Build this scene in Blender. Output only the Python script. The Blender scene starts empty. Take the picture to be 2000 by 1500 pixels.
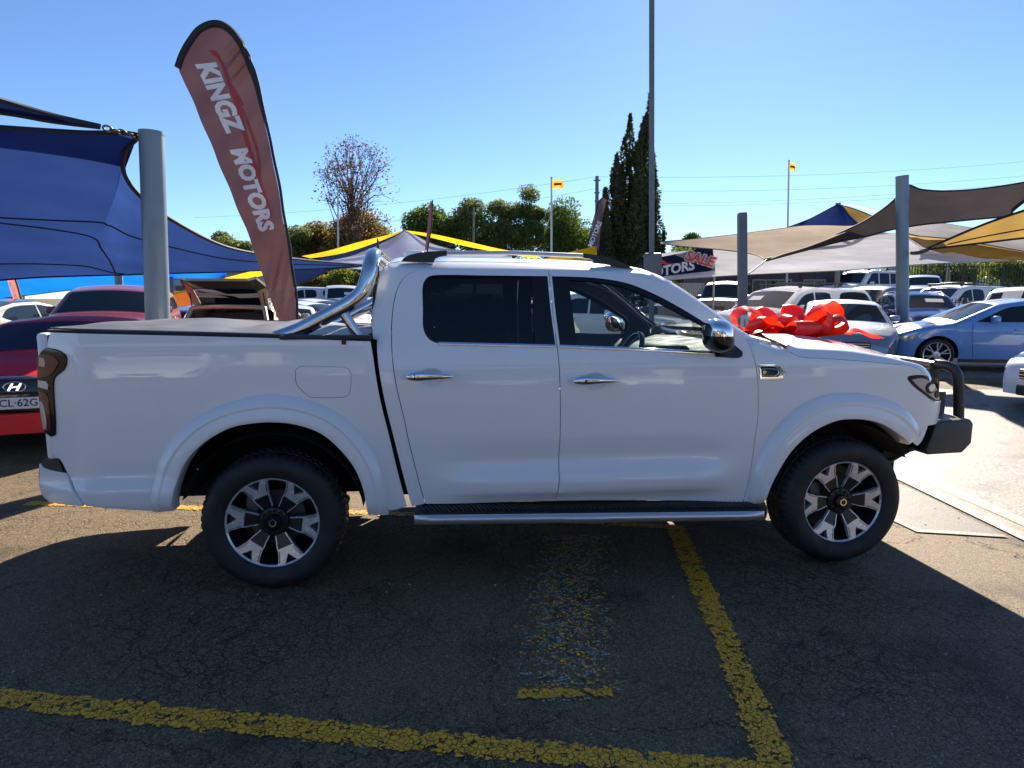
import bpy, bmesh, math, random
import numpy as np
from mathutils import Vector, Matrix
from mathutils.geometry import delaunay_2d_cdt

# ------------------------------------------------------------------ camera, world, sun, exposure
scene = bpy.context.scene
COL = scene.collection
R = math.radians
CAM_H, PITCH, ROLL, FOC = 1.5557, R(7.4445), R(0.0869), 1275.0
KD = 1275.0/1400.0        # distances below were measured for a longer lens
cp, sp_, cr, sr = math.cos(PITCH), math.sin(PITCH), math.cos(ROLL), math.sin(ROLL)
c_right = Vector((1, 0, 0)); c_up = Vector((0, sp_, cp)); c_fwd = Vector((0, cp, -sp_))
cam_r = cr*c_right + sr*c_up
cam_u = -sr*c_right + cr*c_up
cam = bpy.data.objects.new('camera', bpy.data.cameras.new('camera'))
COL.objects.link(cam)
m = Matrix((cam_r, cam_u, -c_fwd)).transposed().to_4x4()
m.translation = Vector((0, 0, CAM_H))
cam.matrix_world = m
cam.data.sensor_width = 36.0
cam.data.lens = 36.0*FOC/2000.0
cam.data.clip_start = 0.05
cam.data.clip_end = 3000
scene.camera = cam

SUN_EL, SUN_AZ = R(29.5), R(17)          # azimuth to the right of the view axis (+Y)
sun_dir = Vector((math.sin(SUN_AZ)*math.cos(SUN_EL), math.cos(SUN_AZ)*math.cos(SUN_EL), math.sin(SUN_EL)))
world = bpy.data.worlds.new('World'); scene.world = world; world.use_nodes = True
wn = world.node_tree
sky = wn.nodes.new('ShaderNodeTexSky'); sky.sky_type = 'NISHITA'; sky.sun_disc = False
sky.sun_elevation = SUN_EL; sky.sun_rotation = SUN_AZ
sky.air_density = 0.75; sky.dust_density = 0.06; sky.ozone_density = 3.0
hs = wn.nodes.new('ShaderNodeHueSaturation'); hs.inputs['Saturation'].default_value = 1.0
tint = wn.nodes.new('ShaderNodeMix'); tint.data_type = 'RGBA'; tint.blend_type = 'MULTIPLY'; tint.inputs[0].default_value = 1.0; tint.inputs[7].default_value = (.83, .95, 1.08, 1)
wn.links.new(sky.outputs[0], hs.inputs['Color']); wn.links.new(hs.outputs[0], tint.inputs[6]); wn.links.new(tint.outputs[2], wn.nodes['Background'].inputs[0])
wn.nodes['Background'].inputs[1].default_value = 0.058
sl = bpy.data.lights.new('sun', 'SUN'); sl.energy = 5.0; sl.angle = R(0.53); sl.color = (1.0, 0.89, 0.75)
so = bpy.data.objects.new('sun', sl); COL.objects.link(so)
so.rotation_euler = (-sun_dir).to_track_quat('-Z', 'Y').to_euler()
so.location = sun_dir*50
scene.view_settings.view_transform = 'Standard'
scene.view_settings.look = 'None'
scene.view_settings.gamma = 1.0
scene.view_settings.exposure = 1.5
scene.view_settings.use_curve_mapping = False
scene.render.engine = 'CYCLES'
scene.cycles.use_denoising = True
scene.cycles.max_bounces = 8
scene.cycles.transparent_max_bounces = 24
scene.cycles.sample_clamp_indirect = 8

# ------------------------------------------------------------------ helpers
rng = random.Random(11)
def at(px, py, depth):
    """point on the ray through a photo pixel at a distance in front of the camera"""
    d = cam_r*((px-1000)/FOC) - cam_u*((py-750)/FOC) + c_fwd
    return Vector((0, 0, CAM_H)) + d*(depth*KD/d.y)

def smooth01(a, b, x):
    t = min(1, max(0, (x-a)/(b-a))); return t*t*(3-2*t)

def terrain(x, y):
    """height of the yard: level at the front bays, falling gently away, a step down at the kerb"""
    z = .13*smooth01(4.5, 7, x)*smooth01(9, 12.5, y) + .011*max(0.0, min(y, 45)-19)
    z -= 0.10*smooth01(3.55, 3.67, x)*smooth01(13, 8, y)
    z += .70*smooth01(13.5, 17.5, x)*smooth01(27, 31, y)+.85*smooth01(15, 19, x)*smooth01(33, 37, y)
    return z
def gpt(px, depth, dz=0.0):
    p = at(px, 600, depth); return Vector((p.x, p.y, terrain(p.x, p.y)+dz))

def tag(o, label=None, cat=None, group=None, kind=None):
    if label: o['label'] = label
    if cat: o['category'] = cat
    if group: o['group'] = group
    if kind: o['kind'] = kind
    return o
def empty(name, label, cat, loc=(0, 0, 0), rotz=0.0, group=None):
    o = bpy.data.objects.new(name, None); COL.objects.link(o)
    o.location = loc; o.rotation_euler = (0, 0, rotz); o.empty_display_size = .2
    return tag(o, label, cat, group)
def link(name, me, mat=None, parent=None):
    o = bpy.data.objects.new(name, me); COL.objects.link(o)
    if mat is not None and len(me.materials) == 0: me.materials.append(mat)
    if parent is not None: o.parent = parent
    return o
def mesh(name, verts, faces, mat=None, parent=None, smooth=True, sharp=None, mats=None, fm=None):
    me = bpy.data.meshes.new(name)
    me.from_pydata([tuple(v) for v in verts], [], faces)
    for mm in (mats or ([mat] if mat else [])): me.materials.append(mm)
    if fm is not None: me.polygons.foreach_set('material_index', fm)
    me.update()
    if smooth:
        me.polygons.foreach_set('use_smooth', [True]*len(me.polygons))
        if sharp: me.set_sharp_from_angle(angle=R(sharp))
    return link(name, me, None, parent)

class MB:
    """collects shapes that become one mesh object"""
    def __init__(s): s.v = []; s.f = []; s.m = []
    def add(s, vs, fs, mi=0):
        b = len(s.v); s.v += [Vector(v) for v in vs]
        s.f += [tuple(i+b for i in f) for f in fs]; s.m += [mi]*len(fs)
        return s
    def box(s, c, size, rot=None, mi=0):
        hx, hy, hz = size[0]/2, size[1]/2, size[2]/2
        vs = [Vector((x*hx, y*hy, z*hz)) for x in (-1, 1) for y in (-1, 1) for z in (-1, 1)]
        if rot is not None: vs = [rot @ v for v in vs]
        c = Vector(c)
        return s.add([v+c for v in vs], [(0, 1, 3, 2), (4, 6, 7, 5), (0, 4, 5, 1), (2, 3, 7, 6), (0, 2, 6, 4), (1, 5, 7, 3)], mi)
    def bbox(s, c, size, bev=.01, seg=2, rot=None, mi=0):
        bm = bmesh.new(); bmesh.ops.create_cube(bm, size=1)
        for v in bm.verts: v.co = Vector((v.co.x*size[0], v.co.y*size[1], v.co.z*size[2]))
        bmesh.ops.bevel(bm, geom=list(bm.edges), offset=bev, segments=seg, affect='EDGES', profile=.5)
        c = Vector(c); bm.verts.index_update()
        s.add([(rot @ v.co if rot is not None else v.co)+c for v in bm.verts], [[v.index for v in f.verts] for f in bm.faces], mi)
        bm.free(); return s
    def tube(s, pts, rad, n=10, caps=True, mi=0, closed=False):
        pts = [Vector(p) for p in pts]; N = len(pts)
        rads = rad if hasattr(rad, '__len__') else [rad]*N
        vs = []; prev = None
        for i, p in enumerate(pts):
            if closed: t = pts[(i+1) % N]-pts[i-1]
            else: t = pts[min(i+1, N-1)]-pts[max(i-1, 0)]
            t.normalize()
            if prev is None:
                a = Vector((0, 0, 1)) if abs(t.z) < .9 else Vector((1, 0, 0))
                u = t.cross(a).normalized()
            else:
                u = (prev-t*prev.dot(t)).normalized()
            prev = u; w = t.cross(u)
            for k in range(n):
                a = 2*math.pi*k/n
                vs.append(p+(u*math.cos(a)+w*math.sin(a))*rads[i])
        fs = []
        for i in range(N if closed else N-1):
            for k in range(n):
                j = (i+1) % N
                fs.append((i*n+k, i*n+(k+1) % n, j*n+(k+1) % n, j*n+k))
        if caps and not closed:
            fs.append(tuple(range(n-1, -1, -1))); fs.append(tuple((N-1)*n+k for k in range(n)))
        return s.add(vs, fs, mi)
    def lathe_y(s, prof, c=(0, 0, 0), n=48, mi=0, rmod=None):
        """profile of (radius, y) spun about the y axis"""
        c = Vector(c); vs = []
        for k in range(n):
            a = 2*math.pi*k/n
            for j, (r, y) in enumerate(prof):
                rr = rmod(k, j, r) if rmod else r
                vs.append(c+Vector((rr*math.cos(a), y, rr*math.sin(a))))
        P = len(prof); fs = []
        for k in range(n):
            for j in range(P-1):
                k2 = (k+1) % n
                fs.append((k*P+j, k*P+j+1, k2*P+j+1, k2*P+j))
        return s.add(vs, fs, mi)
    def poly(s, pts, depth=None, mi=0):
        """flat polygon, or prism when depth (a vector) is given"""
        n = len(pts); pts = [Vector(p) for p in pts]
        if depth is None: return s.add(pts, [tuple(range(n))], mi)
        d = Vector(depth)
        vs = pts+[p+d for p in pts]
        fs = [tuple(range(n)), tuple(range(2*n-1, n-1, -1))]+[(i, i+n, (i+1) % n+n, (i+1) % n) for i in range(n)]
        return s.add(vs, fs, mi)
    def xf(s, M):
        s.v = [M @ v for v in s.v]; return s
    def build(s, name, mat=None, parent=None, smooth=True, sharp=40, mats=None):
        return mesh(name, s.v, s.f, mat, parent, smooth, sharp, mats, s.m if mats else None)

def catmull(pts, step, closed=False, corner=48):
    """smooth curve through the points; sharp turns stay sharp"""
    P = [np.array(p, float) for p in pts]; n = len(P)
    def ang(i):
        a = P[i]-P[i-1]; b = P[(i+1) % n]-P[i]
        c = a.dot(b)/(np.linalg.norm(a)*np.linalg.norm(b)+1e-12)
        return math.degrees(math.acos(max(-1, min(1, c))))
    isc = [(ang(i) > corner) if (closed or 0 < i < n-1) else True for i in range(n)]
    out = []
    for i in range(n if closed else n-1):
        j = (i+1) % n
        p1, p2 = P[i], P[j]
        p0 = P[i-1] if not isc[i] else p1-(p2-p1)*.5
        p3 = P[(j+1) % n] if not isc[j] else p2+(p2-p1)*.5
        L = np.linalg.norm(p2-p1); k = max(1, int(round(L/step)))
        d = lambda a, b: max(1e-6, np.linalg.norm(b-a))**.5
        t0 = 0; t1 = t0+d(p0, p1); t2 = t1+d(p1, p2); t3 = t2+d(p2, p3)
        for q in range(k):
            t = t1+(t2-t1)*q/k
            A1 = (t1-t)/(t1-t0)*p0+(t-t0)/(t1-t0)*p1; A2 = (t2-t)/(t2-t1)*p1+(t-t1)/(t2-t1)*p2; A3 = (t3-t)/(t3-t2)*p2+(t-t2)/(t3-t2)*p3
            B1 = (t2-t)/(t2-t0)*A1+(t-t0)/(t2-t0)*A2; B2 = (t3-t)/(t3-t1)*A2+(t-t1)/(t3-t1)*A3
            out.append((t2-t)/(t2-t1)*B1+(t-t1)/(t2-t1)*B2)
    if not closed: out.append(P[-1])
    return [tuple(o) for o in out]

def area2(p): return sum(p[i][0]*p[(i+1) % len(p)][1]-p[(i+1) % len(p)][0]*p[i][1] for i in range(len(p)))/2
def inset(poly, d):
    """move a closed 2D outline inward by d"""
    s = 1 if area2(poly) > 0 else -1; n = len(poly); out = []
    for i in range(n):
        a = np.array(poly[i-1]); b = np.array(poly[i]); c = np.array(poly[(i+1) % n])
        e1 = (b-a)/(np.linalg.norm(b-a)+1e-9); e2 = (c-b)/(np.linalg.norm(c-b)+1e-9)
        n1 = np.array((-e1[1], e1[0]))*s; n2 = np.array((-e2[1], e2[0]))*s
        q = n1+n2; L = q.dot(q)/2
        out.append(tuple(b+q/max(L, .35)*d))
    return out
def pip(P, poly):
    P = np.asarray(P); x, y = P[:, 0], P[:, 1]; c = np.zeros(len(P), bool); n = len(poly)
    for i in range(n):
        x1, y1 = poly[i]; x2, y2 = poly[(i+1) % n]
        if y1 == y2: continue
        k = ((y1 > y) != (y2 > y)) & (x < (x2-x1)*(y-y1)/(y2-y1)+x1)
        c ^= k
    return c
def seg_dist(P, poly, closed=True):
    P = np.asarray(P); D = np.full(len(P), 1e9); n = len(poly)
    for i in range(n if closed else n-1):
        a = np.array(poly[i]); b = np.array(poly[(i+1) % n]); ab = b-a
        t = np.clip(((P-a)@ab)/(ab@ab+1e-12), 0, 1)
        D = np.minimum(D, np.linalg.norm(P-(a+t[:, None]*ab), axis=1))
    return D
def cdt_panel(name, outline, mp, mat, parent, holes=(), step=.045, skirt=.018, gap=.0031, smooth_step=.022, flip=False, raw=False, hole_skirt=None):
    """sheet cut to a 2D outline (with holes), laid on the surface mp(a, b) and folded in at its edges"""
    ol = outline if raw else catmull(outline, smooth_step, True)
    if gap: ol = inset(ol, gap)
    hs = [h if raw else catmull(h, smooth_step, True) for h in holes]
    loops = [ol]+hs
    V = []; E = []
    for lp in loops:
        b = len(V); V += [Vector(p) for p in lp]; E += [(b+i, b+(i+1) % len(lp)) for i in range(len(lp))]
    A = np.array(ol); lo = A.min(0); hi = A.max(0)
    gx = np.arange(lo[0]+step/2, hi[0], step); gy = np.arange(lo[1]+step/2, hi[1], step)
    if len(gx) and len(gy):
        G = np.array([(x+(step/2 if j % 2 else 0), y) for j, y in enumerate(gy) for x in gx])
        ok = pip(G, ol)
        for h in hs: ok &= ~pip(G, h)
        for lp in loops: ok &= seg_dist(G, lp) > step*.45
        V += [Vector(p) for p in G[ok]]
    vo, eo, fo, *_ = delaunay_2d_cdt(V, E, [], 0, 1e-6)
    vo = np.array([(v[0], v[1]) for v in vo])
    cen = np.array([vo[list(f)].mean(0) for f in fo])
    keep = pip(cen, ol)
    for h in hs: keep &= ~pip(cen, h)
    tri = [f for f, k in zip(fo, keep) if k]
    e = 2e-3
    verts = [Vector(mp(a, b)) for a, b in vo]; nor = []
    for a, b in vo:
        du = Vector(mp(a+e, b))-Vector(mp(a-e, b)); dv = Vector(mp(a, b+e))-Vector(mp(a, b-e))
        nn = du.cross(dv)
        nor.append(nn.normalized() if nn.length > 1e-12 else Vector((0, -1, 0)))
    tri2 = []
    for f in tri:
        a, b, c = [vo[i] for i in f]
        ccw = (b[0]-a[0])*(c[1]-a[1])-(b[1]-a[1])*(c[0]-a[0]) > 0
        tri2.append(tuple(f) if ccw else tuple(reversed(f)))
    faces = list(tri2)
    if skirt:
        for li, lp in enumerate(loops):
            sk = skirt if li == 0 or hole_skirt is None else hole_skirt
            if not sk: continue
            b = len(verts); n = len(lp); s = (1 if area2(lp) > 0 else -1)*(1 if li == 0 else -1)
            rim = []; 
            for i, p in enumerate(lp):
                P0 = Vector(mp(*p)); du = Vector(mp(p[0]+e, p[1]))-Vector(mp(p[0]-e, p[1])); dv = Vector(mp(p[0], p[1]+e))-Vector(mp(p[0], p[1]-e))
                nn = du.cross(dv).normalized(); 
                a = np.array(lp[i-1]); c = np.array(lp[(i+1) % n]); t = (c-a)/(np.linalg.norm(c-a)+1e-9)
                ou = np.array((t[1], -t[0]))*s
                on = (du.normalized()*ou[0]+dv.normalized()*ou[1]).normalized()
                rim.append((P0, P0-nn*sk*.18+on*.0012, P0-nn*sk, nn, on))
            for r_ in rim: verts.append(r_[0]); nor.append(r_[3])
            for r_ in rim: verts.append(r_[1]); nor.append((r_[3]*.3+r_[4]).normalized())
            for r_ in rim: verts.append(r_[2]); nor.append(r_[4])
            for i in range(n):
                j = (i+1) % n
                for k in (0, n):
                    q = (b+k+i, b+k+n+i, b+k+n+j, b+k+j)
                    faces.append(q if (area2(lp) > 0) == (li == 0) else tuple(reversed(q)))
                    if li > 0: faces[-1] = q if area2(lp) > 0 else tuple(reversed(q))
    if flip:
        faces = [tuple(reversed(f)) for f in faces]; nor = [-x for x in nor]
    me = bpy.data.meshes.new(name); me.from_pydata([tuple(v) for v in verts], [], faces)
    if mat: me.materials.append(mat)
    me.polygons.foreach_set('use_smooth', [True]*len(me.polygons)); me.update()
    if len(me.vertices) == len(nor): me.normals_split_custom_set_from_vertices([tuple(x) for x in nor])
    return link(name, me, None, parent)

def copy_tree(o, parent=None):
    c = o.copy(); COL.objects.link(c)
    if parent is not None: c.parent = parent
    for ch in list(o.children): copy_tree(ch, c)
    return c
def text_mesh(txt, size=1.0, bold=.02, shear=0.0, spacing=1.0):
    cu = bpy.data.curves.new('lettering', 'FONT'); cu.body = txt; cu.size = size
    cu.align_x = 'CENTER'; cu.align_y = 'CENTER'; cu.offset = bold*size; cu.shear = shear; cu.space_character = spacing; cu.resolution_u = 3
    o = bpy.data.objects.new('lettering', cu); COL.objects.link(o)
    dg = bpy.context.evaluated_depsgraph_get(); dg.update()
    me = bpy.data.meshes.new_from_object(o.evaluated_get(dg))
    bpy.data.objects.remove(o); bpy.data.curves.remove(cu)
    vs = [v.co.copy() for v in me.vertices]; fs = [tuple(p.vertices) for p in me.polygons]
    bpy.data.meshes.remove(me)
    return vs, fs

# ------------------------------------------------------------------ materials
def newmat(name):
    mt = bpy.data.materials.new(name); mt.use_nodes = True
    nt = mt.node_tree; return mt, nt, nt.nodes['Principled BSDF']
def N(nt, typ, **kw):
    n = nt.nodes.new(typ)
    for k, v in kw.items():
        if k.startswith('i_'):
            kk = k[2:]; n.inputs[int(kk) if kk.isdigit() else kk.replace('_', ' ')].default_value = v
        else: setattr(n, k, v)
    return n
def c4(c): return (c[0], c[1], c[2], 1)
def pmat(name, col, rough=.5, metal=0, coat=0, spec=.5, noise=0, nscale=8, bump=0, bscale=60, emis=None, coat_rough=.03):
    mt, nt, b = newmat(name)
    b.inputs['Base Color'].default_value = c4(col); b.inputs['Roughness'].default_value = rough
    b.inputs['Metallic'].default_value = metal; b.inputs['Specular IOR Level'].default_value = spec
    b.inputs['Coat Weight'].default_value = coat; b.inputs['Coat Roughness'].default_value = coat_rough
    tc = N(nt, 'ShaderNodeTexCoord')
    if noise:
        nz = N(nt, 'ShaderNodeTexNoise', i_Scale=nscale, i_Detail=5.0); nt.links.new(tc.outputs['Object'], nz.inputs['Vector'])
        mr = N(nt, 'ShaderNodeMapRange', i_1=.25, i_2=.75, i_3=1-noise, i_4=1+noise); nt.links.new(nz.outputs[0], mr.inputs[0])
        mx = N(nt, 'ShaderNodeVectorMath', operation='SCALE'); mx.inputs[0].default_value = col
        nt.links.new(mr.outputs[0], mx.inputs['Scale']); nt.links.new(mx.outputs[0], b.inputs['Base Color'])
        mr2 = N(nt, 'ShaderNodeMapRange', i_1=.25, i_2=.75, i_3=max(.02, rough*(1-noise)), i_4=min(1, rough*(1+noise))); nt.links.new(nz.outputs[0], mr2.inputs[0])
        nt.links.new(mr2.outputs[0], b.inputs['Roughness'])
    if bump:
        nb = N(nt, 'ShaderNodeTexNoise', i_Scale=bscale, i_Detail=3.0); nt.links.new(tc.outputs['Object'], nb.inputs['Vector'])
        bp = N(nt, 'ShaderNodeBump', i_Strength=bump, i_Distance=.01); nt.links.new(nb.outputs[0], bp.inputs['Height'])
        nt.links.new(bp.outputs[0], b.inputs['Normal'])
    if emis:
        b.inputs['Emission Color'].default_value = c4(col); b.inputs['Emission Strength'].default_value = emis
    return mt
def glassmat(name, tint, refl=1.0, rough=.0):
    """thin window glass: tinted see-through plus mirror reflection by Fresnel"""
    mt, nt, b = newmat(name); nt.nodes.remove(b)
    out = nt.nodes['Material Output']
    tr = N(nt, 'ShaderNodeBsdfTransparent'); tr.inputs[0].default_value = c4(tint)
    gl = N(nt, 'ShaderNodeBsdfGlossy'); gl.inputs['Roughness'].default_value = rough; gl.inputs['Color'].default_value = (refl, refl, refl, 1)
    fr = N(nt, 'ShaderNodeFresnel', i_IOR=1.52)
    mx = N(nt, 'ShaderNodeMixShader'); nt.links.new(fr.outputs[0], mx.inputs[0]); nt.links.new(tr.outputs[0], mx.inputs[1]); nt.links.new(gl.outputs[0], mx.inputs[2])
    nt.links.new(mx.outputs[0], out.inputs[0]); return mt
def paint(name, col, metal=0.0, flake=0.0):
    mt, nt, b = newmat(name)
    b.inputs['Base Color'].default_value = c4(col); b.inputs['Roughness'].default_value = .38
    b.inputs['Metallic'].default_value = metal; b.inputs['Coat Weight'].default_value = 1.0; b.inputs['Coat Roughness'].default_value = .02
    tc = N(nt, 'ShaderNodeTexCoord')
    nz = N(nt, 'ShaderNodeTexNoise', i_Scale=2.2, i_Detail=6.0, i_Roughness=.65); nt.links.new(tc.outputs['Object'], nz.inputs['Vector'])
    mr = N(nt, 'ShaderNodeMapRange', i_1=.3, i_2=.75, i_3=.012, i_4=.07); nt.links.new(nz.outputs[0], mr.inputs[0]); nt.links.new(mr.outputs[0], b.inputs['Coat Roughness'])
    nb = N(nt, 'ShaderNodeTexNoise', i_Scale=5.0, i_Detail=2.0); nt.links.new(tc.outputs['Object'], nb.inputs['Vector'])
    bp = N(nt, 'ShaderNodeBump', i_Strength=.02, i_Distance=.02); nt.links.new(nb.outputs[0], bp.inputs['Height']); nt.links.new(bp.outputs[0], b.inputs['Coat Normal'])
    return mt
def fabric(name, col, trans=.5, tcol=None, weave=0.0, rough=.75, gloss=0.0):
    """shade cloth: part of the light goes through"""
    mt, nt, b = newmat(name); nt.nodes.remove(b); out = nt.nodes['Material Output']
    tc = N(nt, 'ShaderNodeTexCoord')
    nz = N(nt, 'ShaderNodeTexNoise', i_Scale=1.3, i_Detail=6.0, i_Roughness=.6)
    mp = N(nt, 'ShaderNodeMapping'); mp.inputs['Scale'].default_value = (1, .35, 2.2)
    nt.links.new(tc.outputs['Object'], mp.inputs[0]); nt.links.new(mp.outputs[0], nz.inputs['Vector'])
    mr = N(nt, 'ShaderNodeMapRange', i_1=.3, i_2=.7, i_3=.82, i_4=1.12); nt.links.new(nz.outputs[0], mr.inputs[0])
    def sc(c):
        v = N(nt, 'ShaderNodeVectorMath', operation='SCALE'); v.inputs[0].default_value = c; nt.links.new(mr.outputs[0], v.inputs['Scale']); return v.outputs[0]
    d = N(nt, 'ShaderNodeBsdfDiffuse'); nt.links.new(sc(col), d.inputs[0])
    t = N(nt, 'ShaderNodeBsdfTranslucent'); nt.links.new(sc(tcol or col), t.inputs[0])
    m1 = N(nt, 'ShaderNodeMixShader'); m1.inputs[0].default_value = trans; nt.links.new(d.outputs[0], m1.inputs[1]); nt.links.new(t.outputs[0], m1.inputs[2])
    last = m1
    if gloss:
        g = N(nt, 'ShaderNodeBsdfGlossy'); g.inputs['Roughness'].default_value = .35; m2 = N(nt, 'ShaderNodeMixShader'); m2.inputs[0].default_value = gloss
        nt.links.new(m1.outputs[0], m2.inputs[1]); nt.links.new(g.outputs[0], m2.inputs[2]); last = m2
    if weave:
        tp = N(nt, 'ShaderNodeBsdfTransparent'); m3 = N(nt, 'ShaderNodeMixShader'); m3.inputs[0].default_value = weave
        nt.links.new(last.outputs[0], m3.inputs[1]); nt.links.new(tp.outputs[0], m3.inputs[2]); last = m3
    nt.links.new(last.outputs[0], out.inputs[0]); return mt

MAT = {}
MAT['white'] = paint('white_paint', (.85, .85, .85))
MAT['chrome'] = pmat('chrome', (.85, .85, .86), .06, 1)
MAT['stainless'] = pmat('stainless_steel', (.72, .72, .72), .10, 1, noise=.2, nscale=6)
MAT['black'] = pmat('black_plastic', (.018, .018, .02), .5, noise=.25, nscale=10)
MAT['gloss_black'] = pmat('gloss_black', (.008, .008, .010), .08)
MAT['dark'] = pmat('dark_lining', (.012, .012, .013), .85)
MAT['trim'] = pmat('interior_trim', (.05, .055, .065), .7, noise=.2)
MAT['dash'] = pmat('dashboard_black', (.010, .011, .013), .8, noise=.2)
MAT['rubber'] = pmat('tyre_rubber', (.013, .013, .014), .62, noise=.35, nscale=14, bump=.25, bscale=120)
MAT['alloy'] = pmat('machined_alloy', (.66, .66, .68), .26, .45, noise=.12, nscale=30, coat=.6)
MAT['rim_dark'] = pmat('dark_rim_paint', (.012, .013, .016), .32)
MAT['steel'] = pmat('brake_steel', (.10, .098, .095), .5, .5)
MAT['bar_black'] = pmat('black_powdercoat', (.035, .033, .034), .42, noise=.25, nscale=18, bump=.15, bscale=200)
MAT['silver_trim'] = pmat('satin_silver', (.62, .62, .65), .32, .8)
MAT['glass'] = glassmat('clear_glass', (.80, .87, .87))
MAT['glass_tint'] = glassmat('privacy_glass', (.055, .06, .075))
MAT['glass_dark'] = glassmat('tinted_glass', (.22, .26, .30))
MAT['smoke_red'] = pmat('smoked_red_lens', (.13, .012, .012), .12, coat=.6)
MAT['red_lens'] = pmat('red_lens', (.45, .012, .015), .12, coat=1)
MAT['clear_lens'] = pmat('clear_lens', (.40, .41, .44), .12, .7, coat=1)
MAT['vinyl'] = pmat('grey_vinyl', (.11, .115, .13), .46, noise=.2, nscale=4, bump=.1, bscale=160)
MAT['red_bow'] = fabric('red_bow_satin', (.70, .020, .010), .34, (1.0, .035, .010), gloss=.08)
# ------------------------------------------------------------------ sky is the world; ground, kerb, road, markings
def ground_mat(name, c0, c1, warm, crack=.6, rough=(.55, .8), agg=170, spec=.5, crack_scale=5.5, patchy=.35, bump=.6):
    mt, nt, b = newmat(name); L = nt.links.new
    tc = N(nt, 'ShaderNodeTexCoord')
    big = N(nt, 'ShaderNodeTexNoise', i_Scale=.55, i_Detail=6.0, i_Roughness=.6); L(tc.outputs['Object'], big.inputs['Vector'])
    ag = N(nt, 'ShaderNodeTexVoronoi', i_Scale=float(agg)); L(tc.outputs['Object'], ag.inputs['Vector'])
    ag2 = N(nt, 'ShaderNodeTexNoise', i_Scale=float(agg)*.45, i_Detail=4.0, i_Roughness=.7); L(tc.outputs['Object'], ag2.inputs['Vector'])
    sep = N(nt, 'ShaderNodeSeparateColor'); L(ag.outputs['Color'], sep.inputs[0])
    f = N(nt, 'ShaderNodeMath', operation='MULTIPLY_ADD', i_1=.6, i_2=0.0); L(sep.outputs[0], f.inputs[0])
    f2 = N(nt, 'ShaderNodeMath', operation='MULTIPLY_ADD', i_1=.55); L(ag2.outputs[0], f2.inputs[0]); L(f.outputs[0], f2.inputs[2])
    f3 = N(nt, 'ShaderNodeMath', operation='MULTIPLY_ADD', i_1=patchy); L(big.outputs[0], f3.inputs[0]); L(f2.outputs[0], f3.inputs[2])
    mr = N(nt, 'ShaderNodeMapRange', i_1=.3, i_2=1.0, i_3=0.0, i_4=1.0); L(f3.outputs[0], mr.inputs[0])
    cr_ = N(nt, 'ShaderNodeMix', data_type='RGBA'); cr_.inputs[6].default_value = c4(c0); cr_.inputs[7].default_value = c4(c1); L(mr.outputs[0], cr_.inputs[0])
    # crazed cracks, only in some areas
    dn = N(nt, 'ShaderNodeTexNoise', i_Scale=3.0, i_Detail=4.0); L(tc.outputs['Object'], dn.inputs['Vector'])
    dv = N(nt, 'ShaderNodeMixRGB', blend_type='LINEAR_LIGHT'); dv.inputs[0].default_value = .10; L(tc.outputs['Object'], dv.inputs[1]); L(dn.outputs['Color'], dv.inputs[2])
    ck = N(nt, 'ShaderNodeTexVoronoi', feature='DISTANCE_TO_EDGE', i_Scale=crack_scale); L(dv.outputs[0], ck.inputs['Vector'])
    ckb = N(nt, 'ShaderNodeTexVoronoi', feature='DISTANCE_TO_EDGE', i_Scale=crack_scale*3.1); L(dv.outputs[0], ckb.inputs['Vector'])
    msk = N(nt, 'ShaderNodeTexNoise', i_Scale=.9, i_Detail=3.0); L(tc.outputs['Object'], msk.inputs['Vector'])
    mk = N(nt, 'ShaderNodeMapRange', i_1=.46, i_2=.60, i_3=.0, i_4=1.0); L(msk.outputs[0], mk.inputs[0])
    t1 = N(nt, 'ShaderNodeMapRange', i_1=.0, i_2=.045, i_3=1.0, i_4=0.0); L(ck.outputs['Distance'], t1.inputs[0])
    t2 = N(nt, 'ShaderNodeMapRange', i_1=.0, i_2=.075, i_3=1.0, i_4=0.0); L(ckb.outputs['Distance'], t2.inputs[0])
    t2m = N(nt, 'ShaderNodeMath', operation='MULTIPLY'); L(t2.outputs[0], t2m.inputs[0]); L(mk.outputs[0], t2m.inputs[1])
    mk1 = N(nt, 'ShaderNodeMapRange', i_1=.40, i_2=.58, i_3=.06, i_4=1.0); L(msk.outputs[0], mk1.inputs[0])
    t1m = N(nt, 'ShaderNodeMath', operation='MULTIPLY'); L(t1.outputs[0], t1m.inputs[0]); L(mk1.outputs[0], t1m.inputs[1])
    dl = N(nt, 'ShaderNodeMixRGB', blend_type='LINEAR_LIGHT'); dl.inputs[0].default_value = .45; L(tc.outputs['Object'], dl.inputs[1])
    dn2 = N(nt, 'ShaderNodeTexNoise', i_Scale=1.3, i_Detail=7.0, i_Roughness=.62); L(tc.outputs['Object'], dn2.inputs['Vector']); L(dn2.outputs['Color'], dl.inputs[2])
    ckl = N(nt, 'ShaderNodeTexVoronoi', feature='DISTANCE_TO_EDGE', i_Scale=.75); L(dl.outputs[0], ckl.inputs['Vector'])
    tl_ = N(nt, 'ShaderNodeMapRange', i_1=.0, i_2=.006, i_3=1.0, i_4=0.0); L(ckl.outputs['Distance'], tl_.inputs[0])
    mx0 = N(nt, 'ShaderNodeMath', operation='MAXIMUM'); L(t1m.outputs[0], mx0.inputs[0]); L(tl_.outputs[0], mx0.inputs[1])
    mx = N(nt, 'ShaderNodeMath', operation='MAXIMUM'); L(mx0.outputs[0], mx.inputs[0]); L(t2m.outputs[0], mx.inputs[1])
    cm = N(nt, 'ShaderNodeMath', operation='MULTIPLY', i_1=crack); L(mx.outputs[0], cm.inputs[0])
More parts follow.
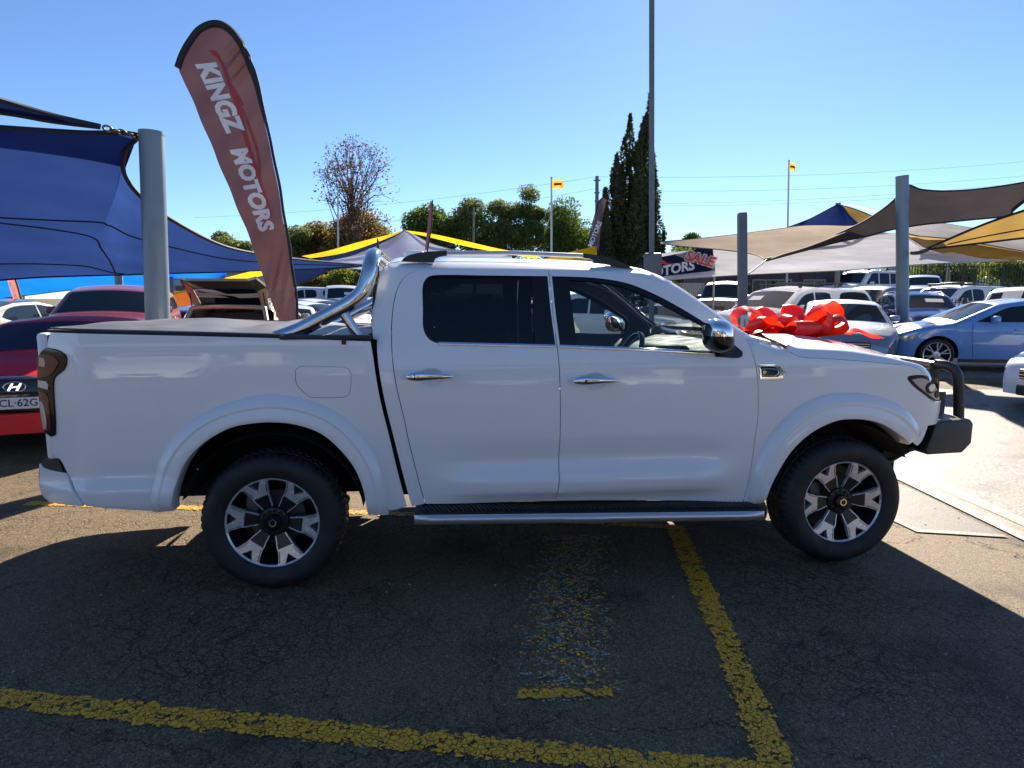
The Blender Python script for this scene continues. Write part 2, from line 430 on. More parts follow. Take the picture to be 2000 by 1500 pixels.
    cd = N(nt, 'ShaderNodeMix', data_type='RGBA'); cd.inputs[7].default_value = (c0[0]*.25, c0[1]*.25, c0[2]*.25, 1); L(cr_.outputs[2], cd.inputs[6]); L(cm.outputs[0], cd.inputs[0])
    sp = N(nt, 'ShaderNodeMath', operation='GREATER_THAN', i_1=.965); L(sep.outputs[1], sp.inputs[0])
    spm = N(nt, 'ShaderNodeMath', operation='MULTIPLY', i_1=.55); L(sp.outputs[0], spm.inputs[0])
    cs = N(nt, 'ShaderNodeMix', data_type='RGBA'); cs.inputs[7].default_value = (min(.6, c1[0]*2), min(.6, c1[1]*2.1), min(.6, c1[2]*2.4), 1); L(cd.outputs[2], cs.inputs[6]); L(spm.outputs[0], cs.inputs[0])
    st = N(nt, 'ShaderNodeTexNoise', i_Scale=1.7, i_Detail=4.0, i_Roughness=.55); L(tc.outputs['Object'], st.inputs['Vector'])
    sm = N(nt, 'ShaderNodeMapRange', i_1=.54, i_2=.68, i_3=1.0, i_4=.48); L(st.outputs[0], sm.inputs[0])
    ss = N(nt, 'ShaderNodeVectorMath', operation='SCALE'); L(cs.outputs[2], ss.inputs[0]); L(sm.outputs[0], ss.inputs['Scale'])
    L(ss.outputs[0], b.inputs['Base Color'])
    rg = N(nt, 'ShaderNodeMapRange', i_1=.2, i_2=.9, i_3=rough[0], i_4=rough[1]); L(ag2.outputs[0], rg.inputs[0]); L(rg.outputs[0], b.inputs['Roughness'])
    b.inputs['Specular IOR Level'].default_value = spec
    hh = N(nt, 'ShaderNodeMath', operation='MULTIPLY_ADD', i_1=-1.2); L(cm.outputs[0], hh.inputs[0]); L(f2.outputs[0], hh.inputs[2])
    bp = N(nt, 'ShaderNodeBump', i_Strength=bump, i_Distance=.006); L(hh.outputs[0], bp.inputs['Height']); L(bp.outputs[0], b.inputs['Normal'])
    return mt
MAT['asphalt'] = ground_mat('worn_asphalt', (.015, .012, .008), (.235, .17, .095), 0, rough=(.66, .9), spec=.3, crack=.8, bump=.8, crack_scale=7.5)
MAT['road'] = ground_mat('pale_chip_seal', (.05, .045, .038), (.24, .215, .18), 0, crack=.25, rough=(.5, .78), agg=70, crack_scale=1.2)
MAT['concrete'] = ground_mat('kerb_concrete', (.17, .145, .11), (.33, .29, .22), 0, crack=.25, agg=120, crack_scale=1.4, rough=(.5, .8))
MAT['gutter'] = ground_mat('gutter_concrete', (.16, .145, .12), (.34, .31, .27), 0, crack=.2, agg=120, crack_scale=1.2, rough=(.4, .65))
MAT['patch'] = ground_mat('asphalt_patch', (.030, .027, .024), (.10, .088, .075), 0, crack=.15, agg=200)
MAT['tar'] = ground_mat('pale_patch_seam', (.16, .13, .095), (.30, .25, .19), 0, crack=.1, agg=150)

def grid_ground(name, xs, ys, mat, zf=None, dz=0.0, kind='structure'):
    vs = [(x, y, (zf or terrain)(x, y)+dz) for y in ys for x in xs]; n = len(xs)
    fs = [(j*n+i, j*n+i+1, (j+1)*n+i+1, (j+1)*n+i) for j in range(len(ys)-1) for i in range(n-1)]
    return tag(mesh(name, vs, fs, mat), kind=kind)
xs = sorted(set(list(np.linspace(-900, -40, 12))+list(np.linspace(-40, 40, 55))+list(np.linspace(40, 900, 12))+[3.40, 3.5, 3.55, 3.59, 3.63, 3.67, 3.72]))
ys = sorted(set(list(np.linspace(-250, -12, 10))+list(np.linspace(-12, 46, 60))+list(np.linspace(46, 900, 14))))
grid_ground('ground', xs, ys, MAT['asphalt'])
# the drive on the right lies a step lower, beyond kerb and gutter
grid_ground('road', [3.86, 5, 7, 9, 11, 13, 15, 17, 20, 24], list(np.linspace(-6, 18, 14)), MAT['road'], dz=.006)
def sheet(name, pts, mat, z=.004, kind='structure', sub=1):
    return tag(mesh(name, [(x, y, z+terrain(x, y)) for x, y in pts], [tuple(range(len(pts)))], mat, smooth=False), kind=kind)
ky = np.linspace(-5, 13, 37)
def kerb_x(y): return 3.325+.020*(y-4.5)
vs = []; prof = [(0, -.05), (.0, .010), (.012, .016), (.165, .018), (.185, .006), (.20, -.095), (.20, -.2)]
for y in ky:
    for dx, z in prof: vs.append((kerb_x(y)+dx, y, z))
tag(mesh('kerb', vs, [(j*7+k, j*7+k+1, (j+1)*7+k+1, (j+1)*7+k) for j in range(len(ky)-1) for k in range(6)], MAT['concrete'], sharp=50), kind='structure')
vs = []
for y in ky:
    for dx, z in ((.20, -.088), (.34, -.092), (.55, -.085), (.56, -.16)): vs.append((kerb_x(y)+dx, y, z))
tag(mesh('gutter', vs, [(j*4+k, j*4+k+1, (j+1)*4+k+1, (j+1)*4+k) for j in range(len(ky)-1) for k in range(3)], MAT['gutter'], sharp=50), kind='structure')

def worn_paint(name, col, wear, cells=26.0, gaps=.10, second=None, secw=.5):
    """road paint broken by cracks and wear; where worn away the asphalt shows through"""
    mt, nt, b = newmat(name); L = nt.links.new; out = nt.nodes['Material Output']
    tc = N(nt, 'ShaderNodeTexCoord')
    nz = N(nt, 'ShaderNodeTexNoise', i_Scale=9.0, i_Detail=8.0, i_Roughness=.75); L(tc.outputs['Object'], nz.inputs['Vector'])
    dv = N(nt, 'ShaderNodeMixRGB', blend_type='LINEAR_LIGHT'); dv.inputs[0].default_value = .03; L(tc.outputs['Object'], dv.inputs[1])
    dn = N(nt, 'ShaderNodeTexNoise', i_Scale=8.0, i_Detail=3.0); L(tc.outputs['Object'], dn.inputs['Vector']); L(dn.outputs['Color'], dv.inputs[2])
    vd = N(nt, 'ShaderNodeTexVoronoi', feature='DISTANCE_TO_EDGE', i_Scale=cells); L(dv.outputs[0], vd.inputs['Vector'])
    vc = N(nt, 'ShaderNodeTexVoronoi', i_Scale=cells); L(dv.outputs[0], vc.inputs['Vector'])
    fine = N(nt, 'ShaderNodeTexNoise', i_Scale=70.0, i_Detail=4.0, i_Roughness=.7); L(tc.outputs['Object'], fine.inputs['Vector'])
    sc = N(nt, 'ShaderNodeSeparateColor'); L(vc.outputs['Color'], sc.inputs[0])
    m1 = N(nt, 'ShaderNodeMath', operation='MULTIPLY_ADD', i_1=.45); L(nz.outputs[0], m1.inputs[0])
    m2 = N(nt, 'ShaderNodeMath', operation='MULTIPLY_ADD', i_1=.30, i_2=0.0); L(fine.outputs[0], m2.inputs[0]); L(m2.outputs[0], m1.inputs[2])
    m3 = N(nt, 'ShaderNodeMath', operation='MULTIPLY_ADD', i_1=.30); L(sc.outputs[0], m3.inputs[0]); L(m1.outputs[0], m3.inputs[2])
    ea = N(nt, 'ShaderNodeAttribute', attribute_name='edge')
    m4 = N(nt, 'ShaderNodeMath', operation='MULTIPLY_ADD', i_1=-.16); L(ea.outputs['Fac'], m4.inputs[0]); L(m3.outputs[0], m4.inputs[2])
    a1 = N(nt, 'ShaderNodeMath', operation='GREATER_THAN', i_1=wear); L(m4.outputs[0], a1.inputs[0])
    a2 = N(nt, 'ShaderNodeMath', operation='GREATER_THAN', i_1=gaps); L(vd.outputs['Distance'], a2.inputs[0])
    al = N(nt, 'ShaderNodeMath', operation='MULTIPLY'); L(a1.outputs[0], al.inputs[0]); L(a2.outputs[0], al.inputs[1])
    cm = N(nt, 'ShaderNodeMix', data_type='RGBA'); cm.inputs[6].default_value = (col[0]*.55, col[1]*.55, col[2]*.5, 1); cm.inputs[7].default_value = c4(col)
    mr = N(nt, 'ShaderNodeMapRange', i_1=.3, i_2=.6); L(fine.outputs[0], mr.inputs[0]); L(mr.outputs[0], cm.inputs[0])
    last = cm.outputs[2]
    if second:
        g = N(nt, 'ShaderNodeMath', operation='GREATER_THAN', i_1=secw); L(sc.outputs[1], g.inputs[0])
        c2 = N(nt, 'ShaderNodeMix', data_type='RGBA'); c2.inputs[7].default_value = c4(second); L(last, c2.inputs[6]); L(g.outputs[0], c2.inputs[0]); last = c2.outputs[2]
    L(last, b.inputs['Base Color']); b.inputs['Roughness'].default_value = .6
    tr = N(nt, 'ShaderNodeBsdfTransparent'); ms = N(nt, 'ShaderNodeMixShader'); L(al.outputs[0], ms.inputs[0]); L(tr.outputs[0], ms.inputs[1]); L(b.outputs[0], ms.inputs[2]); L(ms.outputs[0], out.inputs[0])
    return mt
YEL = (1.0, .47, .025)
MAT['line'] = worn_paint('worn_yellow_paint', YEL, .40, 44.0, .05)
MAT['faded'] = worn_paint('faded_bay_block', YEL, .50, 58.0, .12, (.36, .345, .30), .40)
def line_strip(name, A, B, mat, z=.005, w=.016):
    """painted strip between two edges; 'edge' marks the border where the paint frays"""
    vs = []; ed = []
    for (ax, ay), (bx, by) in zip(A, B):
        L_ = math.hypot(bx-ax, by-ay)
        for q, e in ((-w/L_, 1.9), (0, 1.0), (w/L_, .0), (1-w/L_, .0), (1, 1.0), (1+w/L_, 1.9)):
            x, y = ax+(bx-ax)*q, ay+(by-ay)*q; vs.append((x, y, z+terrain(x, y))); ed.append(e)
    o = mesh(name, vs, [(i*6+k, i*6+k+1, (i+1)*6+k+1, (i+1)*6+k) for i in range(len(A)-1) for k in range(5)], mat, smooth=False)
    at_ = o.data.attributes.new('edge', 'FLOAT', 'POINT'); at_.data.foreach_set('value', ed)
    return tag(o, kind='structure')
line_strip('bay_line', [(-2.194, 2.461), (-.964, 2.28), (.002, 2.138), (.95, 2.021)], [(-2.082, 2.324), (-.913, 2.15), (.002, 2.029), (.93, 1.908)], MAT['line'])
line_strip('bay_line', [(1.055, 4.345), (.986, 3.553), (.929, 2.853), (.854, 2.254), (.825, 2.02)], [(1.180, 4.335), (1.115, 3.574), (1.035, 2.777), (.981, 2.254), (.959, 2.019)], MAT['line'], .009)
line_strip('bay_line', [(-3.7, 4.865), (-2.42, 4.765), (-1.122, 4.665), (.649, 4.44), (1.18, 4.345)], [(-3.7, 4.775), (-2.42, 4.675), (-1.122, 4.575), (.649, 4.35), (1.18, 4.255)], MAT['line'])
line_strip('faded_bay_mark', [(.03, 2.43), (.12, 2.432), (.24, 2.433), (.40, 2.44)], [(.02, 2.372), (.12, 2.375), (.24, 2.377), (.40, 2.385)], MAT['line'], .009, .01)
fb = np.linspace(0, 1, 9)
line_strip('faded_bay_block', [(.148-.154*t+.03*math.sin(9*t), 4.14-1.79*t) for t in fb], [(.655-.235*t+.03*math.sin(7*t+1), 4.18-1.81*t) for t in fb], MAT['faded'], .005, .13)
sheet('asphalt_patch', [(3.298, 5.363), (3.304, 4.9), (3.255, 4.134), (2.745, 4.236), (2.735, 4.483), (2.82, 5.35)], MAT['patch'], .004)
sheet('patch_seam', [(3.262, 4.12), (2.72, 4.22), (2.68, 4.52), (2.725, 4.54), (2.77, 4.275), (3.262, 4.175)], MAT['tar'], .008)
# ------------------------------------------------------------------ trees and shrubs
def leafmat(name, c0, c1, trans=.35):
    mt, nt, b = newmat(name); nt.nodes.remove(b); L = nt.links.new; out = nt.nodes['Material Output']
    gi = N(nt, 'ShaderNodeNewGeometry'); tc = N(nt, 'ShaderNodeTexCoord')
    nz = N(nt, 'ShaderNodeTexNoise', i_Scale=.8, i_Detail=3.0); L(tc.outputs['Object'], nz.inputs['Vector'])
    a = N(nt, 'ShaderNodeMath', operation='MULTIPLY_ADD', i_1=.6, i_2=-.15); L(gi.outputs['Random Per Island'], a.inputs[0])
    a2 = N(nt, 'ShaderNodeMath', operation='ADD'); L(a.outputs[0], a2.inputs[0]); L(nz.outputs[0], a2.inputs[1])
    mx = N(nt, 'ShaderNodeMix', data_type='RGBA'); mx.inputs[6].default_value = c4(c0); mx.inputs[7].default_value = c4(c1); L(a2.outputs[0], mx.inputs[0])
    d = N(nt, 'ShaderNodeBsdfDiffuse'); t = N(nt, 'ShaderNodeBsdfTranslucent'); L(mx.outputs[2], d.inputs[0]); L(mx.outputs[2], t.inputs[0])
    m1 = N(nt, 'ShaderNodeMixShader'); m1.inputs[0].default_value = trans; L(d.outputs[0], m1.inputs[1]); L(t.outputs[0], m1.inputs[2]); L(m1.outputs[0], out.inputs[0]); return mt
MAT['leaf_gum'] = leafmat('gum_leaves', (.055, .085, .03), (.23, .27, .09), .5)
MAT['leaf_dark'] = leafmat('dark_leaves', (.035, .07, .018), (.18, .24, .06), .5)
MAT['leaf_brown'] = leafmat('autumn_leaves', (.10, .055, .04), (.20, .10, .06), .35)
MAT['leaf_olive'] = leafmat('olive_leaves', (.08, .08, .025), (.30, .22, .07), .5)
MAT['leaf_cypress'] = leafmat('cypress_foliage', (.03, .04, .02), (.115, .125, .065), .35)
MAT['leaf_bright'] = leafmat('bright_leaves', (.06, .09, .015), (.24, .26, .05), .5)
MAT['bark'] = pmat('bark', (.10, .075, .055), .9, noise=.4, nscale=5)
MAT['bark_pale'] = pmat('pale_bark', (.26, .22, .18), .85, noise=.4, nscale=4)
def leaf_cloud(pts, size, mat, name, parent, r, long=1.6):
    n = len(pts); g = np.random.default_rng(r)
    a = g.normal(size=(n, 3)); a /= np.linalg.norm(a, axis=1)[:, None]
    b = g.normal(size=(n, 3)); b -= a*(a*b).sum(1)[:, None]; b /= np.linalg.norm(b, axis=1)[:, None]
    s = size*g.uniform(.6, 1.3, n)[:, None]
    P = np.asarray(pts); A = a*s*long*.5; B = b*s*.5
    V = np.stack([P-A, P-B*.9, P+A, P+B*.9], 1).reshape(-1, 3)
    me = bpy.data.meshes.new(name); me.vertices.add(4*n); me.vertices.foreach_set('co', V.ravel().astype(np.float32))
    me.loops.add(4*n); me.loops.foreach_set('vertex_index', np.arange(4*n, dtype=np.int32))
    me.polygons.add(n); me.polygons.foreach_set('loop_start', np.arange(0, 4*n, 4, dtype=np.int32)); me.polygons.foreach_set('loop_total', np.full(n, 4, np.int32))
    me.update(); me.validate(); me.materials.append(mat)
    return link(name, me, None, parent)
def tree(name, label, base, top, width, clusters, leaves, lsize, mat, bark, seed, group=None, low=.35, cl_r=.22, droop=0.0, cat='tree', trunk_r=.18, squash=.75):
    """trunk with limbs out to leaf clumps spread through an uneven crown"""
    r = random.Random(seed); g = np.random.default_rng(seed)
    base = Vector(base); h = top-base.z; t = empty(name, label, cat, base, 0, group)
    z0 = h*low; cz = (h+z0)/2; hz = (h-z0)/2; cs = []
    for i in range(clusters):
        for _ in range(50):
            p = Vector((r.uniform(-1, 1), r.uniform(-1, 1), r.uniform(-1, 1)))
            if .25 < p.length < 1 and (p.z > -.2 or r.random() < .5): break
        k = 1-.25*max(0, p.z)
        cs.append(Vector((p.x*width*.5*k*(1-cl_r*.6), p.y*width*.5*k*(1-cl_r*.6), cz+p.z*hz*(1-cl_r*.5))))
    mb = MB(); lean = Vector((r.uniform(-.06, .06)*h, r.uniform(-.05, .05)*h, 0))
    fork = h*r.uniform(low*.75, low*1.1); tp = Vector((lean.x, lean.y, h*.86))
    trunk = [Vector((0, 0, -.3)), Vector((lean.x*.2, lean.y*.2, fork*.5)), Vector((lean.x*.5, lean.y*.5, fork)), Vector((lean.x*.8, lean.y*.8, (fork+h)*.5)), tp]
    mb.tube(trunk, [trunk_r*1.15, trunk_r*.95, trunk_r*.75, trunk_r*.42, trunk_r*.12], 8)
    for c in cs:
        q = r.uniform(.0, .75); s = trunk[2].lerp(trunk[3], min(1, q*1.4)) if q < .7 else trunk[3].lerp(tp, r.random()*.5)
        if s.z > c.z: s = trunk[1].lerp(trunk[2], r.uniform(.5, 1))
        md = s.lerp(c, .5)+Vector((r.uniform(-.05, .05)*h, r.uniform(-.05, .05)*h, .05*h))
        mb.tube([s, md, c], [trunk_r*.34, trunk_r*.2, trunk_r*.06], 5)
        for _ in range(7):
            e = c+Vector((r.gauss(0, 1), r.gauss(0, 1), r.gauss(.2, .8)))*width*cl_r*.55
            mb.tube([md.lerp(c, r.uniform(.5, .95)), e], [trunk_r*.10, trunk_r*.03], 4, caps=False)
    mb.build('trunk', bark, t)
    pts = []
    per = max(1, int(leaves*3.3)//clusters)
    for c in cs:
        sz = width*cl_r*r.uniform(.75, 1.35); n = int(per*r.uniform(.6, 1.4))
        q = g.normal(size=(n, 3)); q /= np.linalg.norm(q, axis=1)[:, None]; q *= (g.uniform(0, 1, n)**.45)[:, None]*sz
        q[:, 2] = q[:, 2]*squash-droop*np.abs(q[:, 2])
        pts.append(q+np.array(c))
    leaf_cloud(np.concatenate(pts), lsize*.78, mat, 'crown', t, seed)
    return t
def px_tree(name, label, px, depth, top_px, w_px, *a, **k):
    s = FOC/(depth*KD); p = gpt(px, depth)
    return tree(name, label, p, at(px, top_px, depth).z, w_px/s*1.15, *a, **k)
GT = 'trees along the back of the yard'
px_tree('bare_tree', 'tall half bare tree with sparse reddish brown autumn leaves against the sky', 698, 60, 258, 150, 54, 760, .17, MAT['leaf_brown'], MAT['bark'], 3, low=.36, cl_r=.15, trunk_r=.20)
px_tree('brown_tree', 'broad low tree with rusty brown foliage below the half bare tree', 722, 66, 412, 128, 26, 9000, .20, MAT['leaf_olive'], MAT['bark'], 4, group=GT, low=.12, cl_r=.26)
px_tree('brown_tree', 'olive and rust coloured bushy tree left of the half bare tree', 640, 68, 424, 100, 22, 7000, .20, MAT['leaf_olive'], MAT['bark'], 5, group=GT, low=.12, cl_r=.26)
px_tree('green_tree', 'small round green tree showing left of the big feather flag', 456, 62, 431, 70, 18, 5000, .19, MAT['leaf_gum'], MAT['bark'], 6, group=GT, low=.2, cl_r=.27)
px_tree('gum_tree', 'grey green gum tree just right of the big feather flag', 572, 64, 408, 72, 18, 3800, .19, MAT['leaf_gum'], MAT['bark_pale'], 7, group=GT, low=.25, cl_r=.24)
px_tree('green_tree', 'dense dark green tree behind the small leaning feather flag', 838, 58, 403, 108, 24, 9000, .19, MAT['leaf_dark'], MAT['bark'], 8, group=GT, low=.15, cl_r=.27)
px_tree('gum_tree', 'domed gum tree right of the dense dark green tree', 926, 60, 394, 92, 20, 5600, .18, MAT['leaf_gum'], MAT['bark_pale'], 9, group=GT, low=.28, cl_r=.25)
px_tree('gum_tree', 'leaning gum tree with forked crown in the middle of the tree line', 984, 62, 388, 88, 20, 5000, .18, MAT['leaf_gum'], MAT['bark_pale'], 10, group=GT, low=.30, cl_r=.23)
px_tree('gum_tree', 'tallest open crowned gum tree with sky showing through, left of the yellow flag', 1040, 64, 360, 84, 20, 3800, .18, MAT['leaf_gum'], MAT['bark_pale'], 12, group=GT, low=.38, cl_r=.20)
px_tree('gum_tree', 'yellowish green gum tree behind the yellow flag on the white pole', 1110, 58, 384, 88, 22, 6500, .18, MAT['leaf_dark'], MAT['bark_pale'], 13, group=GT, low=.25, cl_r=.25)
px_tree('gum_tree', 'small gum tree left of the cypresses with a feather flag before it', 1160, 62, 402, 56, 14, 3000, .18, MAT['leaf_gum'], MAT['bark_pale'], 14, group=GT, low=.25, cl_r=.25)
px_tree('green_tree', 'small dark tree peeping over the tan sail above the sale banner', 1345, 70, 456, 56, 14, 2600, .20, MAT['leaf_dark'], MAT['bark'], 15, group=GT, low=.2, cl_r=.26)
px_tree('green_tree', 'low dark tree behind the sale banner', 1335, 60, 479, 90, 16, 3200, .19, MAT['leaf_dark'], MAT['bark'], 115, group=GT, low=.1, cl_r=.26)
px_tree('green_tree', 'distant dark tree top between the brown sail and the tan sail at right', 1928, 80, 424, 60, 12, 2200, .24, MAT['leaf_dark'], MAT['bark'], 16, group=GT, low=.2, cl_r=.28)
px_tree('shrub', 'bright yellow green shrub behind the far fence at the right edge', 1975, 46, 508, 74, 14, 3000, .12, MAT['leaf_bright'], MAT['bark'], 17, low=.1, cl_r=.3, cat='shrub', trunk_r=.05)
px_tree('shrub', 'grey green shrubs behind the tall fence right of centre', 1842, 56, 500, 120, 18, 3600, .16, MAT['leaf_gum'], MAT['bark'], 18, low=.1, cl_r=.28, cat='shrub', trunk_r=.06)
for i, (px, tp, w, mt, lb) in enumerate(((612, 536, 66, 'leaf_olive', 'olive shrub behind the dark fence left of the white van'), (668, 526, 70, 'leaf_bright', 'yellow green shrub rising behind the white van'), (722, 530, 60, 'leaf_olive', 'rusty shrub behind the fence beside the chrome sports bar'), (560, 540, 60, 'leaf_dark', 'dark shrub behind the big feather flag'))):
    px_tree('shrub', lb, px, 47, tp, w, 14, 3000, .13, MAT[mt], MAT['bark'], 30+i, low=.1, cl_r=.3, cat='shrub', trunk_r=.05)
px_tree('shrub', 'dark shrubbery under the blue sails at the left edge', 8, 34, 552, 70, 10, 2200, .12, MAT['leaf_olive'], MAT['bark'], 40, low=.1, cl_r=.3, cat='shrub', trunk_r=.05)
px_tree('shrub', 'leafy green shrub seen through the pickup windscreen', 1290, 26, 560, 110, 20, 5200, .075, MAT['leaf_bright'], MAT['bark'], 41, low=.05, cl_r=.28, cat='shrub', trunk_r=.04)
# cypresses: narrow upright spires
def cypress(px, top_px, w_px, label, seed, depth=31, bot=.02):
    s = FOC/(depth*KD); base = gpt(px, depth); h = at(px, top_px, depth).z-base.z; w = w_px/s*2.2; r = random.Random(seed); g = np.random.default_rng(seed)
    t = empty('cypress_tree', label, 'tree', base, 0, 'cypress spires beside the light pole')
    MB().tube([(0, 0, -.2), (r.uniform(-.05, .05), 0, h*.5), (0, 0, h*.97)], [.10, .07, .015], 7).build('trunk', MAT['bark'], t)
    P = []; n_sp = 13
    for k in range(n_sp):
        a = r.uniform(0, 6.28); hh = h*(1 if k == 0 else r.uniform(.35, .93)); off = 0 if k == 0 else w*r.uniform(.12, .34); z0 = 0 if k == 0 else hh*r.uniform(0, .35)
        n = int(2300*(hh-z0)/h*(.75 if k else 1))
        t_ = g.uniform(0, 1, n); z = z0+(hh-z0)*t_; rad = w*.20*(1-t_**3.0*.85)*(.75+.3*np.sin(t_*r.uniform(14, 26)+k))
        th = g.uniform(0, 6.28, n); rr = rad*g.uniform(.25, 1, n)**.5
        sp = 1-.55*t_
        P.append(np.stack([off*math.cos(a)*sp+rr*np.cos(th), off*math.sin(a)*sp+rr*np.sin(th), z], 1))
    P = np.concatenate(P); o = leaf_cloud(P, .085, MAT['leaf_cypress'], 'crown', t, seed, 2.6)
    return t
for i, (px, tp, w, lb) in enumerate(((1178, 366, 34, 'short left most cypress spire beside the maroon feather flag'), (1198, 300, 38, 'second cypress spire from the left'), (1222, 222, 46, 'cypress spire with a thin nodding tip in the middle of the group'), (1243, 256, 40, 'cypress spire squeezed between the two tallest'), (1259, 182, 48, 'tallest cypress spire just left of the light pole'), (1268, 300, 26, 'cypress spire mostly hidden behind the light pole'), (1292, 452, 14, 'thin low cypress shoot right of the light pole'))):
    cypress(px, tp, w, lb, 50+i, 31+(i % 3)*.5)

# ------------------------------------------------------------------ buildings and fences
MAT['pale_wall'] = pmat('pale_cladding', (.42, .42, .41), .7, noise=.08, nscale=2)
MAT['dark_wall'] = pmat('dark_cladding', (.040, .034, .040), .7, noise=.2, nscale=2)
MAT['frame_grey'] = pmat('grey_frame', (.28, .27, .27), .5)
MAT['roof_grey'] = pmat('roof_sheet', (.22, .22, .23), .5, noise=.15)
MAT['fence_dark'] = pmat('fence_black', (.02, .022, .024), .5)
MAT['post_grey'] = pmat('post_grey_paint', (.16, .21, .26), .38, noise=.12, nscale=3, coat=.3)
MAT['post_mid'] = pmat('post_steel_grey', (.13, .14, .155), .45, noise=.15, nscale=4)
MAT['pole_white'] = pmat('pole_white', (.62, .62, .60), .5)
MAT['glass_black'] = pmat('dark_window', (.012, .020, .030), .05, spec=.22)
MAT['orange'] = fabric('orange_canopy', (.65, .16, .04), .4)
def wall_sheets(parent, x0, x1, y, z0, z1, n, mat, name='wall_panel'):
    w = (x1-x0)/n
    for i in range(n):
        MB().box((x0+w*(i+.5), y, (z0+z1)/2), (w-.02, .06, z1-z0)).build(name, mat, parent, smooth=False)
def building(name, label, px0, px1, depth, height, deep, mat, n, wins, cat='building'):
    a, b = gpt(px0, depth), gpt(px1, depth); w = b.x-a.x; t = empty(name, label, cat, (a.x, a.y, min(a.z, b.z)))
    MB().box((w/2, deep/2+.05, height/2-.2), (w-.04, deep, height+.4)).build('wall', mat, t, smooth=False)
    wall_sheets(t, 0, w, 0, -.2, height, n, mat)
    mb = MB(); mb.box((w/2, deep/2, height+.06), (w+.3, deep+.3, .12)); mb.build('roof', MAT['roof_grey'], t, smooth=False)
    for x0, x1, z0, z1, k in wins:
        f = MB()
        for c, sz in (((x0+x1)/2, z0-.03), ((x0+x1)/2, z1+.03)): f.box((c, -.06, sz), (x1-x0+.12, .07, .06))
        for c in [x0-.03, x1+.03]+[x0+(x1-x0)*j/k for j in range(1, k)]: f.box((c, -.06, (z0+z1)/2), (.05, .06, z1-z0))
        fo = f.build('window', MAT['frame_grey'], t, smooth=False)
        for j in range(k):
            wv = (x1-x0)/k; MB().box((x0+wv*(j+.5), -.045, (z0+z1)/2), (wv-.05, .02, z1-z0)).build('pane', MAT['glass_black'], fo, smooth=False)
    return t
building('low_building', 'long pale grey clad building behind the open cream tailgate', 318, 548, 50, 2.9, 6, MAT['pale_wall'], 12, [(1.0, 2.4, 1.2, 2.1, 2)])
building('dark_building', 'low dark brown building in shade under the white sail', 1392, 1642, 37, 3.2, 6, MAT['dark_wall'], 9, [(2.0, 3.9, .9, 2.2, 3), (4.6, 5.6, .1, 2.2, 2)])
building('far_house', 'far grey roofed house behind the tall fence at right', 1800, 1905, 66, 3.4, 7, MAT['pale_wall'], 5, [(1, 2.4, 1, 2.1, 2)])
def fence(name, label, x0, y0, x1, y1, h, gap, bar, mat, post_every=12, base=None):
    y0, y1 = y0*KD, y1*KD; L_ = math.hypot(x1-x0, y1-y0); t = empty(name, label, 'fence', (x0, y0, 0), math.atan2(y1-y0, x1-x0))
    n = int(L_/gap); zf = lambda d: (base if base is not None else terrain(x0+(x1-x0)*d/L_, y0+(y1-y0)*d/L_))
    pk = MB().box((0, 0, h/2), (bar, bar, h)).build('picket', mat, t, smooth=False); me = pk.data; pk.location = (0, 0, zf(0)+.06)
    po = MB().box((0, 0, h/2+.04), (.065, .065, h+.12)).build('post', mat, t, smooth=False); po.location = (gap*.5, -.02, zf(0)); pm = po.data
    for i in range(1, n):
        d = i*gap
        if i % post_every == 0: o = bpy.data.objects.new('post', pm); o.location = (d+gap*.5, -.02, zf(d)); COL.objects.link(o); o.parent = t
        o = bpy.data.objects.new('picket', me); o.location = (d, 0, zf(d)+.06); COL.objects.link(o); o.parent = t
    for zz in (.16, h-.12):
        MB().tube([(d, .02, zf(d)+zz+.06) for d in np.linspace(0, L_, 10)], .018, 6).build('rail', mat, t)
    return t
fence('palisade_fence', 'tall dark palisade fence behind the parked cars left of the pickup cab', -13.2, 43, -7.0, 43, 1.95, .125, .045, MAT['fence_dark'])
fence('tubular_fence', 'low black tubular fence between the silver sedan and the dark blue car', 11.4, 24.6, 19.5, 24.2, 1.35, .12, .022, MAT['fence_dark'], 16)
fence('tall_fence', 'tall dark fence on the grassy bank at far right', 19.0, 41.5, 34.0, 41.5, 1.6, .16, .03, MAT['fence_dark'], 14)
fence('pale_fence', 'pale sheet fence in the gap between sale banner and dark building', 7.6, 36, 9.6, 36, 2.0, .10, .08, MAT['pale_wall'], 30)
fence('mesh_fence', 'grey mesh fence in front of the pale building', -21.0, 44, -16.2, 44, 1.7, .14, .02, MAT['fence_dark'], 10)
MAT['grass'] = pmat('sunlit_grass', (.16, .20, .03), .9, noise=.45, nscale=6, bump=.5, bscale=40)
grid_ground('grass_bank', [14.5, 18, 22, 28, 36, 48, 70], [33.5, 35, 37, 40, 46, 54, 70], MAT['grass'], dz=.02)
# grass blades along the verge edge
g = np.random.default_rng(9); n = 5000; X = g.uniform(16, 40, n); Y = g.uniform(35, 46, n); Z = np.array([terrain(a, b) for a, b in zip(X, Y)])+.06
n2 = 420; X2 = g.uniform(-3.5, 3.2, n2); Y2 = g.uniform(1.7, 6.5, n2)
MAT['grit'] = pmat('pale_grit', (.30, .28, .25), .8)
tag(leaf_cloud(np.stack([X2, Y2, np.full(n2, .006)], 1), .011, MAT['grit'], 'grit', None, 5, 1.3), kind='stuff')
tag(leaf_cloud(np.stack([X, Y, Z], 1), .12, MAT['leaf_bright'], 'grass', None, 3, 2.2), kind='stuff')

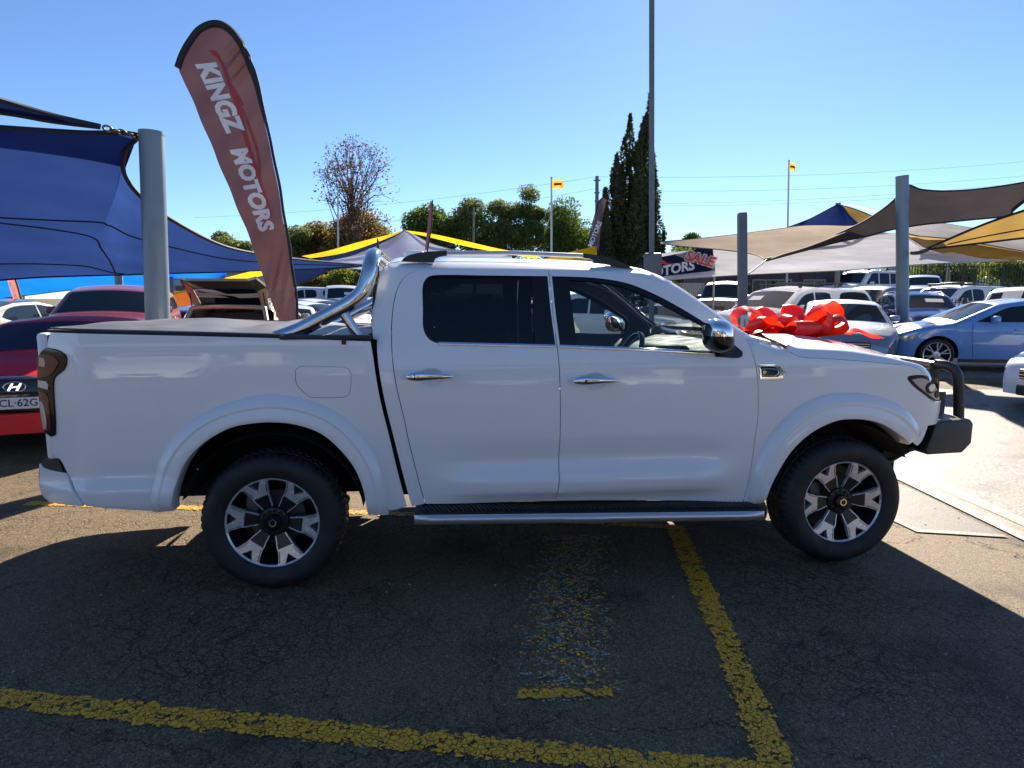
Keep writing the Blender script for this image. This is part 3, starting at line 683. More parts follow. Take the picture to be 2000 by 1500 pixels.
# ------------------------------------------------------------------ posts and poles
def post(name, label, px, depth, top_px, dia, top_x=None, mat='post_grey', cat='post', square=False, base_px=None, cap=True, group=None):
    b = gpt(px, depth); s = FOC/(depth*KD); h = at(px, top_px, depth).z-b.z
    t = empty(name, label, cat, b, 0, group)
    if square: MB().bbox((0, 0, 0), (dia, dia, 1), .012, 1).xf(Matrix.Translation((0, 0, h/2)) @ Matrix.Diagonal((1, 1, h+.1, 1))).build('shaft', MAT[mat], t)
    else:
        mb = MB(); mb.tube([(0, 0, -.1), (0, 0, h)], dia/2, 28); mb.build('shaft', MAT[mat], t)
        if cap: MB().lathe_y([(dia*.5+.003, -.02), (dia*.5+.003, .006), (dia*.3, .014), (0, .015)], n=28).xf(Matrix.Translation((0, 0, h)) @ Matrix.Rotation(math.pi/2, 4, 'X')).build('cap', MAT[mat], t)
    q = at(px if top_x is None else top_x, top_px, depth); t.rotation_euler = (0, math.atan2(q.x-b.x, h), 0)
    return t, h
p_left, h_left = post('sail_post', 'thick blue grey steel sail post at left, close behind the pickup tray', 297, 6.6, 258, .206, top_x=295.5)
p_right, h_right = post('sail_post', 'thick grey sail post at right behind the light blue hatchback', 1771, 16.9, 343, .27, top_x=1762)
p_thin, h_thin = post('sail_post', 'slim square grey sail post standing behind the red bow', 1459, 12.2, 421, .135, top_x=1449.5, mat='post_mid', square=True)
post('sail_post', 'grey peak post carrying the far blue sail', 1637, 30, 396, .20, top_x=1637, mat='post_mid')
post('sail_post', 'blue grey sail post behind the dark red car', 231, 19, 528, .20, mat='post_grey')
post('sail_post', 'thin grey sail post left of the cream wagon', 335, 24, 541, .12, mat='post_mid')
MB().bbox((.0, -.085, 1.13), (.13, .02, .40), .005, 1).build('notice_plate', MAT['pole_white'], p_thin)
MB().box((0, -.098, 1.16), (.03, .006, .20)).build('notice_print', MAT['frame_grey'], p_thin)
lp, h_lp = post('light_pole', 'very tall grey light pole with box at its foot beside the cypresses', 1276, 17, -60, .12, top_x=1273, mat='post_mid', cat='light pole')
MB().bbox((0, -.12, 2.28), (.42, .10, .66), .05, 3).build('back_plate', MAT['post_mid'], lp)
MB().tube([(0, 0, 2.6), (0, 0, 2.62)], .095, 20).build('collar', MAT['post_mid'], lp)
# chains
def chain(name, label, a, b, link_len, rad, parent=None):
    a, b = Vector(a), Vector(b); n = max(2, int((b-a).length/(link_len*.72))); t = empty(name, label, 'chain', a) if parent is None else parent
    inv = a; d = (b-a).normalized(); up = Vector((0, 0, 1)); sd = d.cross(up).normalized(); up2 = sd.cross(d)
    for i in range(n):
        c = a.lerp(b, (i+.5)/n)-inv; c.z -= .02*(b-a).length*math.sin(math.pi*(i+.5)/n); w = sd if i % 2 else up2
        pts = [c+d*(link_len*.5*math.cos(q))+w*(link_len*.30*math.sin(q)) for q in np.linspace(0, 2*math.pi, 13)[:-1]]
        MB().tube(pts, rad, 6, closed=True).build('link', MAT['steel'], t)
    return t
chain('chain', 'short steel chain tying the dark sail strip to the left post', at(203, 249, 6.35), at(272, 266, 6.6), .075, .009)
chain('chain', 'dark chain tying the tan sail corner to the right post', at(1779, 494, 16.8), at(1815, 486, 15), .11, .014)

# ------------------------------------------------------------------ shade sails
def sail(name, label, pairs, mat, nv=14, sag=0.0, hem='hem_dark', hem_r=.018, group=None, seams=(), cat='shade sail', pock=None):
    """cloth between two edges given as matching points (photo x, y, distance)"""
    A = [at(*p[0]) for p in pairs]; B = [at(*p[1]) for p in pairs]; org = (A[0]+B[-1])/2
    A = [Vector(p) for p in catmull([tuple(x-org) for x in A], .25, corner=70)] if False else [x-org for x in A]; B = [x-org for x in B]
    def dens(P):
        out = []
        for i in range(len(P)-1):
            p0, p1, p2, p3 = P[max(i-1, 0)], P[i], P[i+1], P[min(i+2, len(P)-1)]
            for k in range(6):
                t = k/6; out.append(.5*((2*p1)+(p2-p0)*t+(2*p0-5*p1+4*p2-p3)*t*t+(3*p1-p0-3*p2+p3)*t**3))
        return out+[P[-1]]
    A, B = dens(A), dens(B); n = len(A)
    def S_(i, v):
        p = A[i].lerp(B[i], v); p.z -= sag*math.sin(math.pi*v)*min(1, (A[i]-B[i]).length/3); return p
    t = tag(mesh(name, [S_(i, j/nv) for i in range(n) for j in range(nv+1)], [(i*(nv+1)+j, (i+1)*(nv+1)+j, (i+1)*(nv+1)+j+1, i*(nv+1)+j+1) for i in range(n-1) for j in range(nv)], mat), label, cat, group)
    t.location = org
    if hem:
        MB().tube(A, hem_r, 6).build('hem', MAT[hem], t); MB().tube(B, hem_r, 6).build('hem', MAT[hem], t)
    for sm in seams:
        pts = []
        for u, v in catmull(sm, .02): i = min(int(u*(n-1)), n-2); f = u*(n-1)-i; pts.append(S_(i, v).lerp(S_(i+1, v), f)+Vector((0, -.012, -.004)))
        MB().tube(pts, .012, 5).build('seam', MAT[hem], t)
    return t
def fab(n, c, tr=.5, tc=None): MAT[n] = fabric(n, c, tr, tc); return MAT[n]
MAT['hem_dark'] = pmat('sail_hem_navy', (.008, .014, .04), .8)
MAT['hem_black'] = pmat('sail_hem_black', (.012, .011, .012), .8)
MAT['hem_tan'] = pmat('sail_hem_tan', (.20, .15, .08), .8)
MAT['hem_pale'] = pmat('sail_hem_pale', (.45, .45, .5), .8)
fab('sail_blue', (.030, .062, .19), .48, (.026, .060, .22)); fab('sail_navy', (.010, .020, .075), .4); fab('sail_bright_blue', (.01, .12, .50), .6, (.01, .20, .85))
fab('sail_charcoal', (.050, .042, .045), .30); fab('sail_tan', (.32, .22, .09), .55, (.42, .26, .07)); fab('sail_sand', (.62, .50, .38), .45)
fab('sail_white', (.86, .86, .90), .64, (.93, .92, 1.0)); fab('sail_sky', (.18, .30, .62), .4); fab('sail_yellow', (.80, .50, .02), .5, (.85, .55, .02)); fab('sail_lilac', (.50, .56, .80), .55); fab('sail_grey', (.55, .53, .52), .5)
sail('shade_sail', 'large blue shade sail with concave edge tied to the thick left post',
     [((-300, 232, 5.0), (-300, 578, 11)), ((-100, 242, 5.6), (-150, 560, 11.5)), ((0, 249, 5.9), (-60, 552, 11.8)), ((150, 258.5, 6.35), (60, 542, 12)), ((264, 263, 6.6), (150, 538.5, 12.2)), ((246, 292, 6.9), (185, 537.5, 12.3)), ((240, 318, 7.1), (205, 537, 12.4)), ((246, 347, 7.3), (222, 536.5, 12.5)), ((271, 380, 7.6), (250, 536, 12.6)), ((320, 420, 8.2), (320, 533.5, 12.9)), ((420, 474, 10), (430, 531, 13.4)), ((495, 494, 11.5), (505, 528, 13.9)), ((600, 508, 13.2), (610, 525, 14.4)), ((712, 517, 15), (712, 519, 15))],
     MAT['sail_blue'], seams=([(.10, .36), (.25, .52), (.38, .66), (.50, .80), (.56, 1.0)], [(.10, .36), (.30, .46), (.55, .40), (.70, .40), (.85, .45), (.98, .5)], [(.05, .70), (.25, .84), (.45, .93), (.6, .98)]), hem_r=.022)
sail('shade_sail', 'narrow dark sail strip seen edge on above the large blue sail', [((-220, 128, 4.6), (-220, 196, 5.4)), ((0, 194, 5.6), (0, 220, 5.8)), ((100, 224, 6.0), (100, 237, 6.1)), ((196, 246, 6.3), (196, 249, 6.3))], MAT['sail_navy'])
sail('shade_sail', 'navy sail corner hanging low right of the big feather flag', [((540, 500, 17), (540, 566, 20)), ((590, 502, 17), (585, 553, 19.5)), ((620, 510, 17), (615, 543, 19)), ((650, 515, 17), (645, 527, 18)), ((712, 517, 17), (700, 521, 17.5))], MAT['sail_navy'])
sail('shade_sail', 'bright blue far sail glowing in the sun behind the dark red car', [((-60, 520, 20), (-60, 590, 23)), ((60, 520, 20), (60, 576, 23)), ((150, 520, 20), (150, 566, 23)), ((290, 520, 20), (290, 560, 23))], MAT['sail_bright_blue'])
sail('shade_sail', 'bright blue far sail with curved lower edge above the cream wagon', [((312, 522, 22), (312, 556, 25)), ((350, 522, 22), (338, 545, 25)), ((380, 522, 22), (380, 547, 25)), ((420, 522, 22), (412, 552, 25)), ((455, 522, 22), (440, 538, 25))], MAT['sail_bright_blue'])
sail('shade_sail', 'narrow yellow sail strip sloping down behind the open cream tailgate', [((318, 578, 24), (318, 581, 24)), ((380, 561, 23.5), (380, 567, 23.5)), ((440, 543, 23), (440, 553, 23)), ((500, 528, 22.5), (500, 541, 22.5)), ((540, 524, 22), (540, 533, 22))], MAT['sail_yellow'], hem=None)
sail('shade_sail', 'yellow sail strip running up to the peak of the pale lilac sail', [((590, 500, 24), (590, 506, 24)), ((640, 490, 24.5), (640, 500, 24.5)), ((700, 473, 25), (690, 489, 25)), ((760, 458, 25.5), (755, 466, 25.5)), ((786, 450, 26), (786, 452, 26))], MAT['sail_yellow'], hem=None)
sail('shade_sail', 'navy sail strip under the yellow strip left of the lilac peak', [((625, 506, 25), (625, 511, 25)), ((690, 488, 25.3), (690, 500, 25.3)), ((755, 465, 25.8), (750, 473, 25.8)), ((788, 450, 26.2), (788, 453, 26.2))], MAT['sail_navy'], hem=None)
sail('shade_sail', 'pale lilac peaked sail behind the sports bar', [((628, 512, 24), (628, 518, 22)), ((690, 499, 25), (690, 525, 22)), ((750, 472, 26), (745, 530, 22)), ((789, 451, 26.5), (800, 530, 22)), ((840, 475, 26), (850, 525, 22)), ((900, 490, 25), (910, 515, 22)), ((1000, 500, 24), (1000, 508, 22))], MAT['sail_lilac'], hem='hem_pale', hem_r=.012, seams=([(.25, .5), (.5, .1)],))
sail('shade_sail', 'yellow sail strip sloping down from the lilac peak towards the roof rails', [((793, 450, 26.5), (793, 453, 26.5)), ((850, 458, 26), (850, 466, 26)), ((910, 471, 25.5), (910, 481, 25.5)), ((980, 487, 25), (980, 494, 25)), ((1050, 498, 24.5), (1050, 506, 24.5))], MAT['sail_yellow'], hem=None)
sail('shade_sail', 'small yellow sail corner below the maroon feather flag', [((1020, 516, 22), (1020, 530, 22)), ((1100, 496, 23), (1100, 520, 22.5)), ((1140, 486, 23.5), (1140, 512, 23)), ((1166, 480, 24), (1166, 500, 24))], MAT['sail_yellow'], hem=None)
# right side
sail('shade_sail', 'charcoal brown sail stretched across the thick right post', [((1497, 506, 13.2), (1497, 509, 13.2)), ((1580, 481, 15.8), (1580, 487, 15.8)), ((1640, 455, 16.4), (1640, 472, 16.4)), ((1695, 428, 17), (1690, 462, 17)), ((1745, 392, 17.5), (1740, 449, 17.5)), ((1770, 362, 17.6), (1800, 439, 17.5)), ((1800, 370, 17.6), (1850, 434, 17.4)), ((1850, 373, 17.4), (1900, 429, 17.3)), ((1920, 368, 17), (1945, 425, 17.2)), ((2000, 356, 16.6), (1968, 421, 17.1)), ((2060, 343, 16.3), (1976, 417, 17)), ((2110, 332, 16), (1980, 406, 16.8)), ((2140, 326, 15.8), (2010, 384, 16.4))], MAT['sail_charcoal'], hem='hem_black', hem_r=.02)
sail('shade_sail', 'tan sail fanning out from the chain on the right post to the right edge', [((1814, 484, 15), (1814, 487, 15)), ((1880, 455, 14.2), (1880, 479, 14.2)), ((1940, 431, 13.6), (1940, 472, 13.6)), ((2000, 411, 13), (2000, 465, 13)), ((2080, 385, 12.4), (2080, 458, 12.4))], MAT['sail_tan'], hem='hem_black', hem_r=.02, seams=([(.15, .62), (.5, .66), (1.0, .68)],))
sail('shade_sail', 'low tan sail with a curved lower edge beyond the right post', [((1772, 455, 21), (1772, 461, 21)), ((1786, 460, 21), (1792, 474, 21)), ((1815, 463, 20.5), (1815, 486, 21)), ((1860, 467, 20), (1860, 497, 21)), ((1915, 476, 19.5), (1920, 503, 21)), ((2000, 491, 19), (2000, 508, 21)), ((2080, 505, 18.5), (2080, 514, 21))], MAT['sail_tan'], hem='hem_tan', hem_r=.015)
sail('shade_sail', 'pale grey sail top beyond the right post above the tan sail', [((1774, 442, 24), (1774, 456, 21.3)), ((1800, 438, 24), (1800, 461, 21)), ((1838, 436, 24), (1850, 466, 20.3)), ((1905, 446, 23.5), (1915, 476, 19.8)), ((2000, 461, 23), (2000, 491, 19.3)), ((2080, 476, 22.5), (2080, 504, 18.8))], MAT['sail_grey'], hem='hem_pale', hem_r=.012)
sail('shade_sail', 'big white and pale blue sail low over the cars at right', [((1255, 500, 28), (1300, 547, 19)), ((1330, 491, 29), (1400, 540, 18.5)), ((1400, 487, 29.5), (1480, 535.5, 18.3)), ((1480, 484, 30), (1560, 532, 18.2)), ((1560, 478, 30), (1640, 528.5, 18.2)), ((1640, 468, 29.5), (1720, 523, 18.3)), ((1700, 455, 29), (1790, 517, 18.5)), ((1755, 457, 28), (1860, 513, 18.8)), ((1790, 470, 23.4), (1920, 511, 19.2)), ((1830, 492, 23), (1960, 510, 19.6)), ((1900, 504, 22.5), (1985, 509, 20))], MAT['sail_white'], hem='hem_pale', hem_r=.012)
sail('shade_sail', 'long sand coloured sail above the sale banner', [((1290, 472, 17.5), (1290, 476, 17.5)), ((1340, 468, 17.8), (1340, 482, 17)), ((1400, 462, 18.2), (1400, 487, 16)), ((1460, 455, 18.6), (1450, 493, 15)), ((1520, 447, 19), (1480, 499, 14)), ((1565, 441, 19.2), (1498, 507, 13.2)), ((1610, 440, 19), (1530, 497, 13.6)), ((1660, 441, 18.5), (1590, 478, 14.6)), ((1692, 437, 18), (1690, 438, 17.9))], MAT['sail_sand'], hem='hem_tan', hem_r=.012)
sail('shade_sail', 'far bright blue pyramid sail below the peak post', [((1532, 446, 30), (1532, 450, 30)), ((1580, 428, 30), (1570, 452, 28)), ((1628, 403, 30), (1615, 454, 27)), ((1640, 399, 30), (1650, 454, 27)), ((1660, 418, 30), (1680, 450, 28)), ((1692, 438, 30), (1694, 446, 30))], MAT['sail_blue'], hem='hem_dark', hem_r=.02)
sail('shade_sail', 'small olive tan sail right of the blue pyramid peak', [((1641, 400, 30.2), (1641, 403, 30.2)), ((1670, 408, 30), (1655, 424, 29.6)), ((1700, 420, 29.6), (1680, 438, 29.2)), ((1730, 436, 29.2), (1720, 450, 29))], MAT['sail_tan'], hem='hem_tan', hem_r=.015)
sail('shade_sail', 'thin pale strap sail running right from the peak post', [((1642, 396, 31), (1642, 398, 31)), ((1680, 403, 31), (1680, 407, 31)), ((1720, 413, 31), (1720, 420, 31)), ((1770, 425, 31), (1770, 432, 31))], MAT['sail_grey'], hem=None)
def cable(name, label, a, b, r=.01, sag=0, mat='fence_dark', group=None, cat='cable'):
    a, b = Vector(a), Vector(b); n = 24
    pts = [a.lerp(b, i/n)-a-Vector((0, 0, sag*4*(i/n)*(1-i/n))) for i in range(n+1)]
    o = MB().tube(pts, r, 5).build(name, MAT[mat]); o.location = a; return tag(o, label, cat, group)
cable('stay_cable', 'thin stay from the slim post to the sand coloured sail corner', at(1463, 534, 12.3), at(1498, 507, 13.1), .012)

# ------------------------------------------------------------------ flags, banners, power lines
MAT['flag_maroon'] = fabric('flag_maroon', (.125, .062, .068), .12, (.14, .06, .06), gloss=.04)
MAT['flag_red'] = fabric('flag_red_print', (.40, .075, .09), .16)
MAT['flag_white'] = fabric('flag_white_print', (.80, .82, .84), .20)
MAT['flag_hem'] = pmat('flag_hem_black', (.010, .010, .014), .7)
MAT['flag_yellow'] = fabric('flag_yellow', (.80, .42, .02), .5)
MAT['navy_print'] = fabric('banner_navy', (.022, .026, .06), .2)
MAT['grey_print'] = fabric('banner_grey', (.30, .31, .38), .2)
MAT['red_print'] = pmat('banner_red', (.62, .05, .045), .6)
MAT['white_print'] = pmat('banner_white', (.75, .75, .78), .6)
FD = 8.6; FS = FOC/(FD*KD); FO = at(575, 640, FD)
fl = empty('feather_flag', 'big leaning maroon feather flag with white lettering behind the pickup tray', 'feather flag', (FO.x, FO.y, terrain(FO.x, FO.y)))
f_z0 = FO.z-terrain(FO.x, FO.y)
def fm_(px, py, e=0.0):
    q = at(px, py, FD)-FO; x, z = q.x, q.z+f_z0
    rip = .030*math.sin(x*7+z*1.6)*smooth01(.0, .3, abs(px-560)/200)+.014*math.sin(z*9-x*11)+.035*math.exp(-((px-468)/22)**2-((py-118)/34)**2)*math.sin((px+py)*.16)+.018*math.exp(-((px-540)/22)**2-((py-560)/70)**2)*math.sin(px*.33+py*.06)
    return (x, rip-e, z)
FL = [(352, 134), (360, 155), (385, 213), (420, 298), (455, 385), (488, 468), (515, 548), (540, 616), (558, 660), (579, 660), (577, 600), (571, 545), (563, 490), (551, 415), (535, 322), (522, 262), (508, 200), (488, 133), (470, 93), (450, 65), (428, 50), (407, 48), (388, 60), (370, 88)]
cdt_panel('flag_cloth', [(x, -y) for x, y in FL], lambda a, b: fm_(a, -b), MAT['flag_maroon'], fl, step=7, skirt=0, gap=0, smooth_step=5)
hemp = [(350, 134), (358, 108), (369, 84), (387, 56), (407, 45), (428, 46), (452, 61), (473, 90), (491, 130), (511, 198), (525, 260), (538, 320), (554, 413), (566, 488), (574, 543), (580, 600), (582, 660)]
hp_ = catmull(hemp, 4)
rads = [.040 if i < len(hp_)*.32 else max(.017, .040-.03*(i/len(hp_)-.32)/.2) for i in range(len(hp_))]
hv = []
for i, p in enumerate(hp_): hv.append(Vector(fm_(*p)))
o = MB().tube(hv, rads, 8); [setattr(v, 'y', v.y*1.0) for v in o.v]; o.build('pole_sleeve', MAT['flag_hem'], fl)
MB().tube([(.035, .0, f_z0+.02), (.05, 0, -.05)], .016, 10).tube([(.05, 0, .04), (.05, 0, 0)], [.03, .2], 20).build('flag_pole', MAT['black'], fl)
def flag_text(txt, cx, cy, ang, size, name, shear=.12, bold=.035, sp=1.0, lean=0):
    vs, fs = text_mesh(txt, size, bold, shear, sp); ca, sa = math.cos(R(ang)), math.sin(R(ang))
    V = [fm_(cx+x*ca+y*sa, cy+x*sa-y*ca, .012) for x, y, z in vs]
    return mesh(name, V, fs, MAT['flag_white'], fl, smooth=False)
flag_text('KINGZ', 427, 187, 66.5, 46, 'lettering', sp=1.03, bold=.055, shear=.2); flag_text('MOTORS', 491, 368, 70.5, 41, 'lettering', sp=1.02, bold=.055, shear=.2)
def ribbon2(pts, w0, w1, name):
    P = catmull(pts, 4); n = len(P); V = []
    for i, p in enumerate(P):
        a = P[max(0, i-1)]; b = P[min(n-1, i+1)]; dx, dy = b[0]-a[0], b[1]-a[1]; L_ = math.hypot(dx, dy); w = (w0+(w1-w0)*i/n)*math.sin(math.pi*(.12+.8*i/n))
        V += [fm_(p[0]-dy/L_*w, p[1]+dx/L_*w, .010), fm_(p[0]+dy/L_*w, p[1]-dx/L_*w, .010)]
    return mesh(name, V, [(2*i, 2*i+1, 2*i+3, 2*i+2) for i in range(n-1)], MAT['flag_red'], fl, smooth=False)
ribbon2([(411, 98), (428, 116), (446, 160), (462, 205), (478, 262), (490, 305), (506, 350), (520, 392), (532, 425)], 5.5, 3, 'car_outline')
ribbon2([(470, 208), (486, 245), (500, 290), (507, 335), (508, 362)], 2.5, 2.5, 'car_outline')
V = [fm_(x, y, .0115) for x, y in ((447, 156), (458, 172), (468, 190), (474, 204), (461, 206), (455, 185))]; mesh('car_outline', V, [(0, 1, 2, 3, 4, 5)], MAT['flag_red'], fl, smooth=False)
V = [fm_(x, y, .0115) for x, y in ((405, 98), (420, 97), (428, 108), (425, 114))]; mesh('car_outline', V, [(0, 1, 2, 3)], MAT['flag_red'], fl, smooth=False)
def small_flag(label, ol, hem, depth, mat, text=None, bpx=None):
    o_ = at(*bpx, depth); s = FOC/(depth*KD); zg = terrain(o_.x, o_.y); t = empty('feather_flag', label, 'feather flag', (o_.x, o_.y, zg))
    mp_ = lambda a, b: (lambda q: (q.x-o_.x, .02*math.sin(a*.2+b*.08), q.z-zg))(at(a, -b, depth))
    cdt_panel('flag_cloth', [(x, -y) for x, y in ol], mp_, mat, t, step=6, skirt=0, gap=0, smooth_step=5)
    MB().tube([mp_(x, -y) for x, y in catmull(hem, 6)]+[(0, 0, 0)], .02, 6).build('flag_pole', MAT['flag_hem'], t)
    if text:
        vs, fs = text_mesh(text[0], text[4], .04, .1); ca, sa = math.cos(R(text[3])), math.sin(R(text[3]))
        V = [(lambda q: (q[0], q[1]-.015, q[2]))(mp_(text[1]+x*ca+y*sa, -(text[2]+x*sa-y*ca))) for x, y, z in vs]; mesh('lettering', V, fs, MAT['flag_white'], t, smooth=False)
    return t
small_flag('thin maroon feather flag turned edge on before the dense green tree', [(841, 391), (845, 396), (843, 440), (836, 488), (830, 488), (835, 440), (838, 410)], [(845, 391), (843, 440), (835, 490), (828, 540)], 22, MAT['flag_maroon'], None, (826, 560))
small_flag('maroon feather flag half hidden left of the cypress trees', [(1176, 386), (1170, 395), (1163, 420), (1153, 460), (1143, 496), (1150, 498), (1170, 488), (1174, 440), (1185, 390)], [(1185, 383), (1172, 390), (1163, 416), (1153, 455), (1143, 496), (1136, 530)], 24, MAT['flag_maroon'], ('MOTORS', 1162, 458, -68, 13), (1134, 560))
small_flag('very thin maroon flag pole tip beside the chrome sports bar', [(736, 468), (740, 470), (741, 505), (738, 520), (735, 505)], [(737, 466), (739, 505), (740, 540)], 20, MAT['flag_maroon'], None, (741, 570))
small_flag('faded pink feather flag under the blue sails at the left edge', [(12, 540), (28, 540), (38, 572), (44, 592), (30, 600), (22, 575)], [(28, 538), (38, 570), (46, 600)], 17, fabric('flag_pink', (.60, .22, .17), .45), ('MOTORS', 27, 568, 70, 9), (47, 620))
def flag_pole(label, px, depth, top, tx_, cloth, fl_label):
    b = gpt(px, depth); s = FOC/(depth*KD); h = at(px, top, depth).z-b.z; t = empty('flag_pole', label, 'flagpole', b)
    t.rotation_euler = (0, math.atan2(at(px+tx_, top, depth).x-b.x, h), 0)
    MB().tube([(0, 0, 0), (0, 0, h)], [.06, .035], 10).build('shaft', MAT['pole_white'], t); MB().lathe_y([(0, -.05), (.05, 0), (0, .05)], (0, 0, h+.03), 10).build('finial', MAT['pole_white'], t)
    V = []; nx, nz = 10, 6
    for i in range(nx+1):
        for j in range(nz+1):
            u, v = i/nx, j/nz; V.append((cloth[0]*u/s, .10*math.sin(u*7+v)*u, (-.02*h*0)+h-.05-(cloth[1]*v*(1-.25*u)+cloth[2]*u*u)/s))
    f = tag(mesh('flag', V, [(i*(nz+1)+j, (i+1)*(nz+1)+j, (i+1)*(nz+1)+j+1, i*(nz+1)+j+1) for i in range(nx) for j in range(nz)], MAT['flag_yellow']), fl_label, 'flag'); f.location = b+Vector((at(px+tx_, top, depth).x-b.x, 0, 0))
    V2 = [(x, y-.02, z) for x, y, z in V]; 
    e = mesh('flag_print', [V2[i*(nz+1)+j] for i in range(2, 9) for j in range(2, 5)], [(i*3+j, (i+1)*3+j, (i+1)*3+j+1, i*3+j+1) for i in range(6) for j in range(2)], MAT['flag_red'], f)
flag_pole('white flagpole in front of the gum trees near the middle', 1078, 30, 349, -1, (24, 17, 2), 'yellow and red flag flying on the pole before the gum trees')
flag_pole('white flagpole rising behind the sand coloured sail', 1537, 36, 315, 4, (14, 15, 8), 'small limp yellow flag on the pole above the sand coloured sail')
def pole(name, label, px, depth, top, r, mat='bark', cat='power pole', arms=()):
    b = gpt(px, depth); s = FOC/(depth*KD); h = at(px, top, depth).z-b.z; t = empty(name, label, cat, b); t.rotation_euler = (0, math.atan2(at(px, top, depth).x-b.x, h), 0); MB().tube([(0, 0, -.2), (0, 0, h)], [r*1.2, r*.8], 10).build('shaft', MAT[mat], t)
    for z, w in arms: MB().box((0, 0, h-z), (w, .09, .10)).build('cross_arm', MAT[mat], t, smooth=False)
    return t
pole('power_pole', 'slim pole with a dark fitting at its top left of the cypress trees', 1166, 55, 344, .16, 'post_mid', arms=((.3, .5), (1.2, .4), (1.8, .35)))
pole('power_pole', 'thin pale pole in front of the half bare tree', 660, 56, 370, .07, 'pole_white', cat='pole')
pole('power_pole', 'thin grey pole among the gum trees', 925, 54, 405, .08, 'bark_pale', cat='pole')
pole('power_pole', 'pale pole beyond the tall fence at far right', 1850, 48, 480, .12, 'frame_grey', cat='pole')
for a, b, lb in (((380, 425, 66), (1166, 345, 56), 'long power line rising from the trees to the slim pole'), ((380, 470, 66), (1166, 368, 56), 'lower power line rising from the trees to the slim pole'), ((1166, 345, 56), (2050, 311, 60), 'top power line above the sails at right'), ((1166, 372, 56), (2050, 339, 60), 'second power line above the sails at right'), ((1166, 398, 56), (2050, 352, 60), 'third power line above the sails at right'), ((1166, 402, 56), (2050, 362, 60), 'lowest power line above the sails at right')):
    cable('power_line', lb, at(*a), at(*b), .011, .5, 'pole_white', 'power lines', 'power line')
# printed gazebo with the sale banner
sd = 20.0
def banner_poly(name, pts, mat, parent, o0, e=0, d=sd): return mesh(name, [at(x, y, d-e)-o0 for x, y in pts], [tuple(range(len(pts)))], mat, parent, smooth=False)
o0 = gpt(1340, sd); gz = empty('printed_canopy', 'navy printed canopy reading sale and motors beside the light pole', 'canopy', o0)
mbx = MB(); P_ = [at(x, y, d)-o0 for x, y, d in ((1250, 510, sd), (1330, 495, sd), (1391, 477, sd), (1397, 526, sd), (1345, 541, sd), (1250, 556, sd), (1300, 500, sd+2.4), (1392, 482, sd+2.4), (1396, 528, sd+2.4))]
mbx.add(P_, [(0, 1, 2, 3, 4, 5), (0, 1, 2, 7, 6), (2, 3, 8, 7)]); mbx.build('canopy_cloth', MAT['navy_print'], gz, smooth=False)
banner_poly('stripe', [(1318, 498), (1348, 488), (1396, 505), (1397, 527), (1388, 524)], MAT['grey_print'], gz, o0, .02)
def ptext(txt, cx, cy, ang, size, mat, parent, o0, e, shear=.2, bold=.04):
    vs, fs = text_mesh(txt, size, bold, shear); ca, sa = math.cos(R(ang)), math.sin(R(ang))
    return mesh('lettering', [at(cx+x*ca+y*sa, cy+x*sa-y*ca, sd-e)-o0 for x, y, z in vs], fs, mat, parent, smooth=False)
ptext('SALE', 1366, 506, 15, 27, MAT['white_print'], gz, o0, .04, bold=.085); ptext('SALE', 1366, 506, 15, 27, MAT['red_print'], gz, o0, .06, bold=.03)
ptext('MOTORS', 1305, 528, -11, 25, MAT['white_print'], gz, o0, .04)
banner_poly('car_outline', [(1294, 507), (1304, 514), (1320, 514), (1338, 513), (1325, 517), (1302, 518), (1290, 513)], MAT['red_print'], gz, o0, .03)
for px in (1252, 1396):
    q = at(px, 540, sd)-o0; MB().tube([(q.x, q.y+.05, 0), (q.x, q.y+.05, q.z)], .03, 8).build('leg', MAT['frame_grey'], gz)
# orange canopy left of the wagon
oc = gpt(340, 33); ot = empty('orange_canopy', 'small orange canopy roof left of the cream wagon', 'canopy', oc)
MB().add([(-1.2, 0, .9), (1.1, 0, .7), (.3, .6, 1.75), (-.9, .6, 1.8)], [(0, 1, 2, 3)]).build('canopy_cloth', MAT['orange'], ot, smooth=False)
for x in (-1.15, 1.05): MB().tube([(x, .02, 0), (x, .02, .75)], .03, 8).build('leg', MAT['frame_grey'], ot)
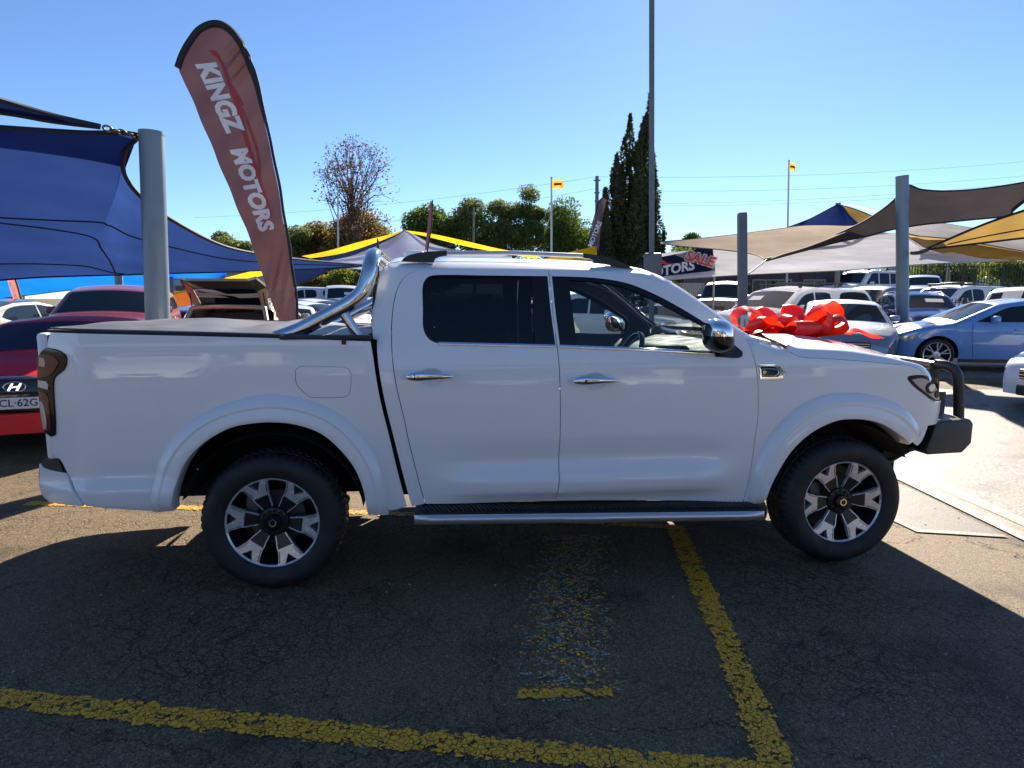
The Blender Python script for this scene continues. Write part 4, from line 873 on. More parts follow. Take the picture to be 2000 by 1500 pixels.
# ------------------------------------------------------------------ parked cars
class Shape:
    """side profile swept across a car's width, with plan rounding at both ends"""
    def __init__(s, L, W, H, top, belt, wx, wr, roofw=.76, zb=.20, nose=.30, tail=.16, win=(), ws=None, rw=None):
        s.L, s.W, s.H, s.belt, s.wx, s.wr, s.roofw, s.zb, s.nose, s.tail, s.win, s.ws, s.rw = L, W, H, belt, wx, wr, roofw, zb, nose, tail, win, ws, rw
        xs = np.linspace(0, L, 400); z = np.interp(xs, [p[0] for p in top], [p[1] for p in top])
        k = np.exp(-.5*(np.arange(-8, 9)/3.2)**2); k /= k.sum()
        s.tx, s.tz = xs, np.convolve(np.pad(z, 8, 'edge'), k, 'valid')
    def zt(s, x): return float(np.interp(x, s.tx, s.tz))
    def bottom(s, x):
        z = s.zb+.04*max(0, (x-s.L+.6)/.6)+.03*max(0, (.4-x)/.4)
        for w in s.wx:
            d = abs(x-w); ra = s.wr+.065
            if d < ra: z = max(z, s.wr+math.sqrt(ra*ra-d*d)*.98)
        return z
    def hw(s, x):
        a = max(0, 1-x/.75); b = max(0, 1-(s.L-x)/.7)
        return s.W/2*(1-s.nose*a**2.3)*(1-s.tail*b**2.3)
    def tw(s, z): return float(np.interp(z, [.15, .35, .6, s.belt-.12, s.belt, s.belt+.04, s.H], [.93, .97, 1.0, .995, .965, .945, s.roofw]))
    def P(s, x, t, e=0.0):
        zb, ztop, hw = s.bottom(x), s.zt(x), s.hw(x); rc = min(.13, (ztop-zb)*.42); zs = ztop-rc; ys = hw*s.tw(zs); rw = min(.11, ys*.4); cr = min(.045, rc*.4)
        if t < .5: z = zb+(zs-zb)*t/.5; y = hw*s.tw(z); n = Vector((0, -1, .05))
        elif t < .72:
            a = (t-.5)/.22*math.pi/2; y = ys-rw*(1-math.cos(a)); z = zs+(rc-cr)*math.sin(a); n = Vector((0, -math.cos(a), math.sin(a)))
        else:
            q = 1-(t-.72)/.28; y = (ys-rw)*q; z = ztop-cr*q*q; n = Vector((0, -.1*q, 1))
        sl = (s.zt(min(s.L, x+.02))-s.zt(max(0, x-.02)))/.04 if t > .45 else 0
        n = (n+Vector((-sl*min(1, max(0, (t-.45)/.3)), 0, 0))).normalized()
        return Vector((x-s.L/2, -y, z))+n*e
    def side(s, x, z, e=0.0): return Vector((x-s.L/2, -s.hw(x)*s.tw(z)-e, z))
SH = {
 'hatch': Shape(4.34, 1.80, 1.46, [(0, .52), (.03, .66), (.12, .76), (.5, .90), (1.12, 1.00), (1.95, 1.38), (2.45, 1.455), (3.2, 1.43), (3.72, 1.34), (4.10, 1.02), (4.22, .92), (4.30, .75), (4.34, .5)], .97, (.86, 3.50), .325,
   win=[[(1.52, .985), (1.75, 1.10), (2.08, 1.26), (2.40, 1.31), (2.50, 1.315), (2.50, .99)], [(2.56, .99), (2.56, 1.315), (3.1, 1.30), (3.50, 1.23), (3.72, 1.10), (3.50, 1.03)]], ws=(1.20, 1.90), rw=(3.78, 4.08)),
 'sedan': Shape(4.55, 1.79, 1.45, [(0, .52), (.03, .66), (.12, .76), (.5, .88), (1.15, .98), (1.98, 1.37), (2.5, 1.445), (3.1, 1.41), (3.85, 1.09), (4.40, 1.03), (4.50, .92), (4.55, .5)], .96, (.90, 3.60), .315,
   win=[[(1.55, .975), (1.78, 1.09), (2.10, 1.25), (2.48, 1.30), (2.48, .98)], [(2.54, .98), (2.54, 1.30), (3.0, 1.28), (3.32, 1.18), (3.52, 1.06), (3.40, 1.0)]], ws=(1.22, 1.93), rw=(3.20, 3.80)),
 'suv': Shape(4.45, 1.83, 1.64, [(0, .58), (.03, .80), (.12, .92), (.6, 1.02), (1.10, 1.09), (1.80, 1.53), (2.3, 1.63), (3.4, 1.61), (3.95, 1.52), (4.28, 1.12), (4.38, .95), (4.45, .55)], 1.06, (.86, 3.52), .355, roofw=.78, zb=.24,
   win=[[(1.46, 1.075), (1.68, 1.22), (1.98, 1.42), (2.40, 1.475), (2.40, 1.08)], [(2.46, 1.08), (2.46, 1.475), (3.20, 1.46), (3.24, 1.10)], [(3.30, 1.11), (3.30, 1.455), (3.66, 1.42), (3.88, 1.22), (3.80, 1.15)]], ws=(1.16, 1.76), rw=(3.98, 4.26)),
 'canopy': Shape(5.35, 1.87, 1.80, [(0, .60), (.03, .88), (.12, 1.0), (.5, 1.07), (1.35, 1.16), (2.10, 1.66), (2.6, 1.765), (3.42, 1.75), (3.50, 1.745), (4.85, 1.73), (5.10, 1.55), (5.25, 1.12), (5.30, 1.0), (5.35, .6)], 1.12, (.95, 4.10), .385, roofw=.80, zb=.30,
   win=[[(1.72, 1.13), (1.95, 1.29), (2.25, 1.50), (2.62, 1.585), (2.62, 1.14)], [(2.68, 1.14), (2.68, 1.585), (3.12, 1.58), (3.28, 1.54), (3.32, 1.28), (3.22, 1.16)], [(3.72, 1.22), (3.66, 1.36), (3.70, 1.53), (3.82, 1.58), (4.80, 1.55), (4.98, 1.40), (5.02, 1.28), (4.9, 1.22)]], ws=(1.42, 2.05), rw=None),
 'ute': Shape(5.30, 1.86, 1.78, [(0, .60), (.03, .88), (.12, 1.0), (.5, 1.07), (1.35, 1.15), (2.10, 1.64), (2.6, 1.74), (3.30, 1.72), (3.42, 1.62), (3.52, 1.18), (5.2, 1.15), (5.26, 1.0), (5.30, .6)], 1.11, (.95, 4.08), .38, roofw=.80, zb=.30,
   win=[[(1.72, 1.12), (1.95, 1.28), (2.25, 1.48), (2.58, 1.56), (2.58, 1.13)], [(2.64, 1.13), (2.64, 1.56), (3.10, 1.55), (3.26, 1.48), (3.30, 1.20), (3.2, 1.15)]], ws=(1.42, 2.05), rw=None),
 'offroad': Shape(4.70, 1.86, 1.88, [(0, .62), (.03, .95), (.12, 1.07), (.5, 1.12), (1.30, 1.18), (1.80, 1.74), (2.2, 1.86), (4.25, 1.85), (4.50, 1.70), (4.60, 1.18), (4.65, 1.0), (4.70, .6)], 1.13, (.92, 3.68), .39, roofw=.84, zb=.32,
   win=[[(1.56, 1.15), (1.86, 1.48), (2.02, 1.66), (2.44, 1.69), (2.44, 1.16)], [(2.52, 1.16), (2.52, 1.69), (3.20, 1.69), (3.20, 1.16)], [(3.28, 1.16), (3.28, 1.69), (4.20, 1.67), (4.34, 1.45), (4.34, 1.18)]], ws=(1.34, 1.76), rw=(4.44, 4.58)),
 'van': Shape(5.0, 1.90, 2.0, [(0, .60), (.04, .95), (.2, 1.08), (.65, 1.20), (1.45, 1.84), (1.85, 1.98), (4.7, 1.96), (4.90, 1.85), (4.97, 1.3), (5.0, .6)], 1.16, (.95, 4.0), .34, roofw=.84, zb=.24, nose=.22,
   win=[[(1.05, 1.19), (1.35, 1.45), (1.62, 1.68), (2.10, 1.72), (2.10, 1.20)]], ws=(.72, 1.42), rw=None),
}
WHEELS = {}
def car_wheel(r, style):
    """one tyre mesh and one rim mesh per size, shared"""
    key = (r, style)
    if key in WHEELS: return WHEELS[key]
    k = r/.325; w = .20*k if r < .36 else .23; ri = r*(.79 if style == 'fine' else .70)
    ty = MB().lathe_y([(ri, .02), (ri+.006, .0), (r*.86, -.014), (r*.96, .0), (r, .035), (r, w-.035), (r*.95, w), (ri, w-.02)], n=40).build('tyre', MAT['rubber'], None, sharp=30)
    mb = MB(); mb.lathe_y([(ri, .03), (ri*.985, .006), (ri*.93, .010), (ri*.92, .03)], n=40, mi=0); mb.lathe_y([(ri*.93, .03), (ri*.9, .11), (0, .12)], n=30, mi=1)
    mb.lathe_y([(ri*.30, .05), (ri*.26, .018), (ri*.1, .012), (0, .012)], n=20, mi=0)
    ns = {'five': 5, 'ten': 10, 'fine': 12}[style]
    for i in range(ns):
        pair = (.10, -.10) if style == 'fine' and i % 2 == 0 else (-.10, .10)
        a = 2*math.pi*i/ns+.2; wd = {'five': .16, 'ten': .085, 'fine': .04}[style]*ri
        if style == 'fine': a = 2*math.pi*(i//2)/6+(.17 if i % 2 else -.17)+.2; a0 = 2*math.pi*(i//2)/6+.2
        else: a0 = a
        q = lambda aa, rr, t: (rr*math.sin(aa)+t*math.cos(aa), 0, rr*math.cos(aa)-t*math.sin(aa))
        pts = [q(a0, ri*.22, -wd*.8), q(a, ri*.95, -wd), q(a, ri*.95, wd), q(a0, ri*.22, wd*.8)]
        mb.add([(p[0], .016 if j in (1, 2) else .026, p[2]) for j, p in enumerate(pts)]+[(p[0], .05, p[2]) for p in pts], [(0, 1, 2, 3), (0, 4, 5, 1), (2, 6, 7, 3)], 0)
    ri_o = mb.build('rim', None, None, sharp=30, mats=[MAT['alloy'] if style != 'five' else MAT['silver_trim'], MAT['dark']])
    WHEELS[key] = (ty.data, ri_o.data); bpy.data.objects.remove(ty); bpy.data.objects.remove(ri_o)
    return WHEELS[key]
CARMAT = {}
def carpaint(name, col, metal=0.0):
    if name not in CARMAT: CARMAT[name] = paint('paint_'+name, col, metal)
    return CARMAT[name]
def make_car(name, label, cat, kind, paintm, x, y, nose, dz=0.0, group=None, wheel='five', glass='glass_dark', front=True, rear=True, seams=False, open_tail=False, roof_rails=False, bars=False, pitch=0.0, scale=1.0, trim='black', card=None):
    S = SH[kind]; y = y*KD if y > 0 else y; rot = math.atan2(-nose[1], -nose[0])
    t = empty(name, label, cat, (x, y, terrain(x, y)+dz), rot, group)
    if pitch: t.rotation_euler = (0, R(pitch), rot)
    if scale != 1: t.scale = (scale,)*3
    st = sorted(set([round(v, 4) for v in list(np.linspace(0, S.L, 64))+[.015, .03, .06, .1, S.L-.015, S.L-.03, S.L-.06]+[w+(S.wr+.065)*c for w in S.wx for c in (-1, -.995, -.97, -.9, -.8, -.65, -.45, -.2, 0, .2, .45, .65, .8, .9, .97, .995, 1)]]))
    st = [v for v in st if 0 <= v <= S.L]
    ts = list(np.linspace(0, .5, 9))+[.55, .60, .66, .72]+[.79, .86, .93, 1.0]; nt_ = len(ts); full = 2*nt_-1
    cut = S.rw[0] if open_tail else None
    vs = []
    for xx in st:
        row = [S.P(xx, q) for q in ts]; vs += row+[Vector((p.x, -p.y, p.z)) for p in row[:-1][::-1]]
    fs = []
    for i in range(len(st)-1):
        for k in range(full-1):
            if cut and st[i] > cut-.02 and 8 <= k <= full-10 and True: continue
            fs.append((i*full+k, (i+1)*full+k, (i+1)*full+k+1, i*full+k+1))
    fs.append(tuple(range(full)))
    if not cut: fs.append(tuple((len(st)-1)*full+k for k in range(full-1, -1, -1)))
    body = mesh('body', vs, fs, paintm, t, sharp=50)
    MB().box((0, 0, .42), (S.L*.90, S.W*.62, .36)).build('underbody', MAT['dark'], t, smooth=False)
    # glass
    G = MAT[glass]
    for wn_ in S.win:
        for sg in (1, -1):
            o = cdt_panel('window', wn_, lambda a, b: S.side(a, b, .006), G if glass == 'glass_black' else MAT['glass_black'], t, gap=0, step=.12, skirt=0, smooth_step=.05)
            if sg < 0: o.scale = (1, -1, 1)
    def top_sheet(nm, xa, xb, wf, e, mat, par, na=8):
        V = []
        for i in range(na+1):
            xx = xa+(xb-xa)*i/na
            tl = .72+.28*(1-wf)
            row = [S.P(xx, q, e) for q in np.linspace(tl, 1, 7)]; V += row+[Vector((p.x, -p.y, p.z)) for p in row[:-1][::-1]]
        return mesh(nm, V, [(i*13+k, (i+1)*13+k, (i+1)*13+k+1, i*13+k+1) for i in range(na) for k in range(12)], mat, par)
    if S.ws:
        w = top_sheet('windscreen', S.ws[0], S.ws[1], .97, .005, MAT['glass_black'], t)
    if card:
        V = [Vector((p.x, y_, p.z-.02*abs(y_))) for p in (S.P(S.ws[0]+.25, 1, .016), S.P(S.ws[0]+.42, 1, .016)) for y_ in card]
        mesh('price_card', V, [(0, 1, 3, 2)], MAT['white_print'], t, smooth=False)
    if S.rw and not open_tail: top_sheet('rear_window', S.rw[0], S.rw[1], .90, .005, MAT['glass_black'], t)
    def patch(nm, xa, xb, ta, tb, e, mat, n=5, m=5, skew=0.0):
        for sg in (1, -1):
            V = [S.P(xa+(xb-xa)*i/n+skew*(j/m), ta+(tb-ta)*j/m*(1-.35*i/n*(nm == 'headlight')), e) for i in range(n+1) for j in range(m+1)]
            if sg < 0: V = [(p.x, -p.y, p.z) for p in V]
            F = [(i*(m+1)+j, (i+1)*(m+1)+j, (i+1)*(m+1)+j+1, i*(m+1)+j+1) for i in range(n) for j in range(m)]
            mesh(nm, V, F, mat, t)
    if front:
        patch('headlight', .035, .48, .40, .60, .006, MAT['clear_lens'])
        gw = S.hw(0)*1.45; z0 = S.zt(.02)
        MB().bbox((-S.L/2-.005, 0, z0-.07), (.05, gw*.72, .15), .015, 1).build('grille', MAT['black'], t)
        for k in range(3): MB().box((-S.L/2-.033, 0, z0-.12+.045*k), (.008, gw*.68, .010)).build('grille_bar', MAT['chrome'], t)
        MB().bbox((-S.L/2-.004, 0, S.zb+.10), (.05, gw*.80, .15), .02, 1).build('lower_grille', MAT['black'], t)
        MB().box((-S.L/2-.036, 0, z0-.21), (.008, .37, .105)).build('number_plate', MAT['white_print'], t)
    if rear:
        patch('tail_light', S.L-.30, S.L-.03, .36, .60, .006, MAT['red_lens'])
        MB().box((S.L/2+.006, 0, .62), (.01, .37, .105)).build('number_plate', MAT['white_print'], t)
    if trim:
        for x0, x1 in ((S.wx[0]+S.wr+.07, S.wx[1]-S.wr-.07),):
            for sg in (1, -1): MB().box(((x0+x1)/2-S.L/2, sg*S.W*.485, S.zb+.02), (x1-x0, .03, .07)).build('sill', MAT[trim], t)
    xm = S.ws[1]*.45+S.ws[0]*.55+.28
    for sg in (1, -1):
        MB().bbox((xm-S.L/2, sg*(S.hw(xm)+.09), S.belt+.07), (.13, .20, .14), .045, 2).build('door_mirror', paintm, t)
    for wv in S.win[:2]:
        xx = max(p[0] for p in wv)-.22
        for sg in (1, -1): MB().bbox((xx-S.L/2, sg*(S.hw(xx)*1.0+.012), S.belt-.13), (.20, .03, .03), .01, 1).build('handle', paintm, t)
    if seams:
        ends = [S.win[0][0][0]-.05, max(p[0] for p in S.win[0])+.03, max(p[0] for p in S.win[1])-.12]
        for xx in ends:
            for sg in (1, -1):
                V = [S.side(xx+.03*math.sin(6*z), z, .0015) for z in np.linspace(S.bottom(xx)+.02, S.belt-.01, 9)]; V2 = [p+Vector((.008, 0, 0)) for p in V]
                if sg < 0: V = [Vector((p.x, -p.y, p.z)) for p in V]; V2 = [Vector((p.x, -p.y, p.z)) for p in V2]
                mesh('door_seam', V+V2, [(i, i+1, i+10, i+9) for i in range(8)], MAT['dark'], t)
    if roof_rails or bars:
        xa, xb = S.ws[1]+.25, (S.rw[0]-.25 if S.rw else S.L*.62)
        for sg in (1, -1):
            if roof_rails: MB().tube([S.P(v, .70, .05 if 0 < i < 5 else 0) if sg > 0 else (lambda p: Vector((p.x, -p.y, p.z)))(S.P(v, .70, .05 if 0 < i < 5 else 0)) for i, v in enumerate(np.linspace(xa, xb, 6))], .018, 6).build('roof_rail', MAT['silver_trim'], t)
        if bars:
            for v in (xa, (xa+xb)/2+.2, xb+.6):
                p = S.P(min(v, S.L-.5), .66); MB().bbox((p.x, 0, S.zt(min(v, S.L-.5))+.10), (.07, S.W*.78, .035), .012, 1).build('roof_bar', MAT['black'], t)
                for sg in (1, -1): MB().box((p.x, sg*S.W*.34, S.zt(min(v, S.L-.5))+.045), (.07, .06, .10)).build('bar_foot', MAT['black'], t)
    ty, rm = car_wheel(S.wr, wheel)
    for wx in S.wx:
        for sg in (1, -1):
            w = bpy.data.objects.new('wheel', None); COL.objects.link(w); w.parent = t; w.empty_display_size = .1
            w.location = (wx-S.L/2, -sg*(S.W/2-.012), S.wr); w.rotation_euler = (0, 0, 0 if sg > 0 else math.pi)
            a = bpy.data.objects.new('tyre', ty); COL.objects.link(a); a.parent = w
            b = bpy.data.objects.new('rim', rm); COL.objects.link(b); b.parent = w
    if open_tail:
        # raised tailgate with its window, hinged at the roof end, and the opening below
        x0 = S.rw[0]-.03; z0 = S.zt(x0)-.01; Lg = .98; hw_ = S.hw(x0)*.78
        rt = Matrix.Translation((x0-S.L/2, 0, z0)) @ Matrix.Rotation(R(-42), 4, 'Y')
        ring = lambda e0, e1: [(.03, -hw_*e0, 0), (Lg*.62, -hw_*1.08*e0, -.03), (Lg, -hw_*.92*e1, -.16), (Lg, hw_*.92*e1, -.16), (Lg*.62, hw_*1.08*e0, -.03), (.03, hw_*e0, 0)]
        outer = [rt @ Vector(p) for p in [(0, -hw_, 0), (Lg*.60, -hw_*1.10, .03), (Lg, -hw_*.98, -.12), (Lg+.02, -hw_*.8, -.20), (Lg+.02, hw_*.8, -.20), (Lg, hw_*.98, -.12), (Lg*.60, hw_*1.10, .03), (0, hw_, 0)]]
        inner = [rt @ Vector(p) for p in [(.10, -hw_*.82, -.03), (Lg*.55, -hw_*.86, -.02), (Lg*.62, -hw_*.80, -.03), (Lg*.64, -hw_*.5, -.04), (Lg*.64, hw_*.5, -.04), (Lg*.62, hw_*.80, -.03), (Lg*.55, hw_*.86, -.02), (.10, hw_*.82, -.03)]]
        mb = MB(); d = Vector((0, 0, -.05)); n8 = 8
        mb.add(outer+inner, [(i, (i+1) % n8, n8+(i+1) % n8, n8+i) for i in range(n8)]); mb.add([p+d for p in outer]+[p+d for p in inner], [(n8+i, n8+(i+1) % n8, (i+1) % n8, i) for i in range(n8)])
        mb.add(outer+[p+d for p in outer], [(i, i+8, (i+1) % 8+8, (i+1) % 8) for i in range(8)])
        tg = mb.build('tailgate', paintm, t, smooth=False)
        MB().add([p+d*.5 for p in inner], [tuple(range(8))]).build('window', MAT['glass_tint'], tg, smooth=False)
        mb = MB(); mb.add([p+d*1.1 for p in outer]+[q+d*1.1 for q in inner], [(i, (i+1) % n8, n8+(i+1) % n8, n8+i) for i in range(1, 6)]); mb.build('lining', MAT['trim'], tg, smooth=False)
        for sg in (1, -1): MB().tube([(x0-S.L/2+.12, sg*hw_*1.02, z0-.35), rt @ Vector((Lg*.45, sg*hw_*.98, -.05))], .012, 6).build('strut', MAT['black'], tg)
        # opening surround
        pts = [(S.L/2-.30+.24*(1-(z-.95)/(z0-.98)), sg*(hw_*(1.12-.16*(z-.95)/(z0-.95))), z) for sg, zs_ in ((-1, (.95, 1.1, 1.25, z0-.04)), (1, (z0-.04, 1.25, 1.1, .95))) for z in zs_]
        MB().tube(catmull(pts, .05, corner=100), .045, 8).build('opening_frame', paintm, t)
        MB().bbox((S.L/2-1.1, 0, 1.0), (.14, S.W*.7, .36), .04, 2).build('rear_seat', MAT['trim'], t)
        for yy in (-.38, .38): MB().bbox((S.L/2-1.08, yy, 1.25), (.09, .24, .16), .03, 2).build('headrest', MAT['trim'], t)
    return t
def car_at(px, depth): p = gpt(px, depth); return p.x, p.y
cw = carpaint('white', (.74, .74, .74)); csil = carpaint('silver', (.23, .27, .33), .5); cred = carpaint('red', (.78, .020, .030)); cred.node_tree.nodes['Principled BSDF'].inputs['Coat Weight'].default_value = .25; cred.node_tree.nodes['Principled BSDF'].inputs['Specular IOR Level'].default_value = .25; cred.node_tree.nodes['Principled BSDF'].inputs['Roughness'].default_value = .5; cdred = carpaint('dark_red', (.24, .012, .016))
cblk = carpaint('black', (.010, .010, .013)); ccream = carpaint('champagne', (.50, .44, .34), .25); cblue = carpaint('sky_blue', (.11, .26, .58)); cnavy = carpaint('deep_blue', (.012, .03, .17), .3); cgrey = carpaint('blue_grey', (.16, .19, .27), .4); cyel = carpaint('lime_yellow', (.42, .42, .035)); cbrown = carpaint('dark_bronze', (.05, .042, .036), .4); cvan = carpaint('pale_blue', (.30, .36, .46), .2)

# red hatch nose on behind the tray
rc_ = make_car('parked_car', 'red hatchback facing the camera behind the pickup tail, front plate showing', 'car', 'hatch', cred, -5.53, 9.02, (.36, -.93), dz=-0.1, pitch=3.2, glass='glass_dark', seams=True)
S = SH['hatch']
for ch in list(rc_.children):
    if ch.name.split('.')[0] in ('grille', 'grille_bar', 'lower_grille', 'number_plate'): bpy.data.objects.remove(ch)
MB().bbox((-S.L/2-.02, 0, .60), (.10, 1.16, .34), .04, 2).build('grille', MAT['gloss_black'], rc_)
MB().tube([(-S.L/2-.05, -.56, .775), (-S.L/2-.085, -.2, .785), (-S.L/2-.085, .2, .785), (-S.L/2-.05, .56, .775)], .010, 8).build('grille_trim', MAT['chrome'], rc_)
pl = MB().bbox((-S.L/2-.085, 0, .535), (.012, .372, .110), .004, 1).build('number_plate', pmat('plate_white', (.72, .73, .74), .4), rc_)
def front_text(txt, size, y, z, x, mat, parent, bold=.02):
    vs, fs = text_mesh(txt, size, bold); return mesh('lettering', [(x, y-vx, z+vy) for vx, vy, vz in vs], fs, mat, parent, smooth=False)
front_text('ECL\u00b762G', .098, -.0, .535, -S.L/2-.0925, pmat('plate_black', (.01, .01, .012), .5), pl, .012)
em = MB(); ex = -S.L/2-.078
em.tube([(ex, .088*math.cos(a), .690+.047*math.sin(a)) for a in np.linspace(0, 2*math.pi, 33)[:-1]], .007, 8, closed=True)
for y0 in (-.034, .034): em.poly([(ex, y0+.018+.011, .655), (ex, y0+.018-.011, .655), (ex, y0-.018-.011, .725), (ex, y0-.018+.011, .725)], (-.006, 0, 0))
em.poly([(ex, .034, .678), (ex, .034, .69), (ex, -.034, .702), (ex, -.034, .69)], (-.006, 0, 0))
em.build('emblem', MAT['chrome'], rc_)
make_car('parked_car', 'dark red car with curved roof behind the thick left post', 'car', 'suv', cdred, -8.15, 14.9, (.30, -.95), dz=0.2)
make_car('parked_car', 'black car with raised tailgate left of the dark red car', 'car', 'hatch', cblk, -10.6, 15.2, (-.10, .99), dz=0.1, open_tail=True, front=False)
make_car('parked_car', 'silver car cut off by the left edge below the pink flag', 'car', 'hatch', csil, -12.9, 14.2, (.35, -.93), dz=0)
make_car('parked_car', 'blue grey hatchback seen from behind between post and cream wagon', 'car', 'hatch', cgrey, -8.3, 19.3, (-.2, .98), dz=-0.08, front=False)
make_car('parked_wagon', 'cream wagon seen from behind with its tailgate raised', 'car', 'hatch', ccream, -5.75, 16.2, (-.10, .995), dz=.10, open_tail=True, front=False, roof_rails=True)
make_car('parked_car', 'white car with dark windscreen right of the cream wagon', 'car', 'sedan', cw, -6.15, 19.6, (.28, -.96), dz=-0.05, card=(-.1, .35))
make_car('parked_car', 'white car at right of the big flag, nearest of the row beyond the tray', 'car', 'hatch', cw, -6.4, 23.0, (.95, -.30), dz=0, group='white cars parked in a row beyond the tray')
make_car('parked_car', 'white sedan second in the row beyond the pickup tray', 'car', 'sedan', cw, -7.3, 27.2, (.93, -.36), dz=0.05, group='white cars parked in a row beyond the tray', card=(.1, .5))
make_car('parked_car', 'silver white sedan third in the row below the white van', 'car', 'sedan', csil, -6.9, 30.4, (.93, -.36), dz=0.05, group='white cars parked in a row beyond the tray')
make_car('parked_car', 'white sedan farthest in the row just in front of the white van', 'car', 'sedan', cw, -6.3, 33.4, (.93, -.36), dz=0.05, group='white cars parked in a row beyond the tray')
make_car('parked_ute', 'white ute with white tray canopy beside the dark fence', 'ute', 'canopy', cw, -11.6, 39.5, (-.80, -.60), dz=0.25)
make_car('parked_van', 'white van facing the camera before the dark palisade fence', 'van', 'van', cw, -9.2, 39.0, (.28, -.96), dz=0.1, card=(-.5, -.1))
# seen through the driver's window
make_car('parked_car', 'lime yellow car with red tail light seen through the driver window', 'car', 'suv', cyel, -1.05, 12.6, (-.90, .43), dz=0.02, front=False)
make_car('parked_ute', 'white ute seen through the driver window above the yellow car', 'ute', 'ute', cw, 2.6, 21.5, (.85, -.5), dz=0)
make_car('parked_car', 'white car far back seen through the driver window', 'car', 'suv', cw, 4.2, 30.0, (.9, -.4), dz=0.1)
make_car('parked_car', 'white car seen through the windscreen beside the leafy shrub', 'car', 'sedan', cw, 4.5, 21.4, (-.3, -.95), dz=0)
# right-hand side
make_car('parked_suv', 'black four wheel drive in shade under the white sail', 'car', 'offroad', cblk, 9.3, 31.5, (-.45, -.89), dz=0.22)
make_car('parked_ute', 'white dual cab ute with matching canopy and roof bars behind the red bow', 'ute', 'canopy', cw, 7.62, 19.9, (-.88, -.47), dz=0.02, bars=True, glass='glass_black', seams=True, card=(.1, .5))
sd_ = make_car('parked_sedan', 'silver sedan with a green sale card in its windscreen beside the red bow', 'car', 'sedan', csil, 7.50, 16.4, (-.36, -.93), dz=-0.02)
Sx = SH['sedan']; pa = [Sx.P(x_, 1, .012) for x_ in (1.66, 1.80)]
for nm, z0, z1, mt in (('sale_card', 1.50, 1.70, pmat('green_card', (.06, .55, .03), .5)), ('sale_card', 1.71, 1.80, pmat('red_card', (.50, .05, .03), .5)), ('sale_card', 1.81, 1.85, MAT['white_print'])):
    V = []
    for x_ in (z0, z1):
        for yy in (.10, .50):
            p = Sx.P(x_, 1, .014); V.append((p.x, yy, p.z-.02*yy))
    mesh(nm, V, [(0, 1, 3, 2)], mt, sd_, smooth=False)
make_car('parked_ute', 'dark bronze ute with pale roof line behind the tubular fence', 'ute', 'ute', cbrown, 13.5, 27.0, (-.86, -.5), dz=0.12)
make_car('parked_offroad', 'white four wheel drive with a loaded roof rack beyond the dark ute', 'car', 'offroad', cw, 17.6, 36.5, (-.92, -.38), dz=0.15, bars=True)
make_car('parked_wagon', 'silver wagon on the rise just right of the thick right post', 'car', 'suv', csil, 20.6, 36.5, (-.5, -.87), dz=0.15)
make_car('parked_van', 'small white caravan left of the white four wheel drive', 'van', 'van', cw, 18.2, 41.5, (-.95, -.3), dz=-0.55)
make_car('parked_suv', 'deep blue car facing the camera behind the thick right post', 'car', 'suv', cnavy, 13.25, 23.6, (-.28, -.96), dz=0.02, roof_rails=True, card=(-.5, .0))
make_car('parked_ute', 'white ute with dark windows behind the deep blue car', 'ute', 'canopy', cw, 17.3, 28.5, (-.93, -.36), dz=0.15, glass='glass_black', bars=True, card=(.1, .5))
make_car('parked_offroad', 'white frost dusted four wheel drive at the right edge behind the blue hatch', 'car', 'offroad', cw, 15.9, 22.4, (-.80, -.6), dz=-0.06, card=(-.1, .4))
bh = make_car('parked_hatchback', 'light blue hatchback side on at the right edge beyond the bull bar', 'car', 'hatch', cblue, 9.95, 14.95, (-.98, .2), dz=0, wheel='fine', seams=True)
make_car('parked_car', 'white car nose poking in at the right edge in front of the blue hatch', 'car', 'sedan', cw, 9.72, 10.3, (-.99, -.10), dz=0.02)
make_car('parked_van', 'pale blue van on the grass bank at far right', 'van', 'van', cvan, 36.0, 52, (-.98, -.15), dz=0)

# ------------------------------------------------------------------ added unseen objects behind the camera: cut bounce light, give the paint reflections
bk = empty('added_showroom', 'long grey showroom behind the camera, mirrored in the pickup doors', 'building', (-24, -24, terrain(-24, -24)))
MB().box((24, -3, 1.8), (50, 6, 3.6)).build('wall', MAT['pale_wall'], bk, smooth=False)  # added unseen building: blocks low sky light, shows in the pickup paint
MB().box((24, -.6, 3.75), (50.6, 7.6, .3)).build('roof', MAT['roof_grey'], bk, smooth=False)
for k in range(10):
    f = MB(); f.box((2+k*4.9, .06, 1.5), (3.4, .08, 2.4)); f.build('window', MAT['glass_black'], bk, smooth=False)
def added_sail(label, pts, mat, n=12, sagk=.35):  # added unseen cloth: shades the ground behind the camera to cut its bounce
    P = [Vector(p) for p in pts]; c = sum(P, Vector())/4; V = []
    for i in range(n+1):
        for j in range(n+1):
            u, v = i/n, j/n; p = P[0]*(1-u)*(1-v)+P[1]*u*(1-v)+P[2]*u*v+P[3]*(1-u)*v
            k = 1-.13*(math.sin(math.pi*u)*abs(2*v-1)**2+math.sin(math.pi*v)*abs(2*u-1)**2); p = c+(p-c)*k; p.z -= sagk*math.sin(math.pi*u)*math.sin(math.pi*v)*.5; V.append(p-c)
    o = tag(mesh('shade_sail', V, [(i*(n+1)+j, (i+1)*(n+1)+j, (i+1)*(n+1)+j+1, i*(n+1)+j+1) for i in range(n) for j in range(n)], mat), label, 'shade sail'); o.location = c
added_sail('charcoal sail over the cars behind the camera, mirrored in the front door', [(-1.5, -6.2, 3.2), (7.5, -6.6, 3.6), (8, -13.5, 3.0), (-1, -13, 3.6)], MAT['sail_charcoal'])
added_sail('navy sail over the cars behind the camera, mirrored in the tray side', [(-12, -6.4, 3.5), (-2.2, -6.2, 3.1), (-2, -13, 3.6), (-12, -13.5, 3.0)], MAT['sail_navy'])
